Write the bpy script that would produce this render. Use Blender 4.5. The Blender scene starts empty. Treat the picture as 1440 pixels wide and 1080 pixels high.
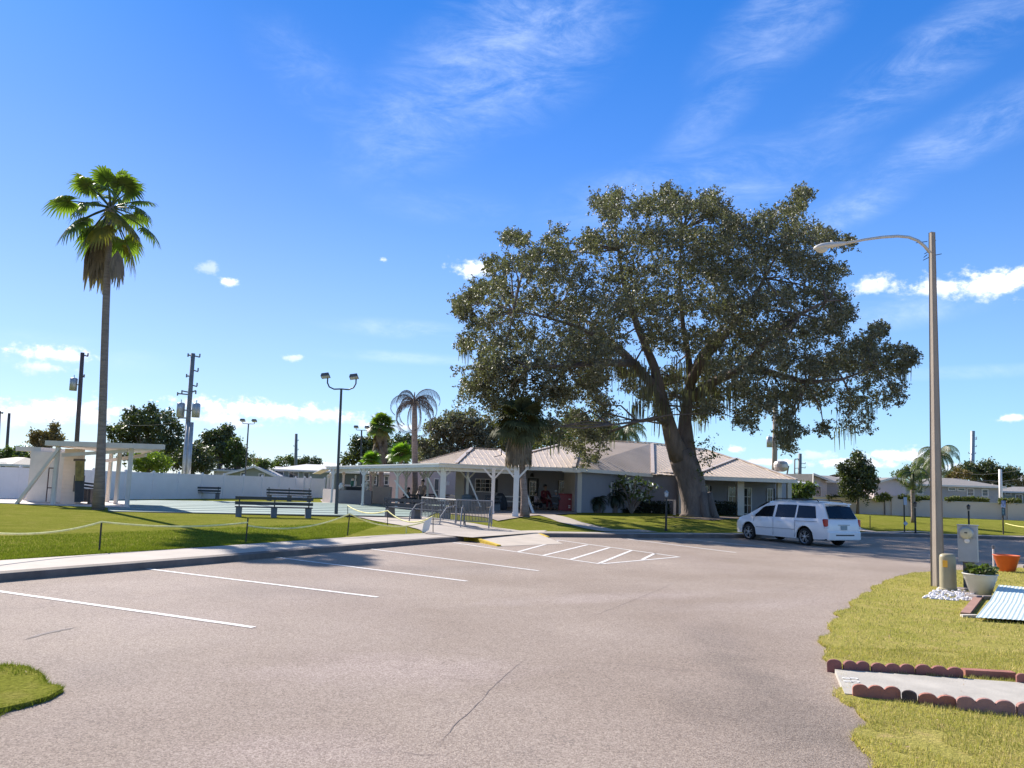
import bpy, math, random
import numpy as np
from mathutils import Vector, Matrix
random.seed(7); rng = np.random.default_rng(11)
sc = bpy.context.scene
COL = sc.collection
R = math.radians
# ------------------------------------------------------------------ camera model (photo pixels 1440x1080)
FL, CX, CY, EYE = 1100.0, 720.0, 567.5, 1.8
PIT, ROL = math.atan(.105), .034
Fv = Vector((0, math.cos(PIT), math.sin(PIT)))
R0 = Vector((1, 0, 0)); U0 = Vector((0, -math.sin(PIT), math.cos(PIT)))
Rv = R0*math.cos(ROL) + U0*math.sin(ROL)
Uv = -R0*math.sin(ROL) + U0*math.cos(ROL)
def ray(u, v):
    return Rv*((u-CX)/FL) - Uv*((v-CY)/FL) + Fv
def P(u, v, Y):
    d = ray(u, v); d = d*(Y/d.y); return Vector((d.x, d.y, EYE+d.z))
def ss(x, a, b):
    t = min(1, max(0, (x-a)/(b-a))); return t*t*(3-2*t)
# kerb line Y(X), asphalt side
def Gz(u, v, z=0.0):
    d = ray(u, v); t = (z-EYE)/d.z; return Vector((d.x*t, d.y*t, z))
KP = [(-26, -14), (-17, -3), (-11.5, 6)]
for (u, v) in [(0, 818), (120, 808), (240, 797.5), (360, 787), (460, 777), (560, 768), (655, 760), (755, 755), (880, 756.5), (1035, 757), (1200, 754), (1320, 756), (1440, 759.5)]:
    g = Gz(u, v); KP.append((g.x, g.y))
KP += [(40, 46), (70, 54), (130, 64), (260, 80)]
_fx = np.arange(-60, 262, .25); _fy = np.interp(_fx, [k[0] for k in KP], [k[1] for k in KP])
_k = np.hanning(13); _k /= _k.sum(); _fy = np.convolve(np.pad(_fy, 6, mode='edge'), _k, 'valid')
def Yk(X): return float(np.interp(X, _fx, _fy))
def Yk_old(X):
    if X <= KP[0][0]: return KP[0][1]
    for (a, b) in zip(KP, KP[1:]):
        if X <= b[0]: return a[1] + (b[1]-a[1])*(X-a[0])/(b[0]-a[0])
    return KP[-1][1]
def Lz(X, Y):
    return .13 + .30*ss(Y-Yk(X), 1.5, 9)*ss(X, -6, 1)*(1-ss(X, 26, 36))
def G(u, v, off=0.0):
    z = .13
    for _ in range(12):
        p = Gz(u, v, z+off); z = Lz(p.x, p.y)
    return Vector((p.x, p.y, z+off))
def Hz(u, v, Y): return P(u, v, Y).z
# ------------------------------------------------------------------ materials
MATS = {}
def nn(nt, t, **k):
    n = nt.nodes.new(t)
    for a, b in k.items(): setattr(n, a, b)
    return n
def M(name, col, rough=.6, var=.12, scale=4, bump=0.0, bscale=None, metal=0.0, spec=.5, col2=None, isl=0, transl=0, coat=0, detail=6, stretch=None, dirt=0):
    if name in MATS: return MATS[name]
    m = bpy.data.materials.new(name); m.use_nodes = True; nt = m.node_tree; L = nt.links
    b = nt.nodes['Principled BSDF']
    b.inputs['Roughness'].default_value = rough; b.inputs['Metallic'].default_value = metal
    b.inputs['Specular IOR Level'].default_value = spec
    if coat: b.inputs['Coat Weight'].default_value = coat
    c = Vector(col); c1 = c*(1-var); c2 = Vector(col2) if col2 else c*(1+var)
    tc = nn(nt, 'ShaderNodeTexCoord')
    src = tc.outputs['Object']
    if stretch:
        mp = nn(nt, 'ShaderNodeMapping'); mp.inputs['Scale'].default_value = stretch; L.new(src, mp.inputs[0]); src = mp.outputs[0]
    no = nn(nt, 'ShaderNodeTexNoise'); no.inputs['Scale'].default_value = scale; no.inputs['Detail'].default_value = detail; no.inputs['Roughness'].default_value = .65
    L.new(src, no.inputs['Vector'])
    fac = no.outputs['Fac']
    mr = nn(nt, 'ShaderNodeMapRange'); mr.inputs[1].default_value = .32; mr.inputs[2].default_value = .68
    L.new(fac, mr.inputs[0]); fac = mr.outputs[0]
    if isl:
        ge = nn(nt, 'ShaderNodeNewGeometry'); mx = nn(nt, 'ShaderNodeMix'); mx.inputs[0].default_value = isl
        L.new(fac, mx.inputs[2]); L.new(ge.outputs['Random Per Island'], mx.inputs[3]); fac = mx.outputs[0]
    mc = nn(nt, 'ShaderNodeMix', data_type='RGBA')
    mc.inputs[6].default_value = (*c1, 1); mc.inputs[7].default_value = (*c2, 1)
    L.new(fac, mc.inputs[0]); out = mc.outputs[2]
    if dirt:
        n2 = nn(nt, 'ShaderNodeTexNoise'); n2.inputs['Scale'].default_value = scale*.35; n2.inputs['Detail'].default_value = 8
        L.new(src, n2.inputs['Vector'])
        m2 = nn(nt, 'ShaderNodeMapRange'); m2.inputs[1].default_value = .5; m2.inputs[2].default_value = .75; m2.inputs[4].default_value = dirt
        L.new(n2.outputs['Fac'], m2.inputs[0])
        mc2 = nn(nt, 'ShaderNodeMix', data_type='RGBA'); mc2.inputs[7].default_value = (c[0]*.45, c[1]*.42, c[2]*.38, 1)
        L.new(out, mc2.inputs[6]); L.new(m2.outputs[0], mc2.inputs[0]); out = mc2.outputs[2]
    L.new(out, b.inputs['Base Color'])
    if bump:
        bn = nn(nt, 'ShaderNodeTexNoise'); bn.inputs['Scale'].default_value = bscale or scale*3; bn.inputs['Detail'].default_value = 5
        L.new(src, bn.inputs['Vector'])
        bp = nn(nt, 'ShaderNodeBump'); bp.inputs['Strength'].default_value = 1; bp.inputs['Distance'].default_value = bump
        L.new(bn.outputs['Fac'], bp.inputs['Height']); L.new(bp.outputs[0], b.inputs['Normal'])
    if transl:
        tr = nn(nt, 'ShaderNodeBsdfTranslucent'); ms = nn(nt, 'ShaderNodeMixShader'); ms.inputs[0].default_value = transl
        g2 = nn(nt, 'ShaderNodeMix', data_type='RGBA', blend_type='MULTIPLY'); g2.inputs[0].default_value = 1; g2.inputs[7].default_value = (1.5, 1.9, .6, 1)
        L.new(out, g2.inputs[6]); L.new(g2.outputs[2], tr.inputs[0])
        L.new(b.outputs[0], ms.inputs[1]); L.new(tr.outputs[0], ms.inputs[2])
        L.new(ms.outputs[0], nt.nodes['Material Output'].inputs[0])
    MATS[name] = m
    return m
def siding(name, col, step=.13, vert=False, depth=.012):
    m = M(name, col, .6, .05, 2, 0); nt = m.node_tree; L = nt.links
    tc = nn(nt, 'ShaderNodeTexCoord'); sx = nn(nt, 'ShaderNodeSeparateXYZ'); L.new(tc.outputs['Object'], sx.inputs[0])
    ma = nn(nt, 'ShaderNodeMath', operation='MULTIPLY'); ma.inputs[1].default_value = 1/step; L.new(sx.outputs[0 if vert else 2], ma.inputs[0])
    fr = nn(nt, 'ShaderNodeMath', operation='FRACT'); L.new(ma.outputs[0], fr.inputs[0])
    bp = nn(nt, 'ShaderNodeBump'); bp.inputs['Distance'].default_value = depth; L.new(fr.outputs[0], bp.inputs['Height'])
    L.new(bp.outputs[0], nt.nodes['Principled BSDF'].inputs['Normal'])
    return m
# ------------------------------------------------------------------ mesh builder
class MB:
    def __init__(s): s.v = []; s.f = []
    def add(s, vs, fs):
        n = len(s.v); s.v += [tuple(x) for x in vs]; s.f += [tuple(i+n for i in f) for f in fs]; return s
    def box(s, c, d, rz=0, m=None, tp=(1, 1)):
        x, y, z = d[0]/2, d[1]/2, d[2]/2
        vs = []
        for sz in (-1, 1):
            k = tp if sz > 0 else (1, 1)
            for a, b in ((-1, -1), (1, -1), (1, 1), (-1, 1)): vs.append(Vector((a*x*k[0], b*y*k[1], sz*z)))
        mt = m if m is not None else Matrix.Rotation(rz, 3, 'Z')
        vs = [mt @ q + Vector(c) for q in vs]
        return s.add(vs, [(3, 2, 1, 0), (4, 5, 6, 7), (0, 1, 5, 4), (1, 2, 6, 5), (2, 3, 7, 6), (3, 0, 4, 7)])
    def bar(s, a, b, w, d=None, w2=None, up=(0, 0, 1)):
        a = Vector(a); b = Vector(b); d = d or w; t = (b-a).normalized(); up = Vector(up)
        if abs(t.dot(up)) > .95: up = Vector((0, 1, 0))
        x = t.cross(up).normalized(); y = x.cross(t).normalized(); k = (w2/w) if w2 else 1
        vs = [a+x*(i*w/2)+y*(j*d/2) for i, j in ((-1, -1), (1, -1), (1, 1), (-1, 1))] + [b+x*(i*w/2*k)+y*(j*d/2*k) for i, j in ((-1, -1), (1, -1), (1, 1), (-1, 1))]
        return s.add(vs, [(3, 2, 1, 0), (4, 5, 6, 7), (0, 1, 5, 4), (1, 2, 6, 5), (2, 3, 7, 6), (3, 0, 4, 7)])
    def tube(s, pts, rad, n=8, cap=True, jit=0):
        pts = [Vector(p) for p in pts]; rad = rad if isinstance(rad, (list, tuple)) else [rad]*len(pts)
        vs = []; N = len(pts); prev = None
        for i, p in enumerate(pts):
            t = (pts[min(i+1, N-1)]-pts[max(i-1, 0)]).normalized()
            if prev is None:
                ref = Vector((1, 0, 0)) if abs(t.x) < .8 else Vector((0, 1, 0)); x = t.cross(ref).normalized()
            else:
                x = (prev - t*prev.dot(t)).normalized()
            prev = x; y = t.cross(x)
            for k in range(n):
                a = 2*math.pi*k/n; r = rad[i]*(1+jit*math.sin(3*a+i*.7)+jit*.6*math.sin(5*a+i))
                vs.append(p + x*math.cos(a)*r + y*math.sin(a)*r)
        fs = [(i*n+k, i*n+(k+1) % n, (i+1)*n+(k+1) % n, (i+1)*n+k) for i in range(N-1) for k in range(n)]
        if cap: fs += [tuple(reversed(range(n))), tuple((N-1)*n+k for k in range(n))]
        return s.add(vs, fs)
    def lathe(s, prof, c=(0, 0, 0), n=16, cap=True, ax=None, sq=None):
        c = Vector(c); vs = []; m = ax or Matrix.Identity(3)
        for r, z in prof:
            for k in range(n):
                a = 2*math.pi*k/n; vs.append(c + m @ Vector((math.cos(a)*r, math.sin(a)*r*(sq or 1), z)))
        N = len(prof)
        fs = [(i*n+k, i*n+(k+1) % n, (i+1)*n+(k+1) % n, (i+1)*n+k) for i in range(N-1) for k in range(n)]
        if cap: fs += [tuple(reversed(range(n))), tuple((N-1)*n+k for k in range(n))]
        return s.add(vs, fs)
    def ball(s, c, r, n=12, sx=1, sy=1, sz=1):
        prof = [(math.sin(math.pi*i/8)*1+1e-4, -math.cos(math.pi*i/8)) for i in range(9)]
        c = Vector(c); vs = []
        for q, z in prof:
            for k in range(n):
                a = 2*math.pi*k/n; vs.append(c+Vector((math.cos(a)*q*r*sx, math.sin(a)*q*r*sy, z*r*sz)))
        fs = [(i*n+k, i*n+(k+1) % n, (i+1)*n+(k+1) % n, (i+1)*n+k) for i in range(8) for k in range(n)]
        return s.add(vs, fs)
    def poly(s, pts): return s.add(pts, [tuple(range(len(pts)))])
    def slab(s, pts, th):            # polygon (any plane, ccw from above) thickened downward
        n = len(pts); top = [Vector(p) for p in pts]; bot = [p-Vector((0, 0, th)) for p in top]
        fs = [tuple(range(n)), tuple(reversed(range(n, 2*n)))] + [(i, n+i, n+(i+1) % n, (i+1) % n) for i in range(n)]
        return s.add(top+bot, fs)
    def build(s, name, mat, parent=None, smooth=False, world=False):
        off = Vector(parent.location) if (parent is not None and world) else Vector((0, 0, 0))
        me = bpy.data.meshes.new(name); me.from_pydata([Vector(q)-off for q in s.v], [], s.f); me.update()
        if smooth: me.polygons.foreach_set('use_smooth', [True]*len(me.polygons))
        me.materials.append(mat); o = bpy.data.objects.new(name, me); COL.objects.link(o)
        if parent is not None: o.parent = parent
        return o
def quads(name, V, mat, parent=None):
    V = np.asarray(V, dtype=np.float32); n = V.shape[0]; k = V.shape[1]
    if parent is not None:
        root = parent
        off = np.array(parent.location if parent.parent is None else parent.parent.location, dtype=np.float32); V = V-off
    me = bpy.data.meshes.new(name); me.vertices.add(n*k); me.vertices.foreach_set('co', V.reshape(-1))
    me.loops.add(n*k); me.loops.foreach_set('vertex_index', np.arange(n*k, dtype=np.int32))
    me.polygons.add(n); me.polygons.foreach_set('loop_start', np.arange(0, n*k, k, dtype=np.int32)); me.polygons.foreach_set('loop_total', np.full(n, k, dtype=np.int32))
    me.update(calc_edges=True); me.materials.append(mat)
    o = bpy.data.objects.new(name, me); COL.objects.link(o)
    if parent is not None: o.parent = parent
    return o
def thing(name, label, cat, loc=(0, 0, 0), rz=0, group=None):
    o = bpy.data.objects.new(name, None); COL.objects.link(o); o.location = loc; o.rotation_euler = (0, 0, rz)
    o.empty_display_size = .2; o['label'] = label; o['category'] = cat
    if group: o['group'] = group
    return o
def tag(o, label, cat, group=None):
    o['label'] = label; o['category'] = cat
    if group: o['group'] = group
    return o
def struct(o): o['kind'] = 'structure'; return o
def copytree(o, loc, rz=None, label=None, scale=None):
    def cp(a, par):
        c = a.copy(); COL.objects.link(c)
        if par is not None: c.parent = par
        for ch in list(a.children): cp(ch, c)
        return c
    c = cp(o, None); c.location = loc
    if rz is not None: c.rotation_euler = (0, 0, rz)
    if scale: c.scale = (scale,)*3
    if label: c['label'] = label
    return c
# ------------------------------------------------------------------ leaf tools
def leaf_quads(C, size, asp=.55, up=.35, jitter=.35):
    n = len(C); C = np.asarray(C)
    nrm = rng.normal(size=(n, 3)); nrm[:, 2] += up; nrm /= np.linalg.norm(nrm, axis=1)[:, None]
    t = rng.normal(size=(n, 3)); t -= nrm*(t*nrm).sum(1)[:, None]; t /= np.linalg.norm(t, axis=1)[:, None]
    b = np.cross(nrm, t)
    s = (size*(1+jitter*rng.uniform(-1, 1, n)))[:, None]
    return np.stack([C-t*s*.5, C+b*s*asp*.5, C+t*s*.5, C-b*s*asp*.5], axis=1)
from mathutils import noise as mnoise
def sprays(c, r, nspray, per, L, spread, squash=.8, out=1.0, hollow=None):
    """leaf centres along little twigs leaving the surface of a clump"""
    c = np.array(c); d = rng.normal(size=(nspray, 3)); d[:, 2] = d[:, 2]*.8+.15; d /= np.linalg.norm(d, axis=1)[:, None]
    st = c + d*np.array([r, r, r*squash])*rng.uniform(.35, .8, nspray)[:, None]
    dd = d*out + rng.normal(size=(nspray, 3))*.45; dd /= np.linalg.norm(dd, axis=1)[:, None]
    if hollow is not None:
        k = np.array([mnoise.noise(Vector(q)*hollow[0]) > hollow[1] for q in st]); st = st[k]; dd = dd[k]; nspray = len(st)
        if nspray == 0: return np.zeros((0, 3))
    t = rng.uniform(0, 1, (nspray, per))
    ln = (L*rng.uniform(.5, 1.3, nspray))[:, None]
    p = st[:, None, :] + dd[:, None, :]*(t*ln)[:, :, None] + rng.normal(size=(nspray, per, 3))*(spread*(1.1-t*.6))[:, :, None]
    return p.reshape(-1, 3)
def blob_tree(root, blobs, leafm, size, dens=1.0, Lspray=.9, branches=None, trunk_r=None, bark=None, name='crown', asp=.55, squash=.8, per=22):
    """blobs: list of (centre Vector, radius)"""
    pts = []
    for c, r in blobs:
        ns = max(4, int(dens*10*(r/1.2)**2))
        pts.append(sprays(c, r, ns, per, Lspray, size*1.6, squash))
    pts = np.concatenate(pts)
    q = leaf_quads(pts, size, asp)
    return quads(name, q, leafm, root)
# ================================================================== SKY
w = bpy.data.worlds.new("World"); sc.world = w; w.use_nodes = True; nt = w.node_tree; L = nt.links
SUN_DIR = Vector((-.65*math.cos(R(34)), .76*math.cos(R(34)), math.sin(R(34)))).normalized()
az_s = math.atan2(SUN_DIR.x, SUN_DIR.y); el_s = math.asin(SUN_DIR.z)
bg = nt.nodes['Background']; sky = nn(nt, 'ShaderNodeTexSky'); sky.sky_type = 'NISHITA'; sky.sun_disc = False
sky.sun_elevation = el_s; sky.sun_rotation = az_s; sky.dust_density = .1; sky.air_density = 1.0; sky.ozone_density = 2.5; sky.altitude = 0
bg.inputs[1].default_value = .085
tc = nn(nt, 'ShaderNodeTexCoord'); GEN = tc.outputs['Generated']
sx = nn(nt, 'ShaderNodeSeparateXYZ'); L.new(GEN, sx.inputs[0])
def ma(op, a, b=None, c=None, clamp=False):
    n = nn(nt, 'ShaderNodeMath', operation=op); n.use_clamp = clamp
    for i, x in enumerate((a, b, c)):
        if x is None: continue
        if isinstance(x, (int, float)): n.inputs[i].default_value = x
        else: L.new(x, n.inputs[i])
    return n.outputs[0]
AZ = ma('ARCTAN2', sx.outputs[0], sx.outputs[1]); EL = ma('ARCSINE', sx.outputs[2])
def noise(scale, stretch=(1, 1, 1), rot=(0, 0, 0), detail=7, rough=.6, dist=0, src=None):
    mp = nn(nt, 'ShaderNodeMapping'); mp.inputs['Scale'].default_value = stretch; mp.inputs['Rotation'].default_value = rot; L.new(src or GEN, mp.inputs[0])
    n = nn(nt, 'ShaderNodeTexNoise'); n.inputs['Scale'].default_value = scale; n.inputs['Detail'].default_value = detail; n.inputs['Roughness'].default_value = rough; n.inputs['Distortion'].default_value = dist
    L.new(mp.outputs[0], n.inputs['Vector']); return n.outputs['Fac']
AE = nn(nt, 'ShaderNodeCombineXYZ'); L.new(AZ, AE.inputs[0]); L.new(EL, AE.inputs[1]); AE = AE.outputs[0]
nz = noise(26, (1, 1.5, 1), src=AE, rough=.62); nzf = noise(70, (1, 1.3, 1), src=AE, detail=4)
puff = ma('ADD', ma('MULTIPLY', ma('SUBTRACT', nz, .5), 2.6), ma('MULTIPLY', ma('SUBTRACT', nzf, .5), 2.2))
def azel(u, v):
    d = ray(u, v).normalized(); return math.atan2(d.x, d.y), math.asin(d.z)
def blobmask(u, v, wu, hv, rot=0):
    a, e = azel(u, v); k = math.cos(e)
    dx = ma('MULTIPLY', ma('SUBTRACT', AZ, a), k); dy = ma('SUBTRACT', EL, e)
    c, s = math.cos(rot), math.sin(rot)
    x = ma('ADD', ma('MULTIPLY', dx, c), ma('MULTIPLY', dy, s)); y = ma('SUBTRACT', ma('MULTIPLY', dy, c), ma('MULTIPLY', dx, s))
    ax = FL/(wu*(1.0+((u-CX)/FL)**2*.0+0)); ay = FL/hv
    x = ma('MULTIPLY', x, ax); y = ma('MULTIPLY', y, ay)
    d = ma('SQRT', ma('ADD', ma('MULTIPLY', x, x), ma('MULTIPLY', y, y)))
    return ma('SUBTRACT', 1, d), y
def sstep(x, a, b, to=1.0):
    n = nn(nt, 'ShaderNodeMapRange'); n.interpolation_type = 'SMOOTHSTEP'; n.inputs[1].default_value = a; n.inputs[2].default_value = b; n.inputs[4].default_value = to
    L.new(x, n.inputs[0]); return n.outputs[0]
cum = None; shade = None
for (u, v, wu, hv, st) in [(85, 578, 95, 20, 1), (20, 585, 60, 16, .8), (75, 497, 55, 14, .9), (60, 517, 45, 10, .6), (370, 578, 125, 19, 1), (300, 590, 80, 12, .7), (455, 584, 75, 14, .9), (545, 600, 60, 10, .7),
                           (668, 378, 42, 15, 1), (537, 365, 9, 6, 1), (322, 397, 14, 8, .9), (290, 376, 20, 9, .45), (415, 504, 22, 7, .6), (1232, 401, 44, 14, .8), (1390, 400, 80, 22, 1),
                           (1320, 405, 50, 16, .8), (1270, 640, 52, 13, .95), (1205, 652, 60, 9, .8), (1420, 588, 20, 6, .8), (1037, 632, 14, 6, .9), (1150, 640, 30, 8, .5), (470, 655, 45, 6, .8), (1075, 650, 40, 6, .8), (1330, 660, 60, 8, .6)]:
    m, y = blobmask(u, v, wu, hv)
    mm = sstep(ma('ADD', m, ma('MULTIPLY', puff, .8)), .0, .75, st)
    sh = ma('MULTIPLY', mm, sstep(ma('ADD', y, ma('MULTIPLY', puff, .5)), -.9, .3))
    cum = mm if cum is None else ma('MAXIMUM', cum, mm)
    shade = sh if shade is None else ma('MAXIMUM', shade, sh)
cir = None
cn = noise(7, (1, 3.2, 1), (0, 0, R(-38)), src=AE, rough=.7, dist=.6, detail=9); cf = noise(26, (1, 2.2, 1), (0, 0, R(-50)), src=AE, detail=5, rough=.6)
wisp = ma('MULTIPLY', sstep(cn, .30, .78), ma('ADD', ma('MULTIPLY', sstep(cf, .25, .8), .45), .42))
for (u, v, wu, hv, rot, st) in [(720, 75, 200, 100, .5, .95), (610, 150, 170, 85, .6, .7), (440, 110, 110, 50, -.6, .35), (1100, 30, 130, 60, .6, .7), (1320, 75, 190, 45, .45, .8), (1370, 185, 170, 36, .35, .8), (980, 262, 220, 55, .15, .8), (1190, 298, 90, 26, .3, 1.0),
                                (575, 463, 130, 15, 0, 1.0), (570, 503, 130, 10, 0, .8), (1250, 440, 130, 26, .1, .9), (1350, 524, 170, 10, 0, .7), (1010, 150, 130, 40, .8, .45), (620, 290, 120, 30, 0, .3), (60, 495, 150, 26, 0, .6), (250, 605, 330, 24, 0, .2)]:
    m, y = blobmask(u, v, wu, hv, rot)
    mm = ma('MULTIPLY', sstep(m, -.15, .8, st), wisp)
    cir = mm if cir is None else ma('MAXIMUM', cir, mm)
# Nishita sky colour and horizon milkiness; unseen overhead sky lifted to fill the shade
tint = nn(nt, 'ShaderNodeMix', data_type='RGBA', blend_type='MULTIPLY'); tint.inputs[0].default_value = 1; tint.inputs[7].default_value = (.70, .98, 1.22, 1)
L.new(sky.outputs[0], tint.inputs[6])
hz = sstep(EL, -.02, .42); hz = ma('SUBTRACT', 1, hz)
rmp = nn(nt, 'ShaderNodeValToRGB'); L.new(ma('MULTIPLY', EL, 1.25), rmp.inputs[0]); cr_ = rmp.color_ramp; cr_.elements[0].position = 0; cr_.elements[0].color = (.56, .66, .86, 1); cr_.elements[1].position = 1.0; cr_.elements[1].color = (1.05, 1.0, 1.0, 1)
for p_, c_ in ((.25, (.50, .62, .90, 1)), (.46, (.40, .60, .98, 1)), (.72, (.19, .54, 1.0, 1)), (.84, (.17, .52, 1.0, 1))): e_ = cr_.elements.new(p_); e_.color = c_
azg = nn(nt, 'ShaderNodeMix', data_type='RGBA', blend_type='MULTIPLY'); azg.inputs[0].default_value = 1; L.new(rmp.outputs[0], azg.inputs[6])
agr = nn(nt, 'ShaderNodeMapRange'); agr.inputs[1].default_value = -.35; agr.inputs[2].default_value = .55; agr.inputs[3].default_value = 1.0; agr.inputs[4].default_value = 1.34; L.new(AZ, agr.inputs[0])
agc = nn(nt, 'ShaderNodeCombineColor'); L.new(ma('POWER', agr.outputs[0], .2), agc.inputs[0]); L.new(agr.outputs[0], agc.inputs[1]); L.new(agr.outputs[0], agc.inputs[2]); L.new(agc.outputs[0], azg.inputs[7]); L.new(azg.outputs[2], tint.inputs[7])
m1 = nn(nt, 'ShaderNodeMix', data_type='RGBA'); L.new(ma('MULTIPLY', hz, .35), m1.inputs[0]); L.new(tint.outputs[2], m1.inputs[6]); m1.inputs[7].default_value = (4.2, 5.6, 7.8, 1)
m2 = nn(nt, 'ShaderNodeMix', data_type='RGBA'); L.new(ma('MULTIPLY', cir, .58), m2.inputs[0]); L.new(m1.outputs[2], m2.inputs[6]); m2.inputs[7].default_value = (6.6, 7.6, 9.4, 1)
cc = nn(nt, 'ShaderNodeMix', data_type='RGBA'); cc.inputs[6].default_value = (5.6, 6.5, 8.6, 1); cc.inputs[7].default_value = (9.6, 9.5, 9.8, 1); L.new(shade, cc.inputs[0])
m3 = nn(nt, 'ShaderNodeMix', data_type='RGBA'); L.new(cum, m3.inputs[0]); L.new(m2.outputs[2], m3.inputs[6]); L.new(cc.outputs[2], m3.inputs[7])
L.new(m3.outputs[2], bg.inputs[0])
sd = bpy.data.lights.new('sun', 'SUN'); sd.energy = 4.6; sd.angle = R(.53); sd.color = (1, .93, .84)
so = bpy.data.objects.new('sun', sd); COL.objects.link(so); so.rotation_euler = SUN_DIR.to_track_quat('Z', 'Y').to_euler(); so.location = (-20, 20, 30)
sc.view_settings.view_transform = 'Standard'; sc.view_settings.look = 'None'; sc.view_settings.gamma = 1; sc.view_settings.exposure = .92
# ================================================================== CAMERA
cd = bpy.data.cameras.new('camera'); cam = bpy.data.objects.new('camera', cd); COL.objects.link(cam); sc.camera = cam
cd.sensor_width = 36; cd.lens = 36*FL/1440; cd.shift_y = (CY-540)/1440; cd.clip_end = 8000; cd.clip_start = .05
cam.matrix_world = Matrix(((Rv.x, Uv.x, -Fv.x, 0), (Rv.y, Uv.y, -Fv.y, 0), (Rv.z, Uv.z, -Fv.z, EYE), (0, 0, 0, 1)))
# ================================================================== GROUND
def grass_mat(name, c1, c2, c3, sc1=.35, fine=28, bumpd=.03):
    m = bpy.data.materials.new(name); m.use_nodes = True; nt = m.node_tree; L = nt.links; b = nt.nodes['Principled BSDF']
    b.inputs['Roughness'].default_value = 1; b.inputs['Specular IOR Level'].default_value = 0
    g = nn(nt, 'ShaderNodeNewGeometry')
    def N(s, d=6):
        n = nn(nt, 'ShaderNodeTexNoise'); n.inputs['Scale'].default_value = s; n.inputs['Detail'].default_value = d; n.inputs['Roughness'].default_value = .7
        L.new(g.outputs['Position'], n.inputs['Vector']); return n.outputs['Fac']
    def MRg(x, a, bb):
        n = nn(nt, 'ShaderNodeMapRange'); n.inputs[1].default_value = a; n.inputs[2].default_value = bb; L.new(x, n.inputs[0]); return n.outputs[0]
    x1 = nn(nt, 'ShaderNodeMix', data_type='RGBA'); x1.inputs[6].default_value = (*c1, 1); x1.inputs[7].default_value = (*c2, 1); L.new(MRg(N(sc1), .35, .65), x1.inputs[0])
    x2 = nn(nt, 'ShaderNodeMix', data_type='RGBA'); x2.inputs[7].default_value = (*c3, 1); L.new(x1.outputs[2], x2.inputs[6]); L.new(MRg(N(sc1*5, 8), .52, .78), x2.inputs[0])
    x3 = nn(nt, 'ShaderNodeMix', data_type='RGBA', blend_type='MULTIPLY'); x3.inputs[0].default_value = 1; L.new(x2.outputs[2], x3.inputs[6])
    fr = MRg(N(fine, 3), .25, .75); cr = nn(nt, 'ShaderNodeMix', data_type='RGBA'); cr.inputs[6].default_value = (.55, .55, .5, 1); cr.inputs[7].default_value = (1.35, 1.35, 1.3, 1); L.new(fr, cr.inputs[0])
    L.new(cr.outputs[2], x3.inputs[7]); L.new(x3.outputs[2], b.inputs['Base Color'])
    bp = nn(nt, 'ShaderNodeBump'); bp.inputs['Distance'].default_value = bumpd; L.new(N(fine*.8, 4), bp.inputs['Height']); L.new(bp.outputs[0], b.inputs['Normal'])
    return m
GRASS = grass_mat('lawn_grass', (.165, .18, .03), (.225, .225, .045), (.31, .26, .085))
GRASS_R = grass_mat('dry_lawn_grass', (.29, .275, .065), (.40, .34, .11), (.48, .34, .17), .8, 45, .02)
FARG = grass_mat('far_field', (.10, .13, .03), (.14, .15, .04), (.16, .14, .05), .05, 3, .02)
mb = MB(); mb.add([(-3000, -3000, -.06), (3000, -3000, -.06), (3000, 3000, -.06), (-3000, 3000, -.06)], [(0, 1, 2, 3)])
struct(mb.build('ground', FARG))
# asphalt
m = bpy.data.materials.new('asphalt'); m.use_nodes = True; nt = m.node_tree; L = nt.links; b = nt.nodes['Principled BSDF']; b.inputs['Roughness'].default_value = .9; b.inputs['Specular IOR Level'].default_value = .25
g = nn(nt, 'ShaderNodeNewGeometry')
def N(s, d=6, r=.6, stretch=None, dist=0):
    src = g.outputs['Position']
    if stretch:
        mp = nn(nt, 'ShaderNodeMapping'); mp.inputs['Scale'].default_value = stretch[:3]; mp.inputs['Rotation'].default_value = (0, 0, stretch[3]); L.new(src, mp.inputs[0]); src = mp.outputs[0]
    n = nn(nt, 'ShaderNodeTexNoise'); n.inputs['Scale'].default_value = s; n.inputs['Detail'].default_value = d; n.inputs['Roughness'].default_value = r; n.inputs['Distortion'].default_value = dist
    L.new(src, n.inputs['Vector']); return n.outputs['Fac']
def MRg(x, a, bb, c=0, d=1):
    n = nn(nt, 'ShaderNodeMapRange'); n.inputs[1].default_value = a; n.inputs[2].default_value = bb; n.inputs[3].default_value = c; n.inputs[4].default_value = d; L.new(x, n.inputs[0]); return n.outputs[0]
def mixc(fac, a, bcol, blend='MIX'):
    x = nn(nt, 'ShaderNodeMix', data_type='RGBA', blend_type=blend)
    for i, q in ((0, fac), (6, a), (7, bcol)):
        if isinstance(q, (tuple, list)): x.inputs[i].default_value = (*q, 1)
        elif isinstance(q, (int, float)): x.inputs[i].default_value = q
        else: L.new(q, x.inputs[i])
    return x.outputs[2]
c = mixc(MRg(N(.28, 3, .5), .36, .66), (.305, .237, .188), (.385, .308, .252))
c = mixc(MRg(N(.16, 5, .6, (1, .35, 1, R(28))), .5, .68, 0, .3), c, (.40, .32, .29))
c = mixc(MRg(N(1.4, 8, .7), .5, .8, 0, .16), c, (.17, .14, .135))
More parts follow.
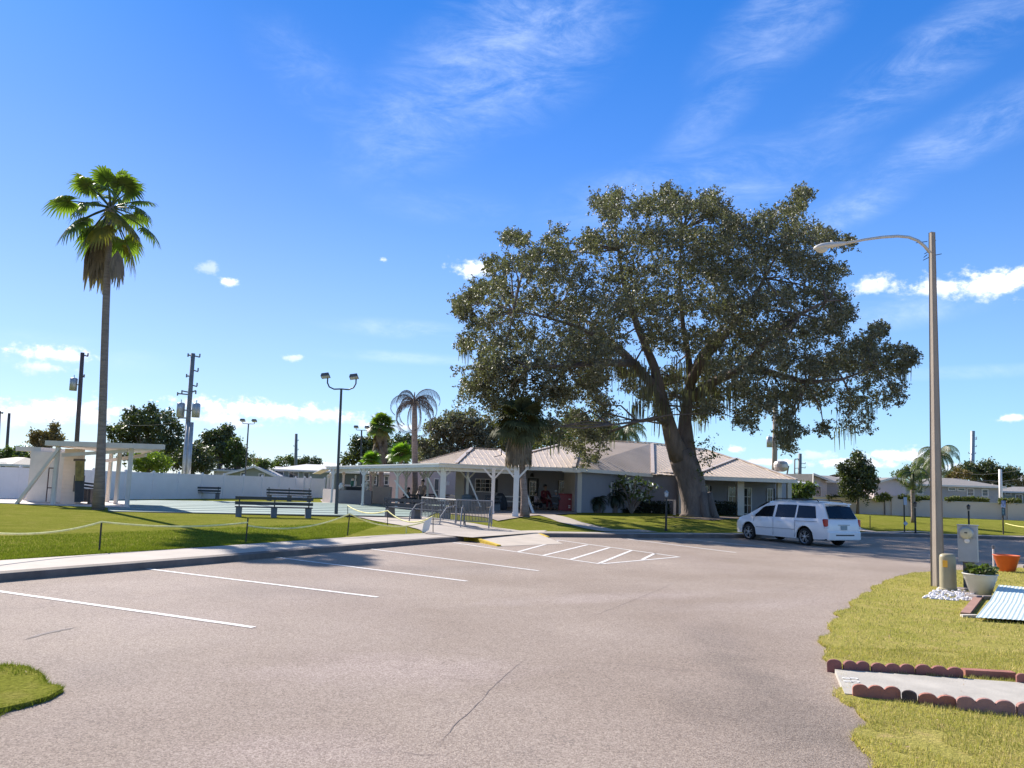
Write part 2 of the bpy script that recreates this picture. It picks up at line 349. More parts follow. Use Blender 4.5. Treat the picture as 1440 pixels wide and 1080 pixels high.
# broad worn and stained areas with shapes of their own
def spot(c, u, v, rx, ry, rot, amt, col):
    q = Gz(u, v); mp = nn(nt, 'ShaderNodeMapping'); mp.vector_type = 'TEXTURE'; mp.inputs['Location'].default_value = (q.x, q.y, 0); mp.inputs['Rotation'].default_value = (0, 0, rot); mp.inputs['Scale'].default_value = (rx, ry, 1e4); L.new(g.outputs['Position'], mp.inputs[0])
    ln_ = nn(nt, 'ShaderNodeVectorMath', operation='LENGTH'); L.new(mp.outputs[0], ln_.inputs[0]); ad = nn(nt, 'ShaderNodeMath', operation='ADD'); L.new(ln_.outputs['Value'], ad.inputs[0]); L.new(MRg(N(1.1, 6, .65), .25, .75, -.55, .55), ad.inputs[1])
    f_ = MRg(ad.outputs[0], .25, 1.15, amt, 0); return mixc(f_, c, col)
for sp_ in ((1130, 1020, .8, 1.6, .1, .6, (.19, .155, .13)), (1040, 940, .35, .9, .1, .45, (.19, .155, .13)), (1010, 900, .5, 1.4, -.1, .28, (.20, .165, .14)), (560, 940, 1.4, .8, .3, .40, (.50, .40, .36)), (240, 870, 1.3, .8, .2, .18, (.48, .39, .35)), (400, 830, 1.5, 1.2, .2, .3, (.22, .18, .16)), (620, 800, 2.2, .8, .3, .35, (.22, .18, .16)), (860, 840, 3.0, .5, .5, .35, (.50, .41, .37)), (130, 940, .9, .9, 0, .25, (.23, .19, .17)), (420, 1060, 1.0, .5, 0, .3, (.48, .38, .34)), (1080, 850, 1.6, .5, .6, .3, (.50, .41, .37))): c = spot(c, *sp_)
# aggregate: light and dark stone chips
vo = nn(nt, 'ShaderNodeTexVoronoi'); vo.inputs['Scale'].default_value = 85; L.new(g.outputs['Position'], vo.inputs['Vector'])
sp = nn(nt, 'ShaderNodeSeparateColor'); L.new(vo.outputs['Color'], sp.inputs[0])
c = mixc(1.0, c, mixc(MRg(sp.outputs[0], 0, 1), (.66, .64, .64), (1.34, 1.36, 1.37)), 'MULTIPLY')
c = mixc(1.0, c, mixc(MRg(N(150, 3, .8), .3, .7), (.66, .64, .64), (1.34, 1.36, 1.36)), 'MULTIPLY')
# meandering cracks: thin bands where two noises meet
cr = N(.33, 8, .62, None, .3); d1 = nn(nt, 'ShaderNodeMath', operation='ABSOLUTE'); s1 = nn(nt, 'ShaderNodeMath', operation='SUBTRACT'); s1.inputs[1].default_value = .5; L.new(cr, s1.inputs[0]); L.new(s1.outputs[0], d1.inputs[0])
msk = MRg(d1.outputs[0], .0, .0022, 1, 0); gate = MRg(N(.22, 3), .5, .56)
mu = nn(nt, 'ShaderNodeMath', operation='MULTIPLY'); L.new(msk, mu.inputs[0]); L.new(gate, mu.inputs[1])
mu2 = nn(nt, 'ShaderNodeMath', operation='MULTIPLY'); mu2.inputs[1].default_value = .5; L.new(mu.outputs[0], mu2.inputs[0])
c = mixc(mu2.outputs[0], c, (.09, .075, .07))
L.new(c, b.inputs['Base Color'])
bp = nn(nt, 'ShaderNodeBump'); bp.inputs['Distance'].default_value = .012; L.new(N(75, 3, .7), bp.inputs['Height']); L.new(bp.outputs[0], b.inputs['Normal'])
ASPH = m
Xs = [x for x, _ in KP]
xs = sorted(set([-26 + i*.5 for i in range(0, 140)] + [44+4*i for i in range(55)]))
mb = MB()
top = [(x, Yk(x)+.05, 0) for x in xs]
for i in range(len(top)-1):
    a, b2 = top[i], top[i+1]
    mb.add([(a[0], -40, 0), (b2[0], -40, 0), b2, a], [(0, 1, 2, 3)])
mb.add([(-200, -40, 0), (-26, -40, 0), (-26, Yk(-26)+.05, 0), (-200, Yk(-26)+.05, 0)], [(0, 1, 2, 3)])
struct(mb.build('parking_lot', ASPH))
# crack lines drawn as narrow sunken filler strips on the asphalt
CRK = M('crack_filler', (.20, .16, .145), .95, .3, 20)
def wiggle(pts, w, z, seed):
    r = random.Random(seed); P3 = [Gz(u, v, z) for u, v in pts]; out = []
    for a, b2 in zip(P3, P3[1:]):
        n = max(3, int((b2-a).length/.09))
        for i in range(n):
            t = i/n; q = a.lerp(b2, t); out.append(q)
    ang = 0; o2 = []
    for q in out:
        ang = ang*.9 + r.uniform(-.03, .03); o2.append(Vector((q.x+ang*.6, q.y+ang, z)))
    m_ = MB(); vs = []; 
    for i, q in enumerate(o2):
        t = (o2[min(i+1, len(o2)-1)]-o2[max(i-1, 0)]).normalized(); nrm = Vector((-t.y, t.x, 0)); ww = w*r.uniform(.3, 1)*(min(1, i/6, (len(o2)-1-i)/6)+.02)
        vs += [q+nrm*ww, q-nrm*ww]
    m_.add(vs, [(2*i, 2*i+1, 2*i+3, 2*i+2) for i in range(len(o2)-1)])
    return m_
for k, pts in enumerate([[(739, 925), (700, 958), (655, 1000), (610, 1045), (585, 1068)], [(1068, 880), (1110, 884), (1160, 889)], [(790, 930), (880, 935), (1010, 947), (1150, 955)], [(470, 1060), (560, 1056), (640, 1060), (700, 1070)], [(820, 872), (900, 840), (960, 815)]]):
    struct(wiggle(pts, .0045 if k != 1 else .007, .003, k).build('crack', CRK))
# lawn, one continuous sheet beyond the kerb
mb = MB(); rows = [0, .3, .7, 1.2, 2, 3, 4, 5, 6, 7, 8, 9, 10, 11.5, 13, 15, 17, 20, 24, 30, 40, 60, 100, 180, 350]
lx = [-400, -200, -120, -80, -60, -45, -35, -30] + xs
vs = []
for x in lx:
    y0 = Yk(x)+.12
    for d in rows: vs.append((x, y0+d, Lz(x, y0+d)))
nr = len(rows)
mb.add(vs, [(i*nr+j, (i+1)*nr+j, (i+1)*nr+j+1, i*nr+j+1) for i in range(len(lx)-1) for j in range(nr-1)])
struct(mb.build('lawn', GRASS, smooth=True))
# kerb and sidewalk along it
def kerb_curve(x0, x1, n):
    pts = []; 
    for i in range(n+1):
        x = x0+(x1-x0)*i/n; pts.append(Vector((x, Yk(x), 0)))
    # smooth
    for _ in range(0): pts = [pts[0]]+[(pts[i-1]+pts[i]*2+pts[i+1])/4 for i in range(1, len(pts)-1)]+[pts[-1]]
    return pts
def strip(pts, offs_z, mbld):          # offs_z: list of (offset to the left of travel, z or None->lawn)
    vs = []; k = len(offs_z)
    for i, q in enumerate(pts):
        t = (pts[min(i+1, len(pts)-1)]-pts[max(i-1, 0)]).normalized(); nrm = Vector((-t.y, t.x, 0))
        for o, z in offs_z:
            p = q+nrm*o; vs.append((p.x, p.y, z if z is not None else Lz(p.x, p.y)+.012))
    mbld.add(vs, [(i*k+j, (i+1)*k+j, (i+1)*k+j+1, i*k+j+1) for i in range(len(pts)-1) for j in range(k-1)])
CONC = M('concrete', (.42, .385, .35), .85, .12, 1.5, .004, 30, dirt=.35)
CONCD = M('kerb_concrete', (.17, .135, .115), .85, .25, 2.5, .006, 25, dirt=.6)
xr0 = Gz(664, 759).x; xr1 = Gz(757, 755).x
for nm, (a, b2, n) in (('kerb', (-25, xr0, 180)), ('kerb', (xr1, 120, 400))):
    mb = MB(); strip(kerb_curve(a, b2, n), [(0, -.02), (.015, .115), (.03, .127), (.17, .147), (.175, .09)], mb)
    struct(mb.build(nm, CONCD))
def sidewalk_mat():
    m = M('sidewalk_concrete', (.42, .36, .305), .85, .10, 1.2, .003, 40, dirt=.25); return m
SW = sidewalk_mat()
mb = MB(); strip(kerb_curve(-25, xr0-.02, 180), [(.172, .148), (.7, .148), (1.75, .148), (1.78, .08)], mb); struct(mb.build('sidewalk', SW))
mb = MB(); strip(kerb_curve(xr1+.02, 120, 400), [(.172, .148), (.5, .148), (.9, .148), (.92, .08)], mb); struct(mb.build('sidewalk', SW))
def flat(name, px, mat, off=.02, th=.06, gf=G):
    pts = [gf(u, v, off) for u, v in px]; 
    if sum((pts[i].x*pts[(i+1) % len(pts)].y-pts[(i+1) % len(pts)].x*pts[i].y) for i in range(len(pts))) < 0: pts.reverse()
    return struct(MB().slab(pts, th).build(name, mat))
def drape(name, px, mat, off=.02):
    import bmesh
    pts = [G(u, v) for u, v in px]; bm = bmesh.new(); f = bm.faces.new([bm.verts.new(p) for p in pts])
    if f.calc_area() and f.normal.z < 0: f.normal_flip()
    bmesh.ops.triangulate(bm, faces=bm.faces)
    for _ in range(5):
        es = [e for e in bm.edges if e.calc_length() > .7]
        if not es: break
        bmesh.ops.subdivide_edges(bm, edges=es, cuts=1, use_grid_fill=False); bmesh.ops.triangulate(bm, faces=bm.faces)
    for v_ in bm.verts: v_.co.z = Lz(v_.co.x, v_.co.y)+off
    bmesh.ops.recalc_face_normals(bm, faces=bm.faces)
    if sum(f_.normal.z for f_ in bm.faces) < 0: bmesh.ops.reverse_faces(bm, faces=bm.faces)
    me = bpy.data.meshes.new(name); bm.to_mesh(me); bm.free(); me.materials.append(mat); o = bpy.data.objects.new(name, me); COL.objects.link(o); return struct(o)
def ribbon(name, px, wid, mat, off=.024, n=24):
    P3 = [G(u, v) for u, v in px]; pts = []
    for a, b2 in zip(P3, P3[1:]):
        for i in range(n): pts.append(a.lerp(b2, i/n))
    pts.append(P3[-1]); vs = []
    for i, q in enumerate(pts):
        t = (pts[min(i+1, len(pts)-1)]-pts[max(i-1, 0)]); t.z = 0; t.normalize(); nrm = Vector((-t.y, t.x, 0))
        for o in (-wid/2, wid/2):
            p = q+nrm*o; vs.append((p.x, p.y, Lz(p.x, p.y)+off))
    return struct(MB().add(vs, [(2*i+1, 2*i, 2*i+2, 2*i+3) for i in range(len(pts)-1)]).build(name, mat))
# concrete walk from the ramp up to the pavilion
drape('walkway', [(600, 751.5), (664, 757), (757, 750), (720, 745.5), (700, 743), (655, 735), (600, 728.5), (560, 724), (500, 727), (560, 739), (590, 746)], SW, .030)
ribbon('garden_path', [(752, 722), (800, 730), (860, 738), (912, 747)], 1.1, SW)
ribbon('garden_path', [(1190, 735), (1230, 741), (1290, 748), (1320, 750)], .7, SW)
ribbon('tree_ring_bed', [(935, 727), (985, 730), (1045, 727)], 1.6, M('mulch', (.13, .095, .07), .95, .5, 14, .03, 20), .02)
drape('pavilion_floor', [(455, 709), (560, 716.5), (620, 722), (700, 731), (748, 726), (812, 723), (795, 710), (640, 704), (560, 700), (450, 703)], M('porch_slab', (.34, .27, .22), .8, .15, 1.5, dirt=.3), .035)
# ramp with yellow flared sides
rp = [Vector((xr0, Yk(xr0), .13)), Gz(703, 768, .008), Gz(792, 764.5, .008), Vector((xr1, Yk(xr1), .13))]
d = (rp[0]-rp[1]); rp2 = [rp[0]+d*.25, rp[0], rp[1], rp[2], rp[3], rp[3]+(rp[3]-rp[2])*.25]
for q in (rp2[0], rp2[5]): q.z = .15
mb = MB(); mb.add([*rp2, *[Vector((q.x, q.y, -.03)) for q in rp2]], [(0, 1, 4, 5), (1, 2, 3, 4), (0, 6, 7, 1), (1, 7, 8, 2), (3, 9, 10, 4), (4, 10, 11, 5), (2, 8, 9, 3)])
le = [Vector((xr0-.02, Yk(xr0-.02)+.01, .147)), Vector((xr1+.02, Yk(xr1+.02)+.01, .147)), Vector((xr1+.4, Yk(xr1)+2.0, .149)), Vector((xr0-.6, Yk(xr0)+2.0, .149))]
mb.slab(le, .2)
struct(mb.build('kerb_ramp', M('ramp_concrete', (.52, .44, .36), .85, .1, 2, .003, 40, dirt=.2)))
YEL = M('yellow_paint', (.62, .42, .02), .7, .2, 6, dirt=.5)
mb = MB(); mb.bar(rp[0]+Vector((-.05, 0, -.055)), rp[1]+Vector((-.03, 0, -.03)), .14, .13); mb.bar(Vector((xr0-.26, Yk(xr0-.26)+.07, .06)), Vector((xr0+.02, Yk(xr0+.02)+.07, .06)), .20, .155); mb.bar(rp[3]+Vector((.04, 0, -.06)), rp[3].lerp(rp[2], .35)+Vector((.04, 0, -.05)), .12, .13)
struct(mb.build('ramp_edge', YEL))
# white stall markings
WP = M('road_paint', (.76, .72, .69), .8, .12, 45, dirt=.9)
def mark(a, b2, w=.10, z=.006):
    A = Gz(*a, z); B = Gz(*b2, z); t = (B-A).normalized(); n = Vector((-t.y, t.x, 0))*w/2
    k = 24; vs = []; r = random.Random(int(a[0]))
    for i in range(k+1):
        q = A.lerp(B, i/k); vs += [q+n*(1+r.uniform(-.07, .07)), q-n*(1+r.uniform(-.07, .07))]
    struct(MB().add(vs, [(2*i, 2*i+1, 2*i+3, 2*i+2) for i in range(k)]).build('parking_line', WP))
for a, b2 in [((-60, 823), (357, 882)), ((205, 799.5), (531, 839.5)), ((388, 783.5), (656, 817)), ((522, 772), (757, 802.5)), ((637, 763), (845, 793)), ((782, 759), (955, 783)), ((845, 793), (955, 783)),
              ((728, 776), (785, 760.5)), ((764, 781), (826, 766)), ((803, 786.5), (857, 770)), ((843, 792), (888, 774)), ((903, 787), (921, 778)), ((882, 758), (1035, 777)), ((948, 756.5), (1075, 769))]:
    mark(a, b2)
# dark patch laid on the asphalt by the left corner
struct(wiggle([(32, 900), (52, 893), (72, 888), (90, 885), (112, 881)], .075, .004, 33).build('asphalt_patch', M('dark_patch', (.15, .12, .11), .85, .4, 8)))
# shuffleboard court: painted strips with grey gutters
cA, cB, cC, cD = G(152, 719.5), G(600, 727.5), G(640, 709.5), G(150, 703)
mb = MB(); q = [cA, cB, cC, cD]; mb.slab([p+Vector((0, 0, .02)) for p in q], .05); struct(mb.build('court_base', M('court_gutter', (.07, .085, .08), .9, .2, 2)))
GRN = M('court_green', (.19, .27, .245), .8, .12, 1.5, .002, 30, dirt=.3)
for k in range(8):
    t0, t1 = (k+.07)/8, (k+.86)/8
    pp = [cA.lerp(cD, t0), cB.lerp(cC, t0), cB.lerp(cC, t1), cA.lerp(cD, t1)]
    struct(MB().slab([p+Vector((0, 0, .03)) for p in pp], .02).build('court_lane', GRN))
# ---- right-hand lawn and left corner patch (dry turf over the lot edge)
def turf(name, px, mat, h=.035, inset=.12):
    pts = [Gz(u, v, 0) for u, v in px]
    dense = []
    r = random.Random(5)
    for i in range(len(pts)):
        a, b2 = pts[i], pts[(i+1) % len(pts)]; n = max(1, int((b2-a).length/.12))
        if (b2-a).length > 12: n = 1
        for k in range(n):
            q = a.lerp(b2, k/n); dense.append(Vector((q.x+r.uniform(-.035, .035)+.06*math.sin(q.y*4.1+q.x*2), q.y+r.uniform(-.035, .035)+.05*math.sin(q.x*5.3), 0)))
    area = sum((dense[i].x*dense[(i+1) % len(dense)].y-dense[(i+1) % len(dense)].x*dense[i].y) for i in range(len(dense)))
    if area < 0: dense.reverse()
    return dense, struct(MB().slab([p+Vector((0, 0, h)) for p in dense], h+.03).build(name, mat))
RL = [(1232, 1110), (1222, 1050), (1208, 1010), (1192, 985), (1182, 972), (1176, 945), (1163, 922), (1163, 900), (1170, 880), (1185, 862), (1210, 842), (1240, 822), (1270, 810), (1310, 805), (1360, 803), (1440, 800), (1560, 800), (1700, 850), (1900, 1110)]
dR, _ = turf('front_lawn', RL, GRASS_R)
LLp = [(-300, 930), (-40, 941), (0, 942), (25, 944), (50, 955), (78, 968), (84, 974), (70, 984), (40, 994), (15, 1002), (0, 1010), (-60, 1030), (-300, 1060)]
dL, _ = turf('corner_lawn', LLp, GRASS)
def inside(px, py, poly):
    n = len(poly); res = np.zeros(len(px), bool); j = n-1
    for i in range(n):
        xi, yi, xj, yj = poly[i].x, poly[i].y, poly[j].x, poly[j].y
        if yi != yj:
            c_ = ((yi > py) != (yj > py)) & (px < (xj-xi)*(py-yi)/(yj-yi)+xi); res ^= c_
        j = i
    return res
def blades(name, poly, n, hmin, hmax, wd, mat, box, excl=[], z0=.03, zf=None, lean=.6):
    x = rng.uniform(box[0], box[1], n); y = rng.uniform(box[2], box[3], n)
    k = inside(x, y, poly) if poly is not None else np.ones(n, bool)
    k &= np.array([mnoise.noise(Vector((a*1.1, b_*1.1, 0)))+.5*mnoise.noise(Vector((a*3.3, b_*3.3, 5))) > -.36 for a, b_ in zip(x, y)])
    for e in excl: k &= ~inside(x, y, e)
    x = x[k]; y = y[k]; n = len(x); z = np.full(n, z0) if zf is None else zf(x, y)
    h = rng.uniform(hmin, hmax, n); a = rng.uniform(0, 6.283, n); la = rng.uniform(0, 6.283, n); ll = h*lean*rng.uniform(0, 1.4, n)
    dx = np.cos(a)*wd*.5; dy = np.sin(a)*wd*.5
    V = np.stack([np.stack([x-dx, y-dy, z-.01], 1), np.stack([x+dx, y+dy, z-.01], 1), np.stack([x+np.cos(la)*ll, y+np.sin(la)*ll, z+h], 1)], 1)
    o = quads(name, V, mat); o['kind'] = 'stuff'; return o
BL = M('grass_blade', (.275, .27, .06), .8, .3, .9, isl=.6, col2=(.76, .60, .28), transl=.2, spec=.05)
BLg = M('green_grass_blade', (.14, .165, .022), .8, .3, 1.2, isl=.6, col2=(.28, .28, .05), transl=.2, spec=.05)
PATH = [Gz(u, v, .04) for u, v in [(1172, 939), (1182, 941), (1440, 960), (1560, 970), (1560, 1025), (1440, 1003), (1300, 985), (1188, 977)]]
STN = [Gz(u, v, .04) for u, v in [(1297, 842), (1318, 828), (1340, 822), (1368, 832), (1385, 838), (1370, 846), (1330, 845)]]
PNL = [Gz(u, v, .04) for u, v in [(1348, 862), (1375, 838), (1400, 826), (1560, 830), (1600, 880), (1440, 872), (1372, 870)]]
blades('grass', dR, 150000, .015, .05, .008, BL, (2.2, 8.5, 4.2, 9.5), [PATH, STN, PNL])
blades('grass', dR, 100000, .02, .055, .014, BL, (4, 17, 9.5, 24), [STN, PNL])
blades('grass', dL, 40000, .02, .07, .008, BLg, (-9, -4, 4, 9.5), [])
def fringe(poly, n, out, mat, wd=.009):
    seg = [(a, b) for a, b in zip(poly, poly[1:]+poly[:1]) if (b-a).length < .3]; V = []
    for _ in range(n):
        a, b = random.choice(seg); q = a.lerp(b, random.random()); t = (b-a).normalized(); nn_ = Vector((t.y, -t.x, 0)); q = q+nn_*(random.random()**2*out-.04)*(1+.8*math.sin(q.x*3.1+q.y*2.3))
        h = random.uniform(.015, .06); an = random.uniform(0, 6.28); dx = Vector((math.cos(an), math.sin(an), 0))*wd*.5; tp = Vector((random.uniform(-1, 1), random.uniform(-1, 1), 0))*h*.9
        V.append([(q.x-dx.x, q.y-dx.y, 0), (q.x+dx.x, q.y+dx.y, 0), (q.x+tp.x, q.y+tp.y, h)])
    o = quads('grass', np.array(V), mat); o['kind'] = 'stuff'
fringe(dR, 26000, .06, BL); fringe(dL, 12000, .07, BLg)
# fallen leaves and bits of thatch lying on the turf and along its edge
def litter(n, box, poly, z, label_mat, s0=.02, s1=.045):
    x = rng.uniform(box[0], box[1], n); y = rng.uniform(box[2], box[3], n); k = inside(x, y, poly); x = x[k]; y = y[k]
    C_ = np.stack([x, y, np.full(len(x), z)+rng.uniform(0, .02, len(x))], 1); o = quads('leaf_litter', leaf_quads(C_, rng.uniform(s0, s1), .5, 3.0, .6), label_mat); o['kind'] = 'stuff'
LIT = M('dry_leaf', (.22, .11, .05), .8, .4, 3, isl=.7, col2=(.50, .36, .20))
litter(900, (2.2, 12, 4.2, 16), dR, .05, LIT); litter(500, (-9, -4, 4, 9.5), dL, .05, LIT)
lawnpoly = None
def zl(x, y): return np.array([Lz(a, b_) for a, b_ in zip(x, y)])
def lawn_pts(n, x0, x1, d0, d1):
    x = rng.uniform(x0, x1, n); y = np.array([Yk(a) for a in x])+d0+(d1-d0)*rng.uniform(0, 1, n)**1.7
    return x, y
def lawn_blades(n, x0, x1, d0, d1, hmin, hmax, wd):
    x, y = lawn_pts(n, x0, x1, d0, d1)
    z = zl(x, y); h = rng.uniform(hmin, hmax, n); a = rng.uniform(0, 6.283, n)
    dx = np.cos(a)*wd*.5; dy = np.sin(a)*wd*.5; ll = h*rng.uniform(0, .8, n)
    V = np.stack([np.stack([x-dx, y-dy, z-.01], 1), np.stack([x+dx, y+dy, z-.01], 1), np.stack([x+np.cos(a*3)*ll, y+np.sin(a*3)*ll, z+h], 1)], 1)
    o = quads('grass', V, BLg); o['kind'] = 'stuff'
lawn_blades(90000, -14.5, -4.8, 4.0, 15, .02, .05, .018)
# ================================================================== BUILDINGS
WHITE = M('white_trim', (.82, .765, .71), .55, .05, 3)
OFFW = M('off_white_paint', (.76, .67, .58), .6, .07, 2, dirt=.15)
GLASS = M('window_glass', (.02, .025, .03), .08, .2, 1, spec=.8)
GLASS_G = M('grey_window_glass', (.10, .115, .13), .15, .3, 1.5, spec=.6)
BLK = M('black_metal', (.015, .015, .017), .45, .1)
STUCCO_SHADE = M('shaded_grey_stucco', (.29, .285, .315), .9, .07, .8, .008, 40, dirt=.12)
STUCCO_SUN = M('sunlit_cream_stucco', (.62, .53, .44), .9, .06, 1, .006, 30)  # clubhouse stucco in two tones: bluish shade and sunlight put into the colours
PINKW = M('pink_siding', (.60, .52, .50), .8, .06, 1)
ROOFM = M('tan_metal_roof', (.64, .53, .43), .5, .10, .5, metal=.15, dirt=.25)
class Wall:
    def __init__(s, A, B):
        s.A = Vector((A.x, A.y, 0)); s.B = Vector((B.x, B.y, 0)); s.t = (s.B-s.A).normalized(); s.n = Vector((s.t.y, -s.t.x, 0))
        if s.n.dot(-(s.A+s.B)) < 0: s.n = -s.n
        s.ang = math.atan2(s.t.y, s.t.x)
    def loc(s, u, v):
        d = ray(u, v); k = (s.A.dot(s.n))/(d.x*s.n.x+d.y*s.n.y); p = Vector((d.x*k, d.y*k, EYE+d.z*k)); return (p-s.A).dot(s.t), p.z
    def pos(s, q, z, out=0): p = s.A+s.t*q+s.n*out; return Vector((p.x, p.y, z))
    def rect(s, u0, v0, u1, v1):
        um, vm = (u0+u1)/2, (v0+v1)/2; a, b = s.loc(u0, vm)[0], s.loc(u1, vm)[0]; z1, z0 = s.loc(um, v0)[1], s.loc(um, v1)[1]
        return min(a, b), max(a, b), z0, z1
    def bx(s, mb, q0, q1, z0, z1, o0, o1):
        c = s.pos((q0+q1)/2, (z0+z1)/2, (o0+o1)/2); mb.box(c, (q1-q0, abs(o1-o0), z1-z0), s.ang)
def wallbox(mb, A, B, z0, z1, th=.2):
    w_ = Wall(A, B); w_.bx(mb, 0, (w_.B-w_.A).length, z0, z1, -th, 0); return w_
def window(root, wl, px, cols=2, rows=2, fr=WHITE, gl=GLASS, fw=.06, name='window', shutter=False, door=False):
    q0, q1, z0, z1 = wl.rect(*px); f = MB(); m_ = fw
    wl.bx(f, q0-m_, q0, z0-m_, z1+m_, 0, .07); wl.bx(f, q1, q1+m_, z0-m_, z1+m_, 0, .07); wl.bx(f, q0, q1, z1, z1+m_, 0, .068); wl.bx(f, q0, q1, z0-m_, z0, 0, .075)
    for i in range(1, cols): x = q0+(q1-q0)*i/cols; wl.bx(f, x-.015, x+.015, z0, z1, .02, .05)
    for i in range(1, rows): z = z0+(z1-z0)*i/rows; wl.bx(f, q0, q1, z-.014, z+.014, .02, .047)
    fo = f.build(name, fr, root, world=True)
    p_ = MB(); wl.bx(p_, q0, q1, z0, z1, .0, .025); po = p_.build('pane', gl, fo)
    po.data.transform(Matrix.Translation(-Vector(root.location)))
    if shutter:
        s_ = MB(); wl.bx(s_, q1+m_+.02, q1+m_+.14, z0-.05, z1+.05, 0, .05); s_.build('shutter', BLK, root, world=True)
    return fo
def roof_tri(mb, ribs, p0, p1, p2, sp=.32):
    p0, p1, p2 = map(Vector, (p0, p1, p2)); mb.add([p0, p1, p2], [(0, 1, 2)])
    if ribs is None: return
    ex = (p1-p0).normalized(); nz_ = ex.cross(p2-p0).normalized(); nz_ = nz_ if nz_.z > 0 else -nz_; ey = nz_.cross(ex)
    Q = [((p-p0).dot(ex), (p-p0).dot(ey)) for p in (p0, p1, p2)]
    lo, hi = min(q[0] for q in Q), max(q[0] for q in Q); k = math.ceil(lo/sp)*sp
    while k < hi:
        ys = []
        for i in range(3):
            a, b = Q[i], Q[(i+1) % 3]
            if (a[0]-k)*(b[0]-k) < 0: ys.append(a[1]+(b[1]-a[1])*(k-a[0])/(b[0]-a[0]))
        if len(ys) == 2 and abs(ys[0]-ys[1]) > .15:
            A = p0+ex*k+ey*min(ys)+nz_*.012; B = p0+ex*k+ey*max(ys)+nz_*.012; ribs.bar(A, B, .05, .016, up=nz_)
        k += sp
def shift(pts, root): return [Vector(p)-Vector(root.location) for p in pts]
# ------------------------------------------------ clubhouse
zb = .42
C1 = P(812, 700, 44); C2 = P(916, 700, 48.5); C3 = P(953, 700, 48.3); C3b = P(966, 700, 47.9); W3a = P(965, 700, 51.6); W3b = P(1090, 700, 52.3); W4 = P(1112, 700, 54.5)
C0 = P(797, 700, 49.3); Wp = P(640, 700, 53); club = thing('clubhouse', 'long stucco clubhouse with tan ribbed metal hip roof behind the big oak', 'building', (C1.x, C1.y, zb))
club.location = (C1.x, C1.y, 0)
mb = MB(); ZT = 2.95
wA = wallbox(mb, C1, C2, 0, ZT); wB = wallbox(mb, C2, C3, 0, ZT); wC = wallbox(mb, W3a, W3b, 0, ZT-.01); wD = wallbox(mb, W3b+Vector((.0, .0, 0)), W4, 0, ZT-.02)
wP = wallbox(mb, Wp, C0, 0, ZT-.015)
wallbox(mb, C3b+Vector((.03, .1, 0)), W3a+Vector((.03, 0, 0)), 0, ZT-.03)
mb.box(((C1.x+W4.x)/2, 66, 1.45), (22, .2, 2.9)); mb.box((W4.x-.15, 60.5, 1.44), (.2, 11, 2.88))
mb.build('wall', STUCCO_SHADE, club, world=True)
mb = MB(); wE = wallbox(mb, C1+Vector((-.015, -.015, 0)), C0+Vector((-.2, 0, 0)), 0, ZT-.005, .25); mb.build('end_wall', STUCCO_SUN, club, world=True)
# corner column by the oak, front porch columns
def column(root, u, Y, w_, mat, zt=ZT, name='column', z0=.1):
    c = P(u, 700, Y); m_ = MB(); m_.box((c.x, c.y, (z0+zt)/2), (w_, w_, zt-z0)); m_.box((c.x, c.y, z0+.2), (w_+.06, w_+.06, .3)); m_.box((c.x, c.y, zt-.12), (w_+.06, w_+.06, .16))
    return m_.build(name, mat, root, world=True)
column(club, 958.5, 47.9, .42, STUCCO_SUN); column(club, 1040.5, 49.6, .42, OFFW); column(club, 1095.5, 49.6, .26, OFFW); column(club, 1109.5, 50.6, .26, OFFW)
column(club, 646, 50.5, .55, STUCCO_SUN)
window(club, wP, (669.5, 674.5, 696, 691), 4, 3, shutter=True)
window(club, wP, (745.8, 678, 753, 709.5), 2, 5, name='door', fr=WHITE)
window(club, wP, (787.5, 677, 794.5, 702), 2, 3, shutter=False)
mb = MB(); q0, q1, z0, z1 = wP.rect(744.4, 676.6, 754.4, 711); wP.bx(mb, q0-.12, q0-.03, z0, z1+.1, 0, .06); wP.bx(mb, q1+.03, q1+.12, z0, z1+.1, 0, .06); wP.bx(mb, q0-.12, q1+.12, z1+.1, z1+.18, 0, .06); mb.build('door_surround', BLK, club, world=True); mb = MB()
q0, q1, z0, z1 = wP.rect(785.3, 676, 786.6, 706); wP.bx(mb, q0-.03, q1, z0, z1, 0, .06); mb.build('shutter', BLK, club, world=True)
window(club, wA, (859.5, 680, 866.5, 696), 2, 2, gl=GLASS_G, shutter=True); window(club, wA, (885.5, 681, 891.5, 697), 2, 2, gl=GLASS_G, shutter=True)
window(club, wC, (992, 684, 996, 703), 1, 2, shutter=True)
window(club, wC, (1024.5, 686, 1034.5, 722), 2, 3, name='door', gl=GLASS); window(club, wC, (1046, 687, 1055.5, 722), 2, 3, name='door', gl=GLASS)
window(club, wC, (1079.5, 688, 1085.5, 710), 2, 2, shutter=True)
mb = MB(); mb.box(wP.pos(wP.loc(749, 668)[0], wP.loc(749, 668)[1], .1), (.2, .2, .22), wP.ang, tp=(.5, .5)); mb.build('wall_lamp', BLK, club, world=True)
# roof
ez = 2.93
e1 = P(806.5, 657.8, 43.1); e2 = P(918, 666.3, 47.9); eL = Vector((-1.6, 42.9, 2.86)); R1 = P(818, 618, 54.5); R2 = P(917, 623.5, 57)
e2b = P(917.5, 667.2, 47.6); e4 = P(1119, 674.2, 50.2); R3 = P(992, 632.5, 58.5); bL = Vector((-3, 67, 2.9)); bR = Vector((e4.x+1, 67.5, 2.9))
ea = P(972, 669.6, 47.5); eb = P(1121, 675, 48.4); ap = P(1035, 645, 54)
rf = MB(); rb = MB()
roof_tri(rf, rb, eL, e1, R1); roof_tri(rf, rb, e1, e2, R2); rf2 = rf
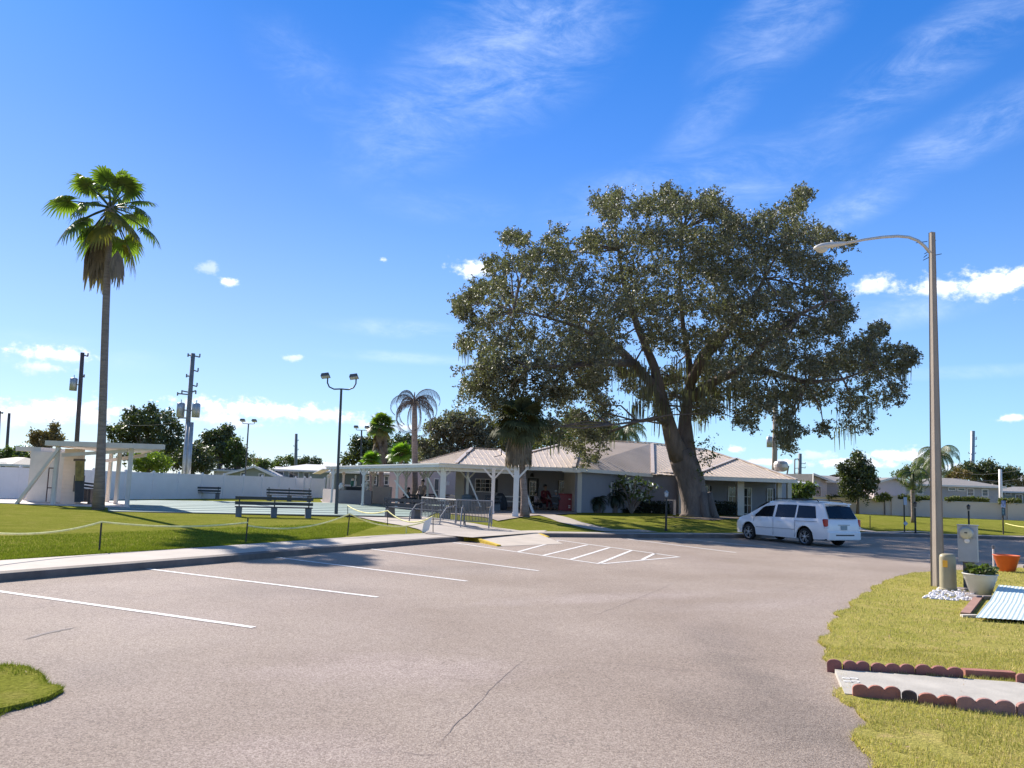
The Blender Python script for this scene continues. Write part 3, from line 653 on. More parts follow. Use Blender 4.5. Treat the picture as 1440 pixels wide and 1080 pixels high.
# second triangle of face A keeps ribs square to the eave e1-e2
def roof_quad(rf, rb, a, b, c, d, sp=.32):
    """a-b eave, c-d top"""
    rf.add([a, b, c], [(0, 1, 2)]); rf.add([a, c, d], [(0, 1, 2)])
    for t in (T3 for T3 in ((a, b, c), (a, c, d))):
        ex = (b-a).normalized(); nzv = (t[1]-t[0]).cross(t[2]-t[0]).normalized(); nzv = nzv if nzv.z > 0 else -nzv
        ey = nzv.cross(ex); Q = [((p-a).dot(ex), (p-a).dot(ey)) for p in t]
        lo, hi = min(q[0] for q in Q), max(q[0] for q in Q); k = math.ceil(lo/sp)*sp
        while k < hi:
            ys = []
            for i in range(3):
                A_, B_ = Q[i], Q[(i+1) % 3]; P_, Q_ = t[i], t[(i+1) % 3]
                if (A_[0]-k)*(B_[0]-k) < 0: ys.append(P_.lerp(Q_, (k-A_[0])/(B_[0]-A_[0])))
            if len(ys) == 2 and (ys[0]-ys[1]).length > .12: rb.bar(ys[0]+nzv*.012, ys[1]+nzv*.012, .05, .016, up=nzv)
            k += sp
rf = MB(); rb = MB()
roof_tri(rf, rb, eL, e1, R1); roof_quad(rf, rb, e1, e2, R2, R1); roof_quad(rf, rb, e2b, e4, R3, R2)
rf.add([R3, e4, bR], [(0, 1, 2)]); rf.add([R1, bL, eL], [(0, 1, 2)]); rf.add([R1, R2, R3, bR, bL], [(0, 1, 2), (0, 2, 3), (0, 3, 4)])
apb = ap+Vector((.3, 4, -.1)); roof_tri(rf, rb, ea, eb, ap); rf.add([ea, ap, apb, ea+Vector((1, 6, .6))], [(0, 1, 2, 3)]); rf.add([eb, eb+Vector((0, 5, 0)), apb, ap], [(0, 1, 2, 3)])
ro = rf.build('roof', ROOFM, club, world=True)
o = rb.build('roof_rib', ROOFM, ro); o.data.transform(Matrix.Translation(-Vector(club.location)))
TRIMR = M('ridge_cap', (.60, .50, .42), .4, .08, 2)
mb = MB()
for a, b in ((R1, R2), (R2, R3), (e1, R1), (eL, R1), (e2, R2), (R3, e4), (ap, eb), (ap, ea)): mb.bar(a+Vector((0, 0, .05)), b+Vector((0, 0, .05)), .22, .05)
o = mb.build('ridge_cap', TRIMR, ro); o.data.transform(Matrix.Translation(-Vector(club.location)))
mb = MB()
for a, b in ((eL, e1), (e1, e2), (ea, eb), (eb, eb+Vector((0, 10, 0)))): mb.bar(a-Vector((0, 0, .10)), b-Vector((0, 0, .10)), .05, .2)
mb.box((e1.x-.1, e1.y+.1, 2.72), (1.0, .12, .16))
mb.build('fascia', WHITE, club, world=True)
mb = MB(); zz = 2.78; sof = [eL, e1, e2, ea, eb, bR, bL]; mb.slab([Vector((p.x, p.y, zz+.03)) for p in (eL, e1, e2, Vector((e2.x+.5, e2.y-.2, 0)), bR, bL)], .03); mb.slab([Vector((p.x, p.y, zz)) for p in (ea, eb, bR)], .03); mb.build('soffit', OFFW, club, world=True)
# roof-top exhaust and plumbing vents
mb = MB(); c = P(1101, 668, 56); mb.lathe([(.28, -.6), (.28, 0), (.3, .02)], c, 16); mb.build('vent_base', OFFW, club, world=True)
mb = MB(); c2 = P(1098, 655, 56); mb.lathe([(.2, -.42), (.42, -.32), (.5, -.12), (.5, .1), (.42, .28), (.2, .36)], c2, 18); mb.build('exhaust_fan', M('galvanised', (.55, .5, .45), .4, .15, 3, metal=.4), club, world=True)
# porch hip roof that meets the pavilion
r2 = MB(); r2b = MB(); f1 = P(641, 652, 41.6); f2 = P(732, 657.3, 42.2); p1 = P(664, 630.5, 47); p2 = P(701, 632.5, 47.5); f0 = P(588, 651, 46.5); b0 = f0+Vector((3, 7, 0)); b2_ = f2+Vector((1, 10, 0))
roof_tri(r2, r2b, f0, f1, p1, .3); roof_quad(r2, r2b, f1, f2, p2, p1, .3); r2.add([p2, f2, b2_], [(0, 1, 2)]); r2.add([p1, p2, b2_, b0], [(0, 1, 2, 3)]); r2.add([p1, b0, f0], [(0, 1, 2)])
hp = thing('porch_roof', 'small tan metal hip roof over the porch between pavilion and clubhouse', 'roof', (p1.x, p1.y, 0))
o = r2.build('roof', ROOFM, hp, world=True); r2b.build('roof_rib', ROOFM, hp, world=True)
mb = MB()
for a, b in ((p1, p2), (p1, f1), (p2, f2), (p1, f0)): mb.bar(a+Vector((0, 0, .04)), b+Vector((0, 0, .04)), .2, .05)
mb.build('ridge_cap', TRIMR, hp, world=True)
mb = MB()
for (u, v, h) in ((656, 645, .35), (667, 634, .3), (705, 640, .3), (717, 651, .3)):
    c = P(u, v, 44.5); mb.tube([c, c+Vector((0, 0, h))], .03, 6); mb.tube([c, c+Vector((-.4, -.2, -.12))], .02, 5)
mb.build('roof_vent', BLK, hp, world=True)
# left wing behind the pavilion
lw = thing('clubhouse_wing', 'pale pink rear wing with a glass door seen under the pavilion roof', 'building', (P(600, 700, 62).x, 62, 0))
A = P(546, 700, 63.5); B = P(645, 700, 60.5); mb = MB(); wL = wallbox(mb, A, B, 0, 3.1); mb.box((B.x+1, 64, 1.5), (.2, 7, 3)); mb.build('wall', PINKW, lw, world=True)
window(lw, wL, (611.5, 674, 617, 705), 1, 2, name='door', gl=GLASS_G, fw=.09)
mb = MB(); q0, q1, z0, z1 = wL.rect(627, 677, 632.5, 682.5); wL.bx(mb, q0, q1, z0, z1, 0, .03); mb.build('notice_board', WHITE, lw, world=True)
mb = MB(); wL.bx(mb, 0, (B-A).length, 2.95, 3.1, 0, .3); mb.build('fascia', WHITE, lw, world=True)
# ------------------------------------------------ pavilion
K1 = P(459, 657.5, 57); K2 = P(618.5, 653.5, 41); K3 = P(731, 659, 42); K1b = K1+Vector((2.5, 6.5, 0)); K2b = K2+Vector((2.8, 7, 0)); K3b = K3+Vector((.6, 7.5, 0))
pav = thing('pavilion', 'open white-posted pavilion with flat roof wrapping round the court corner', 'pavilion', (K2.x, K2.y, 0))
mb = MB()
for q in ((K1, K2, K2b, K1b), (K2, K3, K3b, K2b)): mb.slab([p+Vector((0, 0, .03)) for p in q], .1)
mb.build('roof', OFFW, pav, world=True)
mb = MB()
for a, b in ((K1, K2), (K2, K3)):
    mb.bar(a+Vector((0, 0, -.02)), b+Vector((0, 0, -.02)), .07, .2); mb.bar(a+Vector((0, -.07, .06)), b+Vector((0, -.07, .06)), .13, .06)
    o_ = Vector((.25, .5, -.2)); mb.bar(a+o_, b+o_, .12, .2)
mb.bar(K1, K1b, .07, .2); mb.bar(K1+Vector((0, 0, -.12)), K1+Vector((-1.3, 2.5, -.45)), .6, .05)
mb.build('fascia', WHITE, pav, world=True)
for i in range(1, 12):
    pass
mb = MB()
for i in range(1, 15):
    t = i/15; a = K1.lerp(K2, t)+Vector((.2, .4, -.1)); mb.bar(a, a+Vector((2.4, 6, 0)), .05, .12)
for i in range(1, 12):
    t = i/12; a = K2.lerp(K3, t)+Vector((.1, .3, -.1)); mb.bar(a, a+Vector((.6, 6.6, 0)), .05, .12)
mb.build('rafter', OFFW, pav, world=True)
def ppost(u, v, w_=.15, br=1, tz=None, along=Vector((.77, -.63, 0))):
    g_ = G(u, v); zt = tz or 2.62; m_ = MB(); m_.box((g_.x, g_.y, (g_.z+zt)/2), (w_, w_, zt-g_.z)); m_.box((g_.x, g_.y, g_.z+.1), (w_+.04, w_+.04, .2))
    m_.build('post', WHITE, pav, world=True)
    if br:
        m_ = MB()
        for s_ in (-1, 1): m_.bar((g_.x, g_.y, zt-.55), Vector((g_.x, g_.y, zt))+along*.5*s_, .08)
        m_.build('brace', WHITE, pav, world=True)
for a in ((466.5, 708), (509.5, 712.5), (523, 709), (557, 716.5), (569.5, 713), (594, 713), (600, 716)): ppost(*a)
for a in ((621.5, 722, .3), (656, 718, .14), (692, 724, .16), (724.5, 727, .24)): ppost(*a, along=Vector((1, 0, 0)))
for a, b, Y in (((602, 672), (620, 711), 42.5), ((657, 668), (676, 713), 43), ((555, 675), (575, 700), 46)): mb = MB(); mb.bar(P(*a, Y), P(*b, Y), .12, .08); mb.build('diagonal_brace', WHITE, pav, world=True)
# barbecue enclosure at the far end of the pavilion
bb = thing('barbecue_enclosure', 'half-height block wall enclosure with shade-darkened front around the grill at pavilion end', 'enclosure', (P(490, 700, 55).x, 55, 0))
BLOCK_SHADE = M('shaded_block', (.30, .26, .25), .9, .06, 2, .004, 20); BLOCK_SUN = M('sunlit_block', (.62, .54, .50), .9, .06, 2, .004, 20)  # half wall in two tones, shaded front and sunlit sides painted in
a, b, c = P(473, 700, 54.5), P(522, 700, 54.0), P(453.5, 700, 57.5)
mb = MB(); wallbox(mb, a, b, .1, 1.12, .2); mb.build('front_wall', BLOCK_SHADE, bb, world=True)
mb = MB(); wallbox(mb, c, a, .1, 1.12, .2); mb.build('side_wall', BLOCK_SUN, bb, world=True)
mb = MB(); wallbox(mb, P(522.5, 700, 57), P(549, 700, 56.5), .1, 1.42, .2); mb.build('back_wall', BLOCK_SUN, bb, world=True)
gr = thing('grill', 'black barbecue grill with white lid behind the half wall', 'grill', (P(496, 690, 56).x, 56, .15))
mb = MB(); mb.box((.1, 0, 1.02), (1.05, .5, .36)); mb.box((.1, 0, .45), (.8, .4, .9)); mb.build('body', BLK, gr)
mb = MB(); mb.box((-.35, 0, 1.28), (.5, .4, .12), tp=(.8, .6)); mb.box((.3, 0, 1.23), (.6, .42, .05)); mb.build('lid', WHITE, gr)
jg = thing('jug', 'green cooler jug with white lid standing on the grill shelf', 'jug', (P(495.5, 684, 56).x, 56, Hz(495.5, 684, 56)))
mb = MB(); mb.lathe([(.13, 0), (.15, .05), (.15, .36), (.12, .4)], n=14); mb.build('body', M('green_plastic', (.03, .16, .10), .4), jg, True)
mb = MB(); mb.lathe([(.11, .4), (.12, .42), (.11, .52), (.05, .56)], n=14); mb.build('lid', WHITE, jg, True)
for (u, v, h, lab) in ((499.5, 684, .68, 'tall slim white bottle beside the green jug'), (514.5, 690, .95, 'white bottle-topped canister right of the grill')):
    c = P(u, v, 55.6); t_ = thing('canister', lab, 'canister', c); mb = MB(); mb.lathe([(.09, 0), (.1, .05), (.1, h*.5), (.04, h*.62), (.04, h*.8), (.07, h*.86), (.06, h)], n=12); mb.build('body', WHITE, t_, True); mb = MB(); mb.ball((0, 0, h+.05), .07); mb.build('cap', WHITE, t_, True)
for (u, v, lab) in ((479.5, 690, 'lumpy white cloth bundle left of the grill on the half wall'), (514, 690.5, 'white cloth bundle on the right end of the half wall')):
    c = P(u, v, 54.8); t_ = MB(); 
    for i in range(6): t_.ball((random.uniform(-.18, .18), random.uniform(-.1, .1), .1+.09*i*random.uniform(.3, 1)), .15*random.uniform(.7, 1.1), 10)
    o = t_.build('cloth_bundle', WHITE, smooth=True); o.location = (c.x, c.y, 1.12); tag(o, lab, 'bundle')
for (u, v0, v1, lab) in ((459.5, 708, 671.5, 'left white gate post beside the barbecue enclosure'), (463.5, 706, 668.5, 'right white gate post with round globe top'), (482, 690, 668, 'thin white lamp arm rising behind the half wall')):
    Y = 57.8; b = P(u, v0, Y); h = Hz(u, v1, Y)-.12; t_ = thing('white_post', lab, 'post', (b.x, b.y, .12)); mb = MB(); mb.box((0, 0, h/2), (.14, .14, h)); mb.build('shaft', WHITE, t_); mb = MB(); mb.ball((0, 0, h+.1), .13); mb.build('cap', WHITE, t_, True)
# ------------------------------------------------ houses
SHING = M('grey_shingle', (.25, .23, .22), .9, .12, 3, .01, 30); LROOF = M('pale_roof', (.52, .50, .50), .7, .08, 1.2, dirt=.15)
def house(label, u0, Y0, u1, Y1, veave, vridge, wcol, rmat, depth=9, gable=None, wins=(), group=None, name='house', hipin=2.5, ovr=.4, z0=0):
    """long side u0..u1 faces the camera; gable='left' shows a gable end from u0g..u0"""
    A, B = P(u0, 700, Y0), P(u1, 700, Y1); ze = Hz((u0+u1)/2, veave, (Y0+Y1)/2); zr = Hz((u0+u1)/2, vridge, (Y0+Y1)/2+depth/2)
    t_ = thing(name, label, 'house', ((A.x+B.x)/2, (A.y+B.y)/2, 0), group=group)
    w_ = Wall(A, B); Ln = (w_.B-w_.A).length; mb = MB(); w_.bx(mb, 0, Ln, z0, ze, -depth, 0)
    c = [w_.pos(-ovr, ze, ovr), w_.pos(Ln+ovr, ze, ovr), w_.pos(Ln+ovr, ze, -depth-ovr), w_.pos(-ovr, ze, -depth-ovr)]
    r1, r2_ = w_.pos(hipin, zr, -depth/2), w_.pos(Ln-hipin, zr, -depth/2)
    if hipin <= 0:
        for q in (0, Ln): mb.add([w_.pos(q, ze-.01, -.02), w_.pos(q, ze-.01, -depth+.02), w_.pos(q, zr-.12, -depth/2)], [(0, 1, 2)])
    mb.build('wall', wcol, t_, world=True)
    rm = MB(); rm.add(c+[r1, r2_], [(0, 1, 5, 4), (1, 2, 5), (2, 3, 4, 5), (3, 0, 4), (3, 2, 1, 0)] if hipin > 0 else [(0, 1, 5, 4), (2, 3, 4, 5)]); 
    rm.build('roof', rmat, t_, world=True)
    fm = MB()
    for i in range(4): fm.bar(c[i]-Vector((0, 0, .09)), c[(i+1) % 4]-Vector((0, 0, .09)), .05, .18) if (hipin > 0 or i in (0, 2)) else None
    if hipin <= 0:
        for a, b in ((c[0], r1), (c[3], r1), (c[1], r2_), (c[2], r2_)): fm.bar(a-Vector((0, 0, .09)), b-Vector((0, 0, .09)), .06, .2)
    fm.build('fascia', WHITE, t_, world=True)
    for wn in wins: window(t_, w_, wn[:4], wn[4], wn[5], fw=.09, gl=GLASS_G if len(wn) > 6 else GLASS, name=wn[7] if len(wn) > 7 else 'window')
    return t_, w_
GREYS = siding('grey_house_siding', (.42, .40, .40), .2); GREENS = siding('sage_siding', (.34, .36, .30), .2); DTEAL = siding('dark_teal_siding', (.11, .125, .125), .2)
BLUEG = siding('blue_grey_siding', (.36, .36, .37), .2); WARMW = siding('warm_white_siding', (.66, .60, .58), .2); PINKS = siding('pinkish_siding', (.70, .60, .60), .18)
# right side
house('long grey ranch house with white-trimmed windows beyond the right-hand wall', 1287, 86, 1408, 84, 682.5, 673, GREYS, SHING, 9, wins=((1290, 684.5, 1297, 694, 1, 2, 1), (1334, 686.5, 1343, 689, 1, 1), (1347, 687, 1356, 689.5, 1, 1), (1360.5, 688, 1368.5, 696.5, 1, 2, 1), (1381.5, 689, 1388.5, 697, 1, 2, 1)), hipin=3)
house('lower green-grey house at the far right with flat white eave line', 1390, 90, 1500, 86, 691.5, 685, GREENS, SHING, 9, wins=((1394, 693, 1404, 700, 3, 3), (1414, 693, 1421, 695.5, 1, 1), (1429, 696, 1437, 706, 2, 1)))
# pink gable end house: gable faces camera
def gable_house(label, u0, u1, Y, veave, vpeak, wcol, rmat, depth=12, wins=(), door=None, upk=None, name='house', ang=0):
    A, B = P(u0, 700, Y), P(u1, 700, Y+ang); w_ = Wall(A, B); Ln = (w_.B-w_.A).length
    ze = Hz((u0+u1)/2, veave, Y); zp = Hz((u0+u1)/2, vpeak, Y); qp = Ln/2 if upk is None else w_.loc(upk, 690)[0]
    t_ = thing(name, label, 'house', ((A.x+B.x)/2, (A.y+B.y)/2, 0)); mb = MB()
    f = [w_.pos(0, 0), w_.pos(Ln, 0), w_.pos(Ln, ze), w_.pos(qp, zp), w_.pos(0, ze)]; bk = [p-w_.n*depth for p in f]
    mb.add(f+bk, [(0, 1, 2, 3, 4), (9, 8, 7, 6, 5), (0, 5, 6, 1), (1, 6, 7, 2), (4, 9, 5, 0)]); mb.build('wall', wcol, t_, world=True)
    rm = MB(); o = .45; sl = (zp-ze)/max(.1, qp); sr = (zp-ze)/max(.1, Ln-qp)
    F = [w_.pos(-o, ze-o*sl+.08, o), w_.pos(qp, zp+.08, o), w_.pos(Ln+o, ze-o*sr+.08, o)]; Bk = [p-w_.n*(depth+2*o) for p in F]
    rm.add(F+Bk, [(0, 1, 4, 3), (1, 2, 5, 4)]); rm.add([p-Vector((0, 0, .06)) for p in F+Bk], [(3, 4, 1, 0), (4, 5, 2, 1)]); rm.build('roof', rmat, t_, world=True)
    fm = MB(); fm.bar(F[0], F[1], .06, .22); fm.bar(F[1], F[2], .06, .22); fm.bar(F[2], Bk[2], .06, .2); fm.bar(F[0], Bk[0], .06, .2); fm.build('fascia', WHITE, t_, world=True)
    for wn in wins: window(t_, w_, wn[:4], wn[4], wn[5], fw=.09, gl=GLASS_G, name=wn[6] if len(wn) > 6 else 'window')
    return t_
gable_house('pinkish gable-fronted house between the round hedge and the street lamp', 1229, 1284, 82, 681, 672.5, PINKS, SHING, 4, upk=1256)
gable_house('house with slanted white gable edge and sliding door left of the dark tree', 1142, 1163, 84, 676, 668, WARMW, SHING, 5, wins=((1146.5, 684, 1153.5, 698, 2, 1, 'door'),), upk=1139, ang=1)
house('plain blue-grey house wing half hidden by the dark conical tree', 1163, 85, 1200, 86, 677, 669.5, BLUEG, SHING, 8, hipin=0)
house('pink-walled bungalow showing through the tree at the wall', 1186, 95, 1222, 95, 674, 668, PINKS, SHING, 8)
house('low house with carport eave just right of the clubhouse', 1112, 74, 1143, 77, 679.5, 672, BLUEG, LROOF, 8, wins=((1127, 682, 1133, 692, 1, 1),))
house('tiny distant white-roofed house at the far right edge', 1406, 120, 1480, 118, 676, 668, WARMW, LROOF, 8)
# left side, beyond the white fence
house('sage green house with pale hip roof and porch beyond the white fence', 384, 84, 466, 84, 661, 652.5, GREENS, LROOF, 10, wins=((391, 664, 398, 673, 1, 1, 1), (407, 664, 419, 673, 2, 1), (428, 665, 434, 673, 1, 1)), hipin=2)
gable_house('low sage green gabled house with white roof edge left of the porch house', 320, 383, 80, 668, 657, GREENS, LROOF, 10, wins=((365, 667, 371, 671.5, 1, 1), (339.5, 665, 344, 672, 1, 1)), upk=357)
house('white metal roofed carport in front of the oaks beyond the fence', 298, 90, 352, 86, 661, 654.5, WARMW, M('white_roof', (.75, .70, .70), .6, .06), 8, hipin=0)
house('small beige-roofed house at the left edge beyond the fence', -40, 62, 9, 62, 651.5, 641.5, WARMW, M('beige_roof', (.5, .44, .36), .8, .1), 7, wins=((2, 652, 8, 657, 1, 1),), hipin=1)
house('dark low shed roof just left of the shelter behind the fence', 17, 66, 56, 66, 652, 648.5, DTEAL, SHING, 5)
house('dark teal house with white-trimmed windows behind the barbecue enclosure', 470, 78, 560, 76, 664, 655, DTEAL, M('tan_flat_roof', (.58, .52, .48), .7, .06), 9, wins=((515, 669, 519.5, 675, 1, 1), (526.5, 670, 529, 681, 1, 2), (541.5, 670, 546, 681, 1, 2)), hipin=.5)
# ------------------------------------------------ walls and fences
wall_r = thing('boundary_wall', 'long beige stucco boundary wall across the far side of the right lawn', 'wall', (P(1300, 720, 79).x, 79, 0))
A, B = P(1128, 700, 83), P(1560, 700, 73); mb = MB(); wl = wallbox(mb, A, B, 0, 1.68, .2); mb.build('wall', M('beige_stucco', (.80, .62, .50), .9, .06, .4, .006, 20, dirt=.12), wall_r, world=True)
mb = MB(); wl.bx(mb, 0, (B-A).length, 1.68, 1.76, -.23, .03); mb.build('coping', M('light_coping', (.70, .62, .55), .8), wall_r, world=True)
for u in (1258, 1421):
    q = wl.loc(u, 710)[0]; mb = MB(); wl.bx(mb, q-.28, q+.28, 0, 2.02, -.35, .12); wl.bx(mb, q-.34, q+.34, 2.02, 2.1, -.4, .17); mb.build('pillar', MATS['beige_stucco'], wall_r, world=True)
VINYL = M('white_vinyl', (.84, .81, .82), .45, .04, 1.5, dirt=.1)
def vfence(label, A, B, z0, h, seg):
    w_ = Wall(A, B); Ln = (w_.B-w_.A).length; n = max(1, round(Ln/seg)); t_ = thing('vinyl_fence', label, 'fence', (A.x, A.y, 0))
    pn = MB(); ps = MB(); cp = MB()
    for i in range(n):
        q0, q1 = Ln*i/n, Ln*(i+1)/n; w_.bx(pn, q0+.06, q1-.06, z0+.04, z0+h-.06, -.025, .025); w_.bx(pn, q0+.06, q1-.06, z0+h-.12, z0+h-.02, -.04, .04); w_.bx(pn, q0+.06, q1-.06, z0, z0+.16, -.04, .04)
    pn.build('panel', VINYL, t_, world=True)
    for i in range(n+1):
        q = Ln*i/n; ps = MB(); cp = MB(); w_.bx(ps, q-.065, q+.065, z0-.1, z0+h+.03, -.065, .065); c = w_.pos(q, z0+h+.07); cp.box(c, (.16, .16, .09), w_.ang, tp=(.3, .3)); ps.build('post', VINYL, t_, world=True); cp.build('post_cap', WHITE, t_, world=True)
    return t_
def fz(u, v, h=1.8): # depth where a fence of height h shows base at v
    return None
vfence('white vinyl privacy fence stretch left of and behind the shelter', P(-90, 700, 42), P(128, 700, 47), .12, 1.78, 2.1)
vfence('white vinyl privacy fence from the palm to the barbecue enclosure', P(128, 700, 47)+Vector((.1, .05, 0)), P(455, 700, 72), .10, 1.78, 2.4)
for i, u in enumerate((427, 435.5)):
    b = G(u, 700.5); t_ = thing('gate_post', ('left', 'right')[i]+' white gate post with ball cap in front of the vinyl fence', 'post', b); h = Hz(u, 673, b.y)-b.z
    mb = MB(); mb.box((0, 0, h/2), (.13, .13, h)); mb.build('shaft', WHITE, t_); mb = MB(); mb.ball((0, 0, h+.08), .1); mb.build('cap', WHITE, t_, True)
# ------------------------------------------------ left shelter
sh = thing('shelter', 'small cream lean-to shelter with flat roof and slanted side braces by the palm', 'shelter', (P(110, 711, 38).x, 38, .13))
YS = 39; SIDE = siding('cream_siding', (.82, .64, .50), .2)
A = P(84, 711, YS); B = P(105, 711, YS); mb = MB(); z1 = Hz(95, 631, YS)
mb.box(((A.x+B.x)/2, YS+.25, (z1+.13)/2), (B.x-A.x, .5, z1-.13)); mb.build('storage_wall', SIDE, sh, world=True)
mb = MB(); C = P(62, 708, 40.5); D = P(82, 711, YS+.2); mb.box(((C.x+D.x)/2-.3, 40.6, 1.45), (D.x-C.x+.7, 1.1, 2.55)); mb.build('side_wall', OFFW, sh, world=True)
mb = MB(); mb.box((C.x+.35, 40.06, 1.05), (.05, .04, 1.7)); mb.box((C.x+.6, 40.06, 1.05), (.05, .04, 1.7)); mb.box((C.x+.475, 40.06, 1.9), (.3, .04, .05)); mb.box((C.x+.475, 40.06, .9), (.3, .04, .05)); mb.build('door_frame', M('rust_brown', (.09, .045, .04), .7), sh, world=True)
a, b = P(65, 620, YS-1.2), P(231, 623.5, YS-1.2); zt = a.z+.0; bkx = P(200, 630, 44).x; mb = MB(); mb.slab([Vector((a.x, a.y, zt)), Vector((b.x, b.y, zt)), Vector((bkx, 44, zt-.1)), Vector((a.x+.3, 44, zt-.1))], .16); mb.build('roof', OFFW, sh, world=True)
mb = MB(); mb.bar(Vector((a.x, a.y-.04, zt-.1)), Vector((b.x, b.y-.04, zt-.1)), .05, .24); mb.bar(Vector((a.x-.03, a.y, zt-.1)), Vector((a.x-.03, 44, zt-.2)), .05, .24); mb.bar(Vector((b.x+.03, b.y, zt-.1)), Vector((bkx, 44, zt-.2)), .05, .22); mb.build('fascia', OFFW, sh, world=True)
mb = MB(); c = P(53, 631, 41); mb.box((c.x, 41.8, c.z-.05), (1.3, 3.2, .22)); mb.build('side_roof', OFFW, sh, world=True)
mb = MB(); c = P(44, 634, 40.4); mb.tube([c, c+Vector((.02, 0, -.28)), c+Vector((.3, 0, -.4))], .06, 8); mb.build('gutter_spout', OFFW, sh, world=True)
for pa, pb, Y0, Y1 in (((84, 630), (17, 717), 37.9, 37.7), ((92, 634), (30, 710), 42, 41.5)):
    mb = MB(); mb.bar(P(*pa, Y0), P(*pb, Y1), .2, .12); mb.build('slanted_brace', OFFW, sh, world=True)
for (u, Y) in ((77, 38.0), (181, 38.2), (165, 40.8), (153, 43.2)):
    c = P(u, 680, Y); mb = MB(); mb.box((c.x, c.y, (zt-.13)/2+.05), (.16, .16, zt-.2)); mb.build('post', OFFW, sh, world=True)
mb = MB(); mb.tube([P(79, 640, 38), P(77, 705, 38), P(76.5, 711, 38), P(68, 714, 37.8)], .05, 8); mb.build('downpipe', OFFW, sh, world=True)
mb = MB(); mb.bar(P(150, 648, 43), P(205, 640, 40), .12, .16); mb.bar(P(88, 640, 38.2), P(180, 634, 38.2), .1, .16); mb.build('beam', OFFW, sh, world=True)
mb = MB(); pts = [P(-60, 718, 38), P(183, 718, 37.4), P(175, 706, 45), P(-60, 702, 45)]; mb.slab([Vector((p.x, p.y, .165)) for p in pts], .06); struct(mb.build('shelter_slab', M('pale_concrete', (.62, .55, .50), .85, .08, 1.5, dirt=.15)))
# hanging tools and the bench/planter inside
t_ = thing('tool_rack', 'rack of dark and yellow long-handled court cues hanging in the shelter', 'rack', P(112, 690, 39.6)); mb = MB()
for i in range(8):
    u = 107+i*1.6; mb.tube([P(u, 648+random.uniform(-2, 3), 38.7), P(u-1.5, 706, 38.7)], .035, 6)
mb.build('cue', M('dark_shaft', (.05, .05, .055), .5), t_, world=True); mb = MB()
for i in range(4): u = 108+i*2.8; mb.tube([P(u, 648, 38.6), P(u-.6, 676, 38.6)], .06, 6)
mb.build('yellow_cue', M('ochre', (.30, .22, .06), .6, .4, 5), t_, world=True)
mb = MB(); c = P(112, 647, 38.7); mb.box(c, (.55, .1, .12)); mb.box(P(111, 680, 38.75), (.5, .08, .8)); mb.build('rail', M('old_wood', (.16, .12, .09), .8, .3, 4), t_, world=True)
t_ = thing('bench', 'dark slatted seat back and grey block beside the palm trunk in the shelter', 'bench', P(124, 708, 40)); mb = MB()
for i in range(5): mb.bar(P(117, 679+i*4.5, 40), P(133, 681+i*4.5, 40), .04, .09)
mb.build('slat', M('charcoal_board', (.045, .05, .06), .6), t_, world=True); mb = MB(); c = P(121, 697, 39.8); mb.box(c, (.34, .5, .62)); c2 = P(128, 700, 39.9); mb.box(c2, (.12, .4, .9)); mb.build('block', CONCD, t_, world=True)
# ================================================================== VEGETATION
BARK = M('oak_bark', (.19, .145, .12), .95, .3, 3, .06, 9, stretch=(1, 1, .35), dirt=.5)
OAKL = M('oak_leaf', (.058, .056, .036), .55, .5, .45, isl=.6, col2=(.32, .29, .20), transl=.15, spec=.3)
DARKL = M('dark_leaf', (.055, .07, .026), .5, .4, .4, isl=.7, col2=(.13, .14, .05), transl=.15)
MIDL = M('mid_leaf', (.07, .10, .025), .5, .4, .4, isl=.7, col2=(.17, .20, .05), transl=.25)
YELL = M('yellow_green_leaf', (.12, .17, .025), .5, .3, .5, isl=.7, col2=(.24, .28, .05), transl=.3)
BRNL = M('brownish_leaf', (.16, .12, .05), .6, .3, .6, isl=.7, col2=(.30, .20, .08), transl=.2)
HEDGE = M('hedge_leaf', (.012, .022, .010), .5, .3, 1, isl=.6, col2=(.03, .05, .02), transl=.1)
BUSHL = M('olive_bush_leaf', (.10, .12, .02), .55, .3, .8, isl=.6, col2=(.20, .21, .04), transl=.2)
MOSS = M('spanish_moss', (.17, .155, .13), .95, .25, 2, isl=.5, transl=.3, spec=.1)
TRUNK = M('grey_trunk', (.27, .21, .18), .95, .28, 2, .03, 3, stretch=(1, 1, 7))
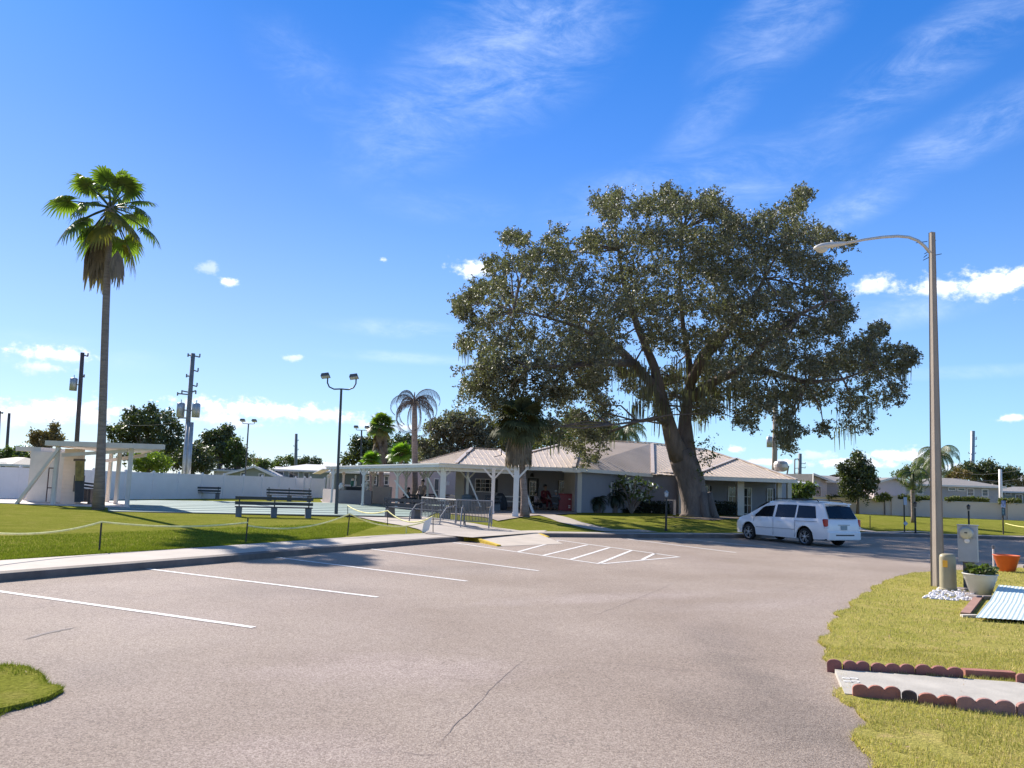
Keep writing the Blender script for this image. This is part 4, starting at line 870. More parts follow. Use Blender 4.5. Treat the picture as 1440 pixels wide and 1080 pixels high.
# ---- the big live oak
ob = G(985, 727); oak = thing('oak_tree', 'huge spreading live oak with thick forked trunk and hanging moss before the clubhouse', 'tree', ob)
Yo = ob.y
def OP(x, y, dY=0): return P(640+x/2.182, 240+y/2.182, Yo+dY)
mb = MB()
base = [(737, 1066, 0), (738, 1050, 0), (735, 1010, 0), (722, 950, 0), (705, 900, .1), (690, 862, .1)]
mb.tube([OP(*q) for q in base], [.98, .82, .76, .74, .76, .66], 20, jit=.07)
for a in range(7):      # root flare
    an = a*.9+.3; c = ob+Vector((math.cos(an)*1.1, math.sin(an)*1.0, -.15)); mb.tube([c, ob+Vector((math.cos(an)*.72, math.sin(an)*.66, .18)), ob+Vector((math.cos(an)*.42-.1, math.sin(an)*.4, 1.3))], [.10, .28, .34], 8)
limbs = [([(690, 880, .0), (668, 830, -.3), (655, 780, -.6), (640, 720, -1.0), (600, 650, -1.4), (550, 590, -2.0), (470, 530, -3.0), (380, 480, -4), (280, 450, -5), (180, 430, -5.5)], [.66, .56, .52, .46, .40, .36, .28, .2, .13, .06]),
         ([(708, 880, .2), (706, 820, .3), (705, 760, .4), (715, 700, .6), (722, 640, .8), (715, 560, 1), (700, 480, 1), (690, 380, .5), (690, 270, 0), (700, 180, 0)], [.66, .56, .46, .42, .38, .34, .28, .2, .12, .05]),
         ([(716, 660, .6), (760, 580, .0), (830, 500, -1), (900, 420, -1.8), (950, 330, -2), (1000, 230, -2)], [.36, .32, .28, .22, .14, .05]),
         ([(722, 700, .6), (790, 650, .4), (880, 610, -1), (970, 620, -2.5), (1080, 650, -3.5), (1190, 640, -4), (1290, 600, -4)], [.36, .32, .29, .26, .2, .14, .05]),
         ([(640, 720, -1.0), (610, 600, -1), (560, 480, -1), (520, 360, -1.2), (500, 240, -1.2), (490, 150, -1)], [.36, .3, .26, .2, .12, .05]),
         ([(655, 780, -.6), (620, 760, -2), (560, 770, -4), (480, 780, -6)], [.2, .16, .1, .05]),
         ([(550, 590, -2), (450, 590, -5), (340, 600, -7), (230, 600, -8)], [.25, .2, .14, .06]),
         ([(720, 640, .8), (760, 560, 4), (820, 480, 7), (880, 430, 9)], [.3, .25, .18, .06]),
         ([(600, 650, -1.4), (520, 560, 3), (430, 480, 6), (340, 420, 8)], [.3, .24, .16, .06]),
         ([(880, 610, -1), (960, 520, -4), (1060, 440, -6), (1140, 400, -7)], [.24, .2, .13, .05])]
for pts, rr in limbs: mb.tube([OP(*q) for q in pts], [r_*.92*max(.55, 1-.085*i) for i, r_ in enumerate(rr)], 12, jit=.05)
oak_blobs = []
OB = [(475, 130, 40), (440, 100, 26), (500, 75, 22), (560, 120, 45), (620, 110, 50), (690, 115, 45), (750, 120, 48), (800, 130, 42), (845, 150, 38), (660, 60, 18), (780, 85, 20), (860, 190, 45),
      (950, 160, 45), (1000, 140, 40), (1050, 110, 25), (1065, 85, 14), (1040, 190, 60), (1110, 200, 40), (1150, 215, 24), (1200, 225, 14), (930, 220, 55),
      (312, 175, 18), (295, 212, 24), (200, 215, 14), (168, 208, 8), (250, 255, 34), (330, 260, 45), (400, 220, 42), (190, 280, 34), (140, 290, 28), (100, 375, 28), (60, 385, 18), (25, 410, 16), (30, 430, 12), (140, 350, 50),
      (450, 220, 65), (540, 220, 70), (630, 210, 70), (720, 220, 75), (810, 230, 70), (900, 290, 75), (1000, 270, 75), (1080, 290, 65), (1130, 330, 50), (1170, 300, 25), (250, 320, 75), (350, 330, 80), (450, 320, 80), (550, 320, 85), (650, 320, 85), (750, 320, 85), (850, 330, 80),
      (1160, 400, 50), (1190, 440, 32), (1080, 390, 75), (980, 390, 80), (170, 430, 70), (260, 420, 80), (360, 430, 85), (460, 420, 85), (560, 420, 85), (660, 420, 85), (760, 430, 85), (870, 430, 85),
      (1120, 490, 65), (1170, 470, 40), (1030, 490, 80), (90, 470, 40), (50, 530, 22), (130, 540, 65), (210, 520, 75), (310, 530, 80), (400, 520, 75), (470, 510, 65), (640, 510, 75), (740, 520, 80), (850, 520, 80), (950, 520, 80),
      (100, 620, 65), (60, 640, 40), (160, 620, 75), (240, 620, 75), (320, 610, 70), (400, 590, 60), (450, 560, 50), (80, 700, 55), (50, 680, 30), (150, 700, 65), (220, 710, 60), (130, 770, 50), (190, 780, 50), (280, 700, 55), (330, 690, 45), (400, 660, 45), (450, 640, 40),
      (520, 620, 40), (540, 650, 30), (590, 690, 22), (630, 740, 16), (660, 640, 45), (670, 690, 35), (770, 620, 70), (780, 690, 50), (800, 730, 28), (750, 740, 30), (850, 610, 65), (900, 680, 50), (890, 760, 35), (930, 720, 45), (960, 610, 75), (1000, 700, 50),
      (370, 760, 40), (400, 800, 38), (430, 830, 30), (390, 860, 18), (350, 850, 12), (440, 720, 40), (470, 760, 32), (300, 780, 30), (420, 880, 14),
      (1050, 590, 70), (1060, 680, 55), (1130, 600, 65), (1120, 690, 50), (1200, 560, 45), (1250, 530, 35), (1240, 600, 65), (1290, 560, 45), (1340, 560, 35), (1380, 575, 18), (1310, 620, 50), (1350, 680, 35), (1370, 720, 20), (1300, 700, 50), (1230, 700, 60), (1270, 780, 38), (1310, 800, 28), (1200, 770, 30), (1120, 790, 16), (1020, 760, 30), (1040, 800, 24), (1025, 840, 22), (1000, 820, 12), (1290, 490, 18)]
for x, y, r_ in OB:
    r_w = r_/2.182*Yo/1100
    ex = (x-700)/760; ey = (y-430)/480; rad = max(0.0, 1-ex*ex-ey*ey*.8); D = 9.5*math.sqrt(rad)
    n = max(1, int(1+D*2*.62/ max(.9, r_w*1.15)))
    if y > 640: D *= .8
    if x < 330 and y > 560: n = max(n, 3)
    for k in range(n):
        dY = (-D+2*D*(k+.5)/n)+random.uniform(-.5, .5) if n > 1 else random.uniform(-1.5, 1.5)-1.5*(x > 1150)
        if 490 < x < 800 and y > 580: dY = abs(dY)*.8+.8
        if x < 330 and y > 590: dY = -abs(dY)*.5-4.6
        if random.random() < .2 and n > 1: continue
        c = OP(x+random.uniform(-16, 16)*(n > 1), y+random.uniform(-16, 16)*(n > 1), dY); oak_blobs.append((c, r_w*random.uniform(.72, .95)))
    if rad < .42 and y < 640:
        ox, oy = (x-700)/700, (y-430)/400; on = math.hypot(ox, oy); ox /= on; oy /= on
        for _ in range(6):
            k_ = r_*random.uniform(.7, 1.4); t_ = random.uniform(-.8, .8); oak_blobs.append((OP(x+ox*k_-oy*t_*r_, y+oy*k_+ox*t_*r_, random.uniform(-1.5, 1.5)), random.uniform(.08, .30)))
pts = []
for c, r_ in oak_blobs:
    small = r_ < .75
    ns = max(6, int((30 if small else 25)*(r_/1.0)**1.75))
    pts.append(sprays(c, r_*.9, int(ns*1.25), 22, .5 if r_ < .4 else .55 if small else .75, .08, .85, hollow=(.95, -.24) if r_ > .45 else None))
pts = np.concatenate(pts); print('OAK leaves', len(pts), 'blobs', len(oak_blobs))
quads('crown', leaf_quads(pts, .135, .55, .3), OAKL, oak)
# twigs from the limbs to clumps
limbpts = [OP(*q) for pl, _ in limbs for q in pl[2:]]
for c, r_ in oak_blobs:
    if random.random() < .72: continue
    a = min(limbpts, key=lambda q: (q-c).length)
    if (a-c).length > 4.0: continue
    mid = a.lerp(c, .5)+Vector((random.uniform(-.4, .4), random.uniform(-.4, .4), random.uniform(-.2, .6))); mb.tube([a, mid, c, c+(c-a).normalized()*r_*.7+Vector((0, 0, .2))], [.06, .04, .02, .008], 5, cap=False)
mb.build('trunk', BARK, oak, True, world=True)
# moss: hanging ragged strands under the lower clumps
mq = []
low = [(c, r_) for c, r_ in oak_blobs if 560 < (((lambda d: (CY+40))(0))) and c.z < 11.5]
for c, r_ in random.sample(low, min(len(low), 26)):
    for _ in range(3):
        q = np.array(c)+np.array([random.uniform(-1, 1)*r_, random.uniform(-1, 1)*r_, -r_*random.uniform(.1, .7)])
        for s_ in range(random.randint(5, 12)):
            o_ = q+rng.normal(size=3)*[.16, .16, .15]; ln = random.uniform(.25, 1.25); a = random.uniform(0, 3.14); dx = np.array([math.cos(a), math.sin(a), 0])*.035
            e = o_+np.array([random.uniform(-.06, .06), random.uniform(-.06, .06), -ln]); mq.append([o_-dx, o_+dx, e+dx*.3, e-dx*.3])
for (x, y) in [(590, 640), (560, 620), (520, 600), (600, 690), (700, 700), (760, 690), (850, 680), (560, 740), (470, 570), (640, 740), (780, 600), (690, 620)]*3:
    q = np.array(OP(x+random.uniform(-15, 15), y-25, random.uniform(-3.5, -.5)))
    for s_ in range(15):
        o_ = q+rng.normal(size=3)*[.22, .22, .25]; ln = random.uniform(.5, 1.9); a = random.uniform(0, 3.14); dx = np.array([math.cos(a), math.sin(a), 0])*.032
        e = o_+np.array([random.uniform(-.08, .08), random.uniform(-.08, .08), -ln]); mq.append([o_-dx, o_+dx, e+dx*.3, e-dx*.3])
quads('spanish_moss', np.array(mq), MOSS, oak)
# small sprout shoots on the right side of the trunk
pts = []
for (x, y) in [(775, 880), (760, 900), (785, 850), (770, 830), (800, 870), (755, 930), (745, 870)]: pts.append(sprays(OP(x, y, -.6), .3, 5, 10, .6, .1))
quads('foliage', leaf_quads(np.concatenate(pts), .16, .5), MIDL, oak)
# ---- palms
FANL = M('fan_palm_leaf', (.07, .115, .03), .45, .35, .8, isl=.6, col2=(.20, .25, .05), transl=.35)
FANY = M('yellowing_fan_leaf', (.17, .18, .03), .5, .35, .8, isl=.7, col2=(.30, .22, .05), transl=.3)
DEADF = M('dead_frond', (.19, .145, .105), .9, .35, 2, isl=.6, col2=(.36, .27, .18), transl=.1)
BRITE = M('bright_fan_leaf', (.12, .22, .025), .45, .3, .8, isl=.6, col2=(.25, .36, .05), transl=.35)
def fan_frond(base, direc, pet, rad, droop=.35, nseg=26, tilt=None, width=2.35, fold=.25):
    """returns (petiole points, leaf quads); leaf is a costapalmate fan"""
    d = Vector(direc).normalized(); tip = Vector(base)+d*pet+Vector((0, 0, -pet*pet*.05*droop*4))
    d2 = (d+Vector((0, 0, -droop*.9))).normalized(); side = d2.cross(Vector((0, 0, 1)))
    if side.length < .1: side = Vector((1, 0, 0))
    side.normalize(); up = side.cross(d2).normalized()
    if tilt: m_ = Matrix.Rotation(tilt, 3, d2); side = m_ @ side; up = m_ @ up
    Q = []
    for i in range(nseg):
        t = (i/(nseg-1)*2-1); a = t*width; L_ = rad*(1-.28*abs(t)**2)*random.uniform(.9, 1.08)
        dr = (d2*math.cos(a)+side*math.sin(a)).normalized(); dr = (dr+up*(-abs(t)*fold)).normalized(); w_ = rad*.085
        sd_ = dr.cross(up).normalized()*w_
        p0 = tip; p1 = tip+dr*L_*.45+up*.03*(i % 2); p2 = tip+dr*L_*.78+Vector((0, 0, -droop*.12*L_)); p3 = tip+dr*L_+Vector((0, 0, -droop*.5*L_))+Vector((random.uniform(-.05, .05),)*3)*L_
        Q.append([p0-sd_*.15, p0+sd_*.15, p1+sd_, p1-sd_]); Q.append([p1-sd_, p1+sd_, p2+sd_*.7, p2-sd_*.7]); Q.append([p2-sd_*.7, p2+sd_*.7, p3+sd_*.08, p3-sd_*.08])
    return [Vector(base), Vector(base).lerp(tip, .5)+Vector((0, 0, .04)), tip], Q
def fan_palm(label, u, v, utop, vtop, rtrunk, rfan, pet, n, leaf=FANL, skirt=0, group=None, dead=(), spec=None, seed=1, elmin=-.7, elmax=1.4, droop=.4, Y=None, name='fan_palm', skl=1.3, base=None):
    random.seed(seed); b = base or G(u, v); top = P(utop, vtop, b.y); H = top.z-b.z
    t_ = thing(name, label, 'palm tree', b, group=group); mb = MB()
    pts = [b.lerp(top, i/8)+Vector((math.sin(i*.8)*.03, 0, 0)) for i in range(9)]
    mb.tube(pts, [rtrunk*1.45, rtrunk*1.12]+[rtrunk*(1-.25*i/8) for i in range(2, 8)]+[rtrunk*.85], 14, jit=.03)
    mb.tube([top-Vector((0, 0, .7)), top-Vector((0, 0, .2)), top+Vector((0, 0, .25))], [rtrunk*.8, rtrunk*1.35, rtrunk*.6], 12, jit=.12)
    mb.build('trunk', TRUNK, t_, True, world=True)
    pm = MB(); Q = []; QY = []
    for i in range(n):
        az = i*2.39996; el = elmax-(elmax-elmin)*((i+.5)/n)**.9
        d = Vector((math.cos(az)*math.cos(el), math.sin(az)*math.cos(el), math.sin(el)))
        pp, q = fan_frond(top, d, pet*random.uniform(.85, 1.15), rfan*random.uniform(.85, 1.1), droop*(1.3-.5*math.sin(el)), tilt=random.uniform(-.5, .5))
        pm.tube(pp, [.05, .035, .025], 5, cap=False); (QY if (el < -.25 and leaf is FANL and random.random() < .6) else Q).extend(q)
    pm.build('petiole', MATS['mid_leaf'], t_, world=True); quads('crown', np.array([[tuple(p) for p in q] for q in Q]), leaf, t_)
    if QY: quads('yellowing_fronds', np.array([[tuple(p) for p in q] for q in QY]), FANY, t_)
    DQ = []
    for (az, pl, rf_, dz) in dead:
        s0 = top+Vector((math.cos(az)*.3, math.sin(az)*.3, -.3)); d = Vector((math.cos(az)*.35, math.sin(az)*.35, -1)); pp, q = fan_frond(s0, d, pl, rf_, .9, 14, width=.45, fold=.1); DQ += q
    for k in range(skirt):
        az = random.uniform(0, 6.28); zz = random.uniform(0, skl); s0 = top+Vector((math.cos(az)*rtrunk, math.sin(az)*rtrunk, -.1-zz)); d = Vector((math.cos(az)*.7, math.sin(az)*.7, -1)); pp, q = fan_frond(s0, d, pet*.5, rfan*.9, .8, 12, width=.6, fold=.1); DQ += q
    if DQ: quads('dead_fronds', np.array([[tuple(p) for p in q] for q in DQ]), DEADF, t_)
    return t_
fan_palm('tall slender fan palm with shaggy green crown at the left beside the shelter', 138, 717, 155.5, 292, .185, .92, 1.55, 26, seed=4, dead=((2.6, .7, 1.6, 0), (2.9, 1.0, 1.7, 0), (3.4, .5, 1.5, 0), (2.2, 1.2, 1.5, 0), (5.8, 1.5, 1.2, 0)), elmin=-.95, droop=.5)
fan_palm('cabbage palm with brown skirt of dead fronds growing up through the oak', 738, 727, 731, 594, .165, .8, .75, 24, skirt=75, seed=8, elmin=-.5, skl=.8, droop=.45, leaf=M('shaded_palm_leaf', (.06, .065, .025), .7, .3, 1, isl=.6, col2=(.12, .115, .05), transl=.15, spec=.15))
fan_palm('fan palm with long brown skirt rising behind the pavilion roof', 536, 700, 536, 600, .25, .85, .85, 26, skirt=50, seed=3, elmin=-.5, skl=3.0, droop=.45, base=Vector((P(536, 700, 74).x, 74, .1)))
fan_palm('small bright green fan palm left of the dead palm behind the pavilion', 523, 700, 522, 648, .15, .62, .5, 24, leaf=BRITE, seed=5, elmin=-.2, droop=.3, base=Vector((P(522, 700, 70).x, 70, .1)))
fan_palm('bright green fan palm just beside the dead palm trunk behind the pavilion', 564, 700, 564, 640, .15, .78, .62, 26, leaf=BRITE, seed=6, elmin=-.3, droop=.3, base=Vector((P(564, 700, 68).x, 68, .1)))
def feather(base, az, el, L_, n=26, hang=.5, lw=.05, curl=1.0, lf=.55):
    pts = []; p = Vector(base); e = el; st = L_/12
    for i in range(13):
        pts.append(p.copy()); p = p+Vector((math.cos(az)*math.cos(e), math.sin(az)*math.cos(e), math.sin(e)))*st; e -= curl*.2*(1+i*.03)
    Q = []
    for i in range(n):
        t = (i+1)/(n+1)*12; k = int(t); q = pts[k].lerp(pts[min(k+1, 12)], t-k); d = (pts[min(k+1, 12)]-pts[k]).normalized(); side = d.cross(Vector((0, 0, 1))); side = side.normalized() if side.length > .05 else Vector((math.sin(az), -math.cos(az), 0))
        ll = lf*math.sin(math.pi*min(.95, .12+t/13))*random.uniform(.8, 1.15)
        for s_ in (-1, 1):
            dr = (side*s_*(1-hang)+d*.45+Vector((0, 0, -hang))).normalized(); e2 = q+dr*ll; wv = d*lw
            Q.append([q-wv*.5, q+wv*.5, e2+wv*.2+Vector((0, 0, -hang*.2*ll)), e2-wv*.2+Vector((0, 0, -hang*.2*ll))])
    return pts, Q
def feather_palm(label, base, top, rtr, n, L_, leaf, trunkm=TRUNK, els=(1.3, -.3), hang=.5, curl=1.0, seed=1, n_l=26, lw=.06, lf=.7, azs=None):
    random.seed(seed); t_ = thing('feather_palm', label, 'palm tree', base); mb = MB(); base = Vector(base); mb.tube([base.lerp(top, i/6) for i in range(7)], [rtr*1.3]+[rtr]*5+[rtr*.8], 12, jit=.03); mb.build('trunk', trunkm, t_, True, world=True)
    Q = []; rm = MB()
    for i in range(n):
        az = azs[i] if azs else i*2.39996; el = els[0]+(els[1]-els[0])*(i+.5)/n
        p_, q = feather(top, az, el, L_*random.uniform(.8, 1.1), n_l, hang, lw, curl*random.uniform(.85, 1.15), lf); Q += q; rm.tube(p_, [.035]*6+[.02]*7, 4, cap=False)
    rm.build('rachis', leaf, t_, world=True); quads('crown', np.array([[tuple(p) for p in q] for q in Q]), leaf, t_); return t_
DP = M('dead_palm_leaf', (.10, .09, .095), .9, .3, 2, isl=.6, col2=(.22, .18, .15))
b = Vector((P(584, 700, 60).x, 60, .1)); feather_palm('tall dead feather palm with drooping bare brown fronds behind the pavilion', b, P(583, 566, 60), .22, 15, 3.7, DP, els=(1.5, -.35), hang=.85, curl=1.25, seed=12, n_l=40, lw=.05, lf=.65)
b = Vector((P(1290, 700, 60).x, 58, .13)); b = G(1284.5, 735); feather_palm('young feather palm with one hanging dead frond standing on the right lawn', b, P(1283, 668, b.y), .12, 12, 1.75, M('thin_palm_leaf', (.06, .09, .03), .5, .3, 1, isl=.6, col2=(.15, .17, .06), transl=.25), els=(1.3, -.3), hang=.4, curl=1.4, seed=2, lf=.5, n_l=36, lw=.035)
QL = M('queen_palm_leaf', (.08, .11, .04), .5, .3, 1, isl=.6, col2=(.20, .22, .09), transl=.25)
b = Vector((P(1322, 700, 92).x, 92, .1)); feather_palm('larger feathery palm behind the street lamp pole and grey ranch house', b, P(1320, 640, 92), .25, 20, 4.2, QL, els=(1.4, -.5), hang=.6, curl=1.2, seed=9, lf=.95, lw=.06, n_l=44)
b = Vector((P(1302, 700, 100).x, 100, .1)); feather_palm('feathery palm behind the gable house left of the street lamp pole', b, P(1305, 652, 100), .25, 18, 3.6, QL, els=(1.4, -.5), hang=.6, curl=1.2, seed=19, lf=.95, lw=.06, n_l=44)
for (u, v, lab, sd_) in ((878, 608, 'arching feather palm tip showing above the clubhouse ridge near the oak trunk', 4), (850, 614, 'bushy feather palm behind the clubhouse roof left of the oak trunk', 6)):
    b = Vector((P(u, 700, 76).x, 76, .1)); feather_palm(lab, b, P(u, v, 76), .22, 18, 3.4, QL, els=(1.3, -.3), hang=.55, curl=1.1, seed=sd_, lf=.9, lw=.06, n_l=40)
# ---- generic background trees
def bgtree(label, Y, blobs, leafm, size, trunk, dens=1.0, name='tree', cat='tree', z0=.1, dD=.8, tr=.3, group=None, seed=0, bark=BARK):
    """blobs = [(u,v,r_px)], trunk=(u,vtop)"""
    random.seed(seed or int(blobs[0][0])); b = Vector((P(trunk[0], 700, Y).x, Y, z0)); t_ = thing(name, label, cat, b, group=group); pts = []; mb = MB()
    th = P(trunk[0], trunk[1], Y); mb.tube([b, b.lerp(th, .5), th], [tr*1.3, tr, tr*.6], 8, jit=.06)
    for (u, v, r_) in blobs:
        rw = r_*Y/FL*1.12
        for k in range(max(1, int(3.0*dD))):
            c = P(u+random.uniform(-.15, .15)*r_, v+random.uniform(-.15, .15)*r_, Y+random.uniform(-1, 1)*rw*dD); ns = max(8, int(dens*34*(rw/(size*6))**1.8)); pts.append(sprays(c, rw*.95, ns, 22, max(.3, rw*.45), size*.8, .85))
        mb.tube([th.lerp(b, .15), th.lerp(P(u, v, Y), .5), P(u, v, Y)], [tr*.5, tr*.3, .03], 5, cap=False)
    mb.build('trunk', bark, t_, True, world=True); quads('crown', leaf_quads(np.concatenate(pts), size, .55), leafm, t_); return t_
bgtree('big round dark oak behind the fence just right of the palm trunk', 92, [(205, 590, 20), (182, 600, 18), (225, 592, 20), (240, 610, 18), (200, 615, 24), (170, 618, 16), (225, 630, 26), (195, 640, 22), (160, 608, 12), (185, 582, 10), (212, 577, 10), (245, 630, 16)], DARKL, .34, (205, 640))
bgtree('dark ragged oak behind the fence between utility pole and sage house', 90, [(305, 622, 20), (315, 612, 15), (300, 640, 22), (322, 635, 18), (292, 630, 14), (330, 645, 14), (295, 612, 8), (318, 605, 8)], DARKL, .32, (308, 650))
bgtree('yellowish green tree beside the dark ragged oak behind the fence', 88, [(335, 635, 13), (340, 648, 14), (328, 652, 12), (332, 624, 8)], MIDL, .28, (336, 660))
bgtree('low dense green tree behind the utility pole foot', 80, [(285, 640, 17), (275, 650, 18), (260, 645, 16), (288, 655, 14), (245, 650, 16), (225, 652, 16), (268, 632, 10)], DARKL, .26, (270, 660))
bgtree('bright green bushy tree behind the fence right of the shelter posts', 66, [(205, 650, 14), (215, 644, 12), (196, 655, 10), (226, 652, 12), (210, 658, 12), (190, 648, 8)], YELL, .22, (208, 662), tr=.15)
bgtree('sparse tree with orange-brown leaves above the left end of the shelter', 70, [(72, 606, 7), (78, 602, 5), (62, 612, 5), (50, 612, 5), (48, 622, 6), (56, 626, 8), (66, 622, 7), (75, 615, 5), (60, 634, 9), (50, 632, 7), (82, 617, 4)], BRNL, .22, (60, 640), tr=.12, dens=.8)
bgtree('low green hedge trees behind the fence at the left edge', 74, [(8, 643, 14), (20, 640, 13), (35, 644, 14), (45, 646, 12), (-12, 645, 15), (28, 650, 12), (52, 650, 10), (14, 652, 12)], MIDL, .24, (20, 655), tr=.15)
bgtree('distant low tree behind the sage porch house roof', 150, [(395, 650, 7), (405, 647, 6), (412, 649, 6), (388, 653, 5), (420, 652, 5)], MIDL, .4, (402, 655))
bgtree('distant low tree right of the far utility pole', 150, [(430, 649, 6), (440, 650, 6), (447, 651, 4), (424, 651, 4)], DARKL, .4, (436, 656))
bgtree('small round green shrub between the two sage house roofs', 82, [(372, 651, 6), (378, 654, 6), (367, 655, 5)], MIDL, .22, (373, 660), tr=.1)
bgtree('tiny brown shrubby tree over the low gabled house', 95, [(352, 649, 5), (360, 650, 5), (345, 652, 5)], BRNL, .22, (353, 656), tr=.1)
bgtree('wide grey-green tree behind the pavilion, left of the skirted fan palm', 115, [(500, 640, 16), (512, 628, 16), (525, 622, 12), (490, 648, 10), (545, 628, 14), (560, 625, 16), (575, 622, 12), (515, 645, 16), (535, 645, 18), (555, 645, 18), (575, 640, 18), (595, 635, 16), (502, 622, 8)], DARKL, .42, (530, 650))
bgtree('large olive-green oak behind the porch roof at the left edge of the big oak', 80, [(615, 605, 16), (630, 615, 22), (610, 630, 20), (640, 600, 20), (655, 615, 24), (640, 590, 14), (660, 590, 18), (625, 640, 20), (600, 645, 16), (650, 640, 20), (680, 610, 24), (680, 635, 20), (700, 620, 24), (595, 625, 8), (612, 598, 6), (725, 625, 20), (745, 615, 20)], OAKL, .30, (645, 640))
bgtree('pale green tree behind the clubhouse roof between palm skirt and oak boughs', 95, [(765, 608, 18), (785, 615, 16), (750, 625, 16), (775, 630, 14), (800, 610, 14), (740, 600, 14), (820, 605, 12), (810, 590, 16)], MIDL, .34, (770, 630))
bgtree('bright broad-leaved tree peeping over the clubhouse ridge', 74, [(806, 588, 12), (822, 592, 12), (838, 598, 12), (850, 604, 10), (800, 602, 10), (820, 607, 10)], MIDL, .32, (822, 610))
bgtree('dark conical leafy tree behind the boundary wall right of the van', 80, [(1206, 648, 12), (1200, 660, 16), (1214, 658, 14), (1192, 668, 12), (1205, 675, 20), (1220, 672, 14), (1190, 684, 12), (1212, 688, 16), (1198, 690, 14), (1226, 682, 7), (1205, 641, 6), (1222, 660, 6), (1184, 658, 4)], DARKL, .24, (1206, 690), tr=.14)
bgtree('wide dark oak behind the grey ranch house roof', 115, [(1350, 668, 10), (1362, 662, 12), (1375, 660, 13), (1388, 658, 11), (1398, 664, 12), (1340, 672, 8), (1410, 666, 10), (1420, 664, 10), (1430, 672, 9), (1385, 670, 14), (1415, 676, 12), (1400, 676, 12)], DARKL, .36, (1385, 675))
bgtree('brownish tree patch between ranch house and far oak', 112, [(1345, 664, 8), (1335, 670, 7), (1355, 670, 8), (1437, 680, 8)], BRNL, .32, (1346, 672))
bgtree('hazy low trees behind the pink gable house', 120, [(1262, 669, 6), (1272, 664, 8), (1285, 660, 9), (1300, 668, 9), (1312, 672, 8)], MIDL, .34, (1285, 672))
bgtree('bright leafy shrub with broad leaves behind the van roof', 58, [(1130, 688, 8), (1120, 694, 8), (1136, 694, 7), (1124, 686, 6), (1114, 700, 6), (1140, 688, 4)], MIDL, .24, (1128, 702), tr=.08, name='shrub', cat='shrub')
def bush(label, Y, blobs, leafm, size, z0=.1, name='bush', cat='bush', dens=1.6, sq=.7, group=None):
    c0 = P(blobs[0][0], blobs[0][1], Y); t_ = thing(name, label, cat, (c0.x, c0.y, z0), group=group); pts = []
    for (u, v, r_) in blobs:
        rw = r_*Y/FL; c = P(u, v, Y); pts.append(sprays(c, rw, max(14, int(dens*40*(rw/(size*5))**1.8)), 14, rw*.25, size*.5, sq, out=.6))
    quads('foliage', leaf_quads(np.concatenate(pts), size, .6), leafm, t_); mb = MB(); mb.tube([(0, 0, 0), (0, 0, max(.3, c0.z-z0))], [.06, .03], 6); mb.build('stem', BARK, t_); return t_
bush('low rounded olive hedge bush behind the wall at the pink gable', 80, [(1244, 699, 10), (1236, 701, 8), (1251, 701, 7)], BUSHL, .12)
bush('small rounded hedge bush right of the wall pillar by the pink gable', 80, [(1268, 700, 8), (1274, 700, 7)], BUSHL, .12)
bush('clipped olive hedge run behind the wall left of the street lamp', 79, [(1282, 701, 7), (1290, 701, 7), (1300, 702, 7), (1308, 702, 7)], BUSHL, .12, dens=2)
bush('long clipped bright olive hedge behind the wall right of the street lamp', 78, [(1335, 702, 7), (1345, 702, 8), (1356, 702.5, 8), (1367, 703, 8), (1377, 703.5, 7), (1386, 704, 6)], BUSHL, .12, dens=2)
bush('yellow-topped clipped hedge by the right wall pillar', 76, [(1410, 704, 7), (1420, 704, 7), (1430, 705, 7)], BUSHL, .12, dens=2)
bush('low dark hedge line in front of the blue-grey wing', 82, [(1166, 699, 5), (1174, 699, 5), (1182, 700, 5)], DARKL, .12)
# clubhouse foundation planting
def hedge(label, u0, u1, v0, v1, Y, dep, leafm=HEDGE):
    a, b = P(u0, 715, Y), P(u1, 715, Y); z1 = Hz((u0+u1)/2, v0, Y); z0 = .42; t_ = thing('hedge', label, 'hedge', ((a.x+b.x)/2, Y, z0)); n = int(260*(b.x-a.x)*(z1-z0)*1.6)
    p = np.stack([rng.uniform(a.x, b.x, n), Y+rng.uniform(0, dep, n), rng.uniform(z0, z1, n)], 1); f = rng.integers(0, 3, n); p[f == 0, 1] = Y+rng.normal(0, .04, (f == 0).sum()); p[f == 1, 2] = z1+rng.normal(0, .04, (f == 1).sum())
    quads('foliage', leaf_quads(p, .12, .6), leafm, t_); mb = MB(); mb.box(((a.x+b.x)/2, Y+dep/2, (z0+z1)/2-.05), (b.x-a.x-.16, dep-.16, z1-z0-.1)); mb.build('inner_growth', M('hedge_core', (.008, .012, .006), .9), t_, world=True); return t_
hedge('dark clipped square hedge left of the oak trunk', 902, 944, 706, 722, 47.2, 1.0)
hedge('tall dark clipped hedge right of the oak trunk by the entrance', 1003, 1038, 706.5, 724, 48.3, 1.0)
hedge('low shadowed hedge along the wall under the white-flowered shrub', 868, 905, 714, 721, 46.6, .8)
def sago(label, u, v, H, n, rl, seed):
    b = G(u, v); random.seed(seed); t_ = thing('sago_palm', label, 'shrub', b); mb = MB(); mb.tube([(0, 0, 0), (0, 0, H*.5), (0, 0, H)], [.24, .2, .16], 10, jit=.08); mb.build('trunk', BARK, t_); Q = []
    for i in range(n):
        p_, q = feather((b.x, b.y, b.z+H), i*2.4, 1.2-1.5*i/n, rl*random.uniform(.85, 1.1), 18, .25, .05, .9, .3); Q += q
    quads('fronds', np.array([[tuple(p) for p in q] for q in Q]), HEDGE, t_)
sago('small dark sago palm against the clubhouse wall', 839, 721, .7, 22, 1.0, 3)
sago('larger dark sago palm in front of the shuttered window', 863, 721, 1.0, 30, 1.25, 5)
b = G(888, 722); t_ = thing('frangipani', 'white-flecked broad-leaved shrub in front of the second clubhouse window', 'shrub', b); mb = MB(); pts = []; wp = []
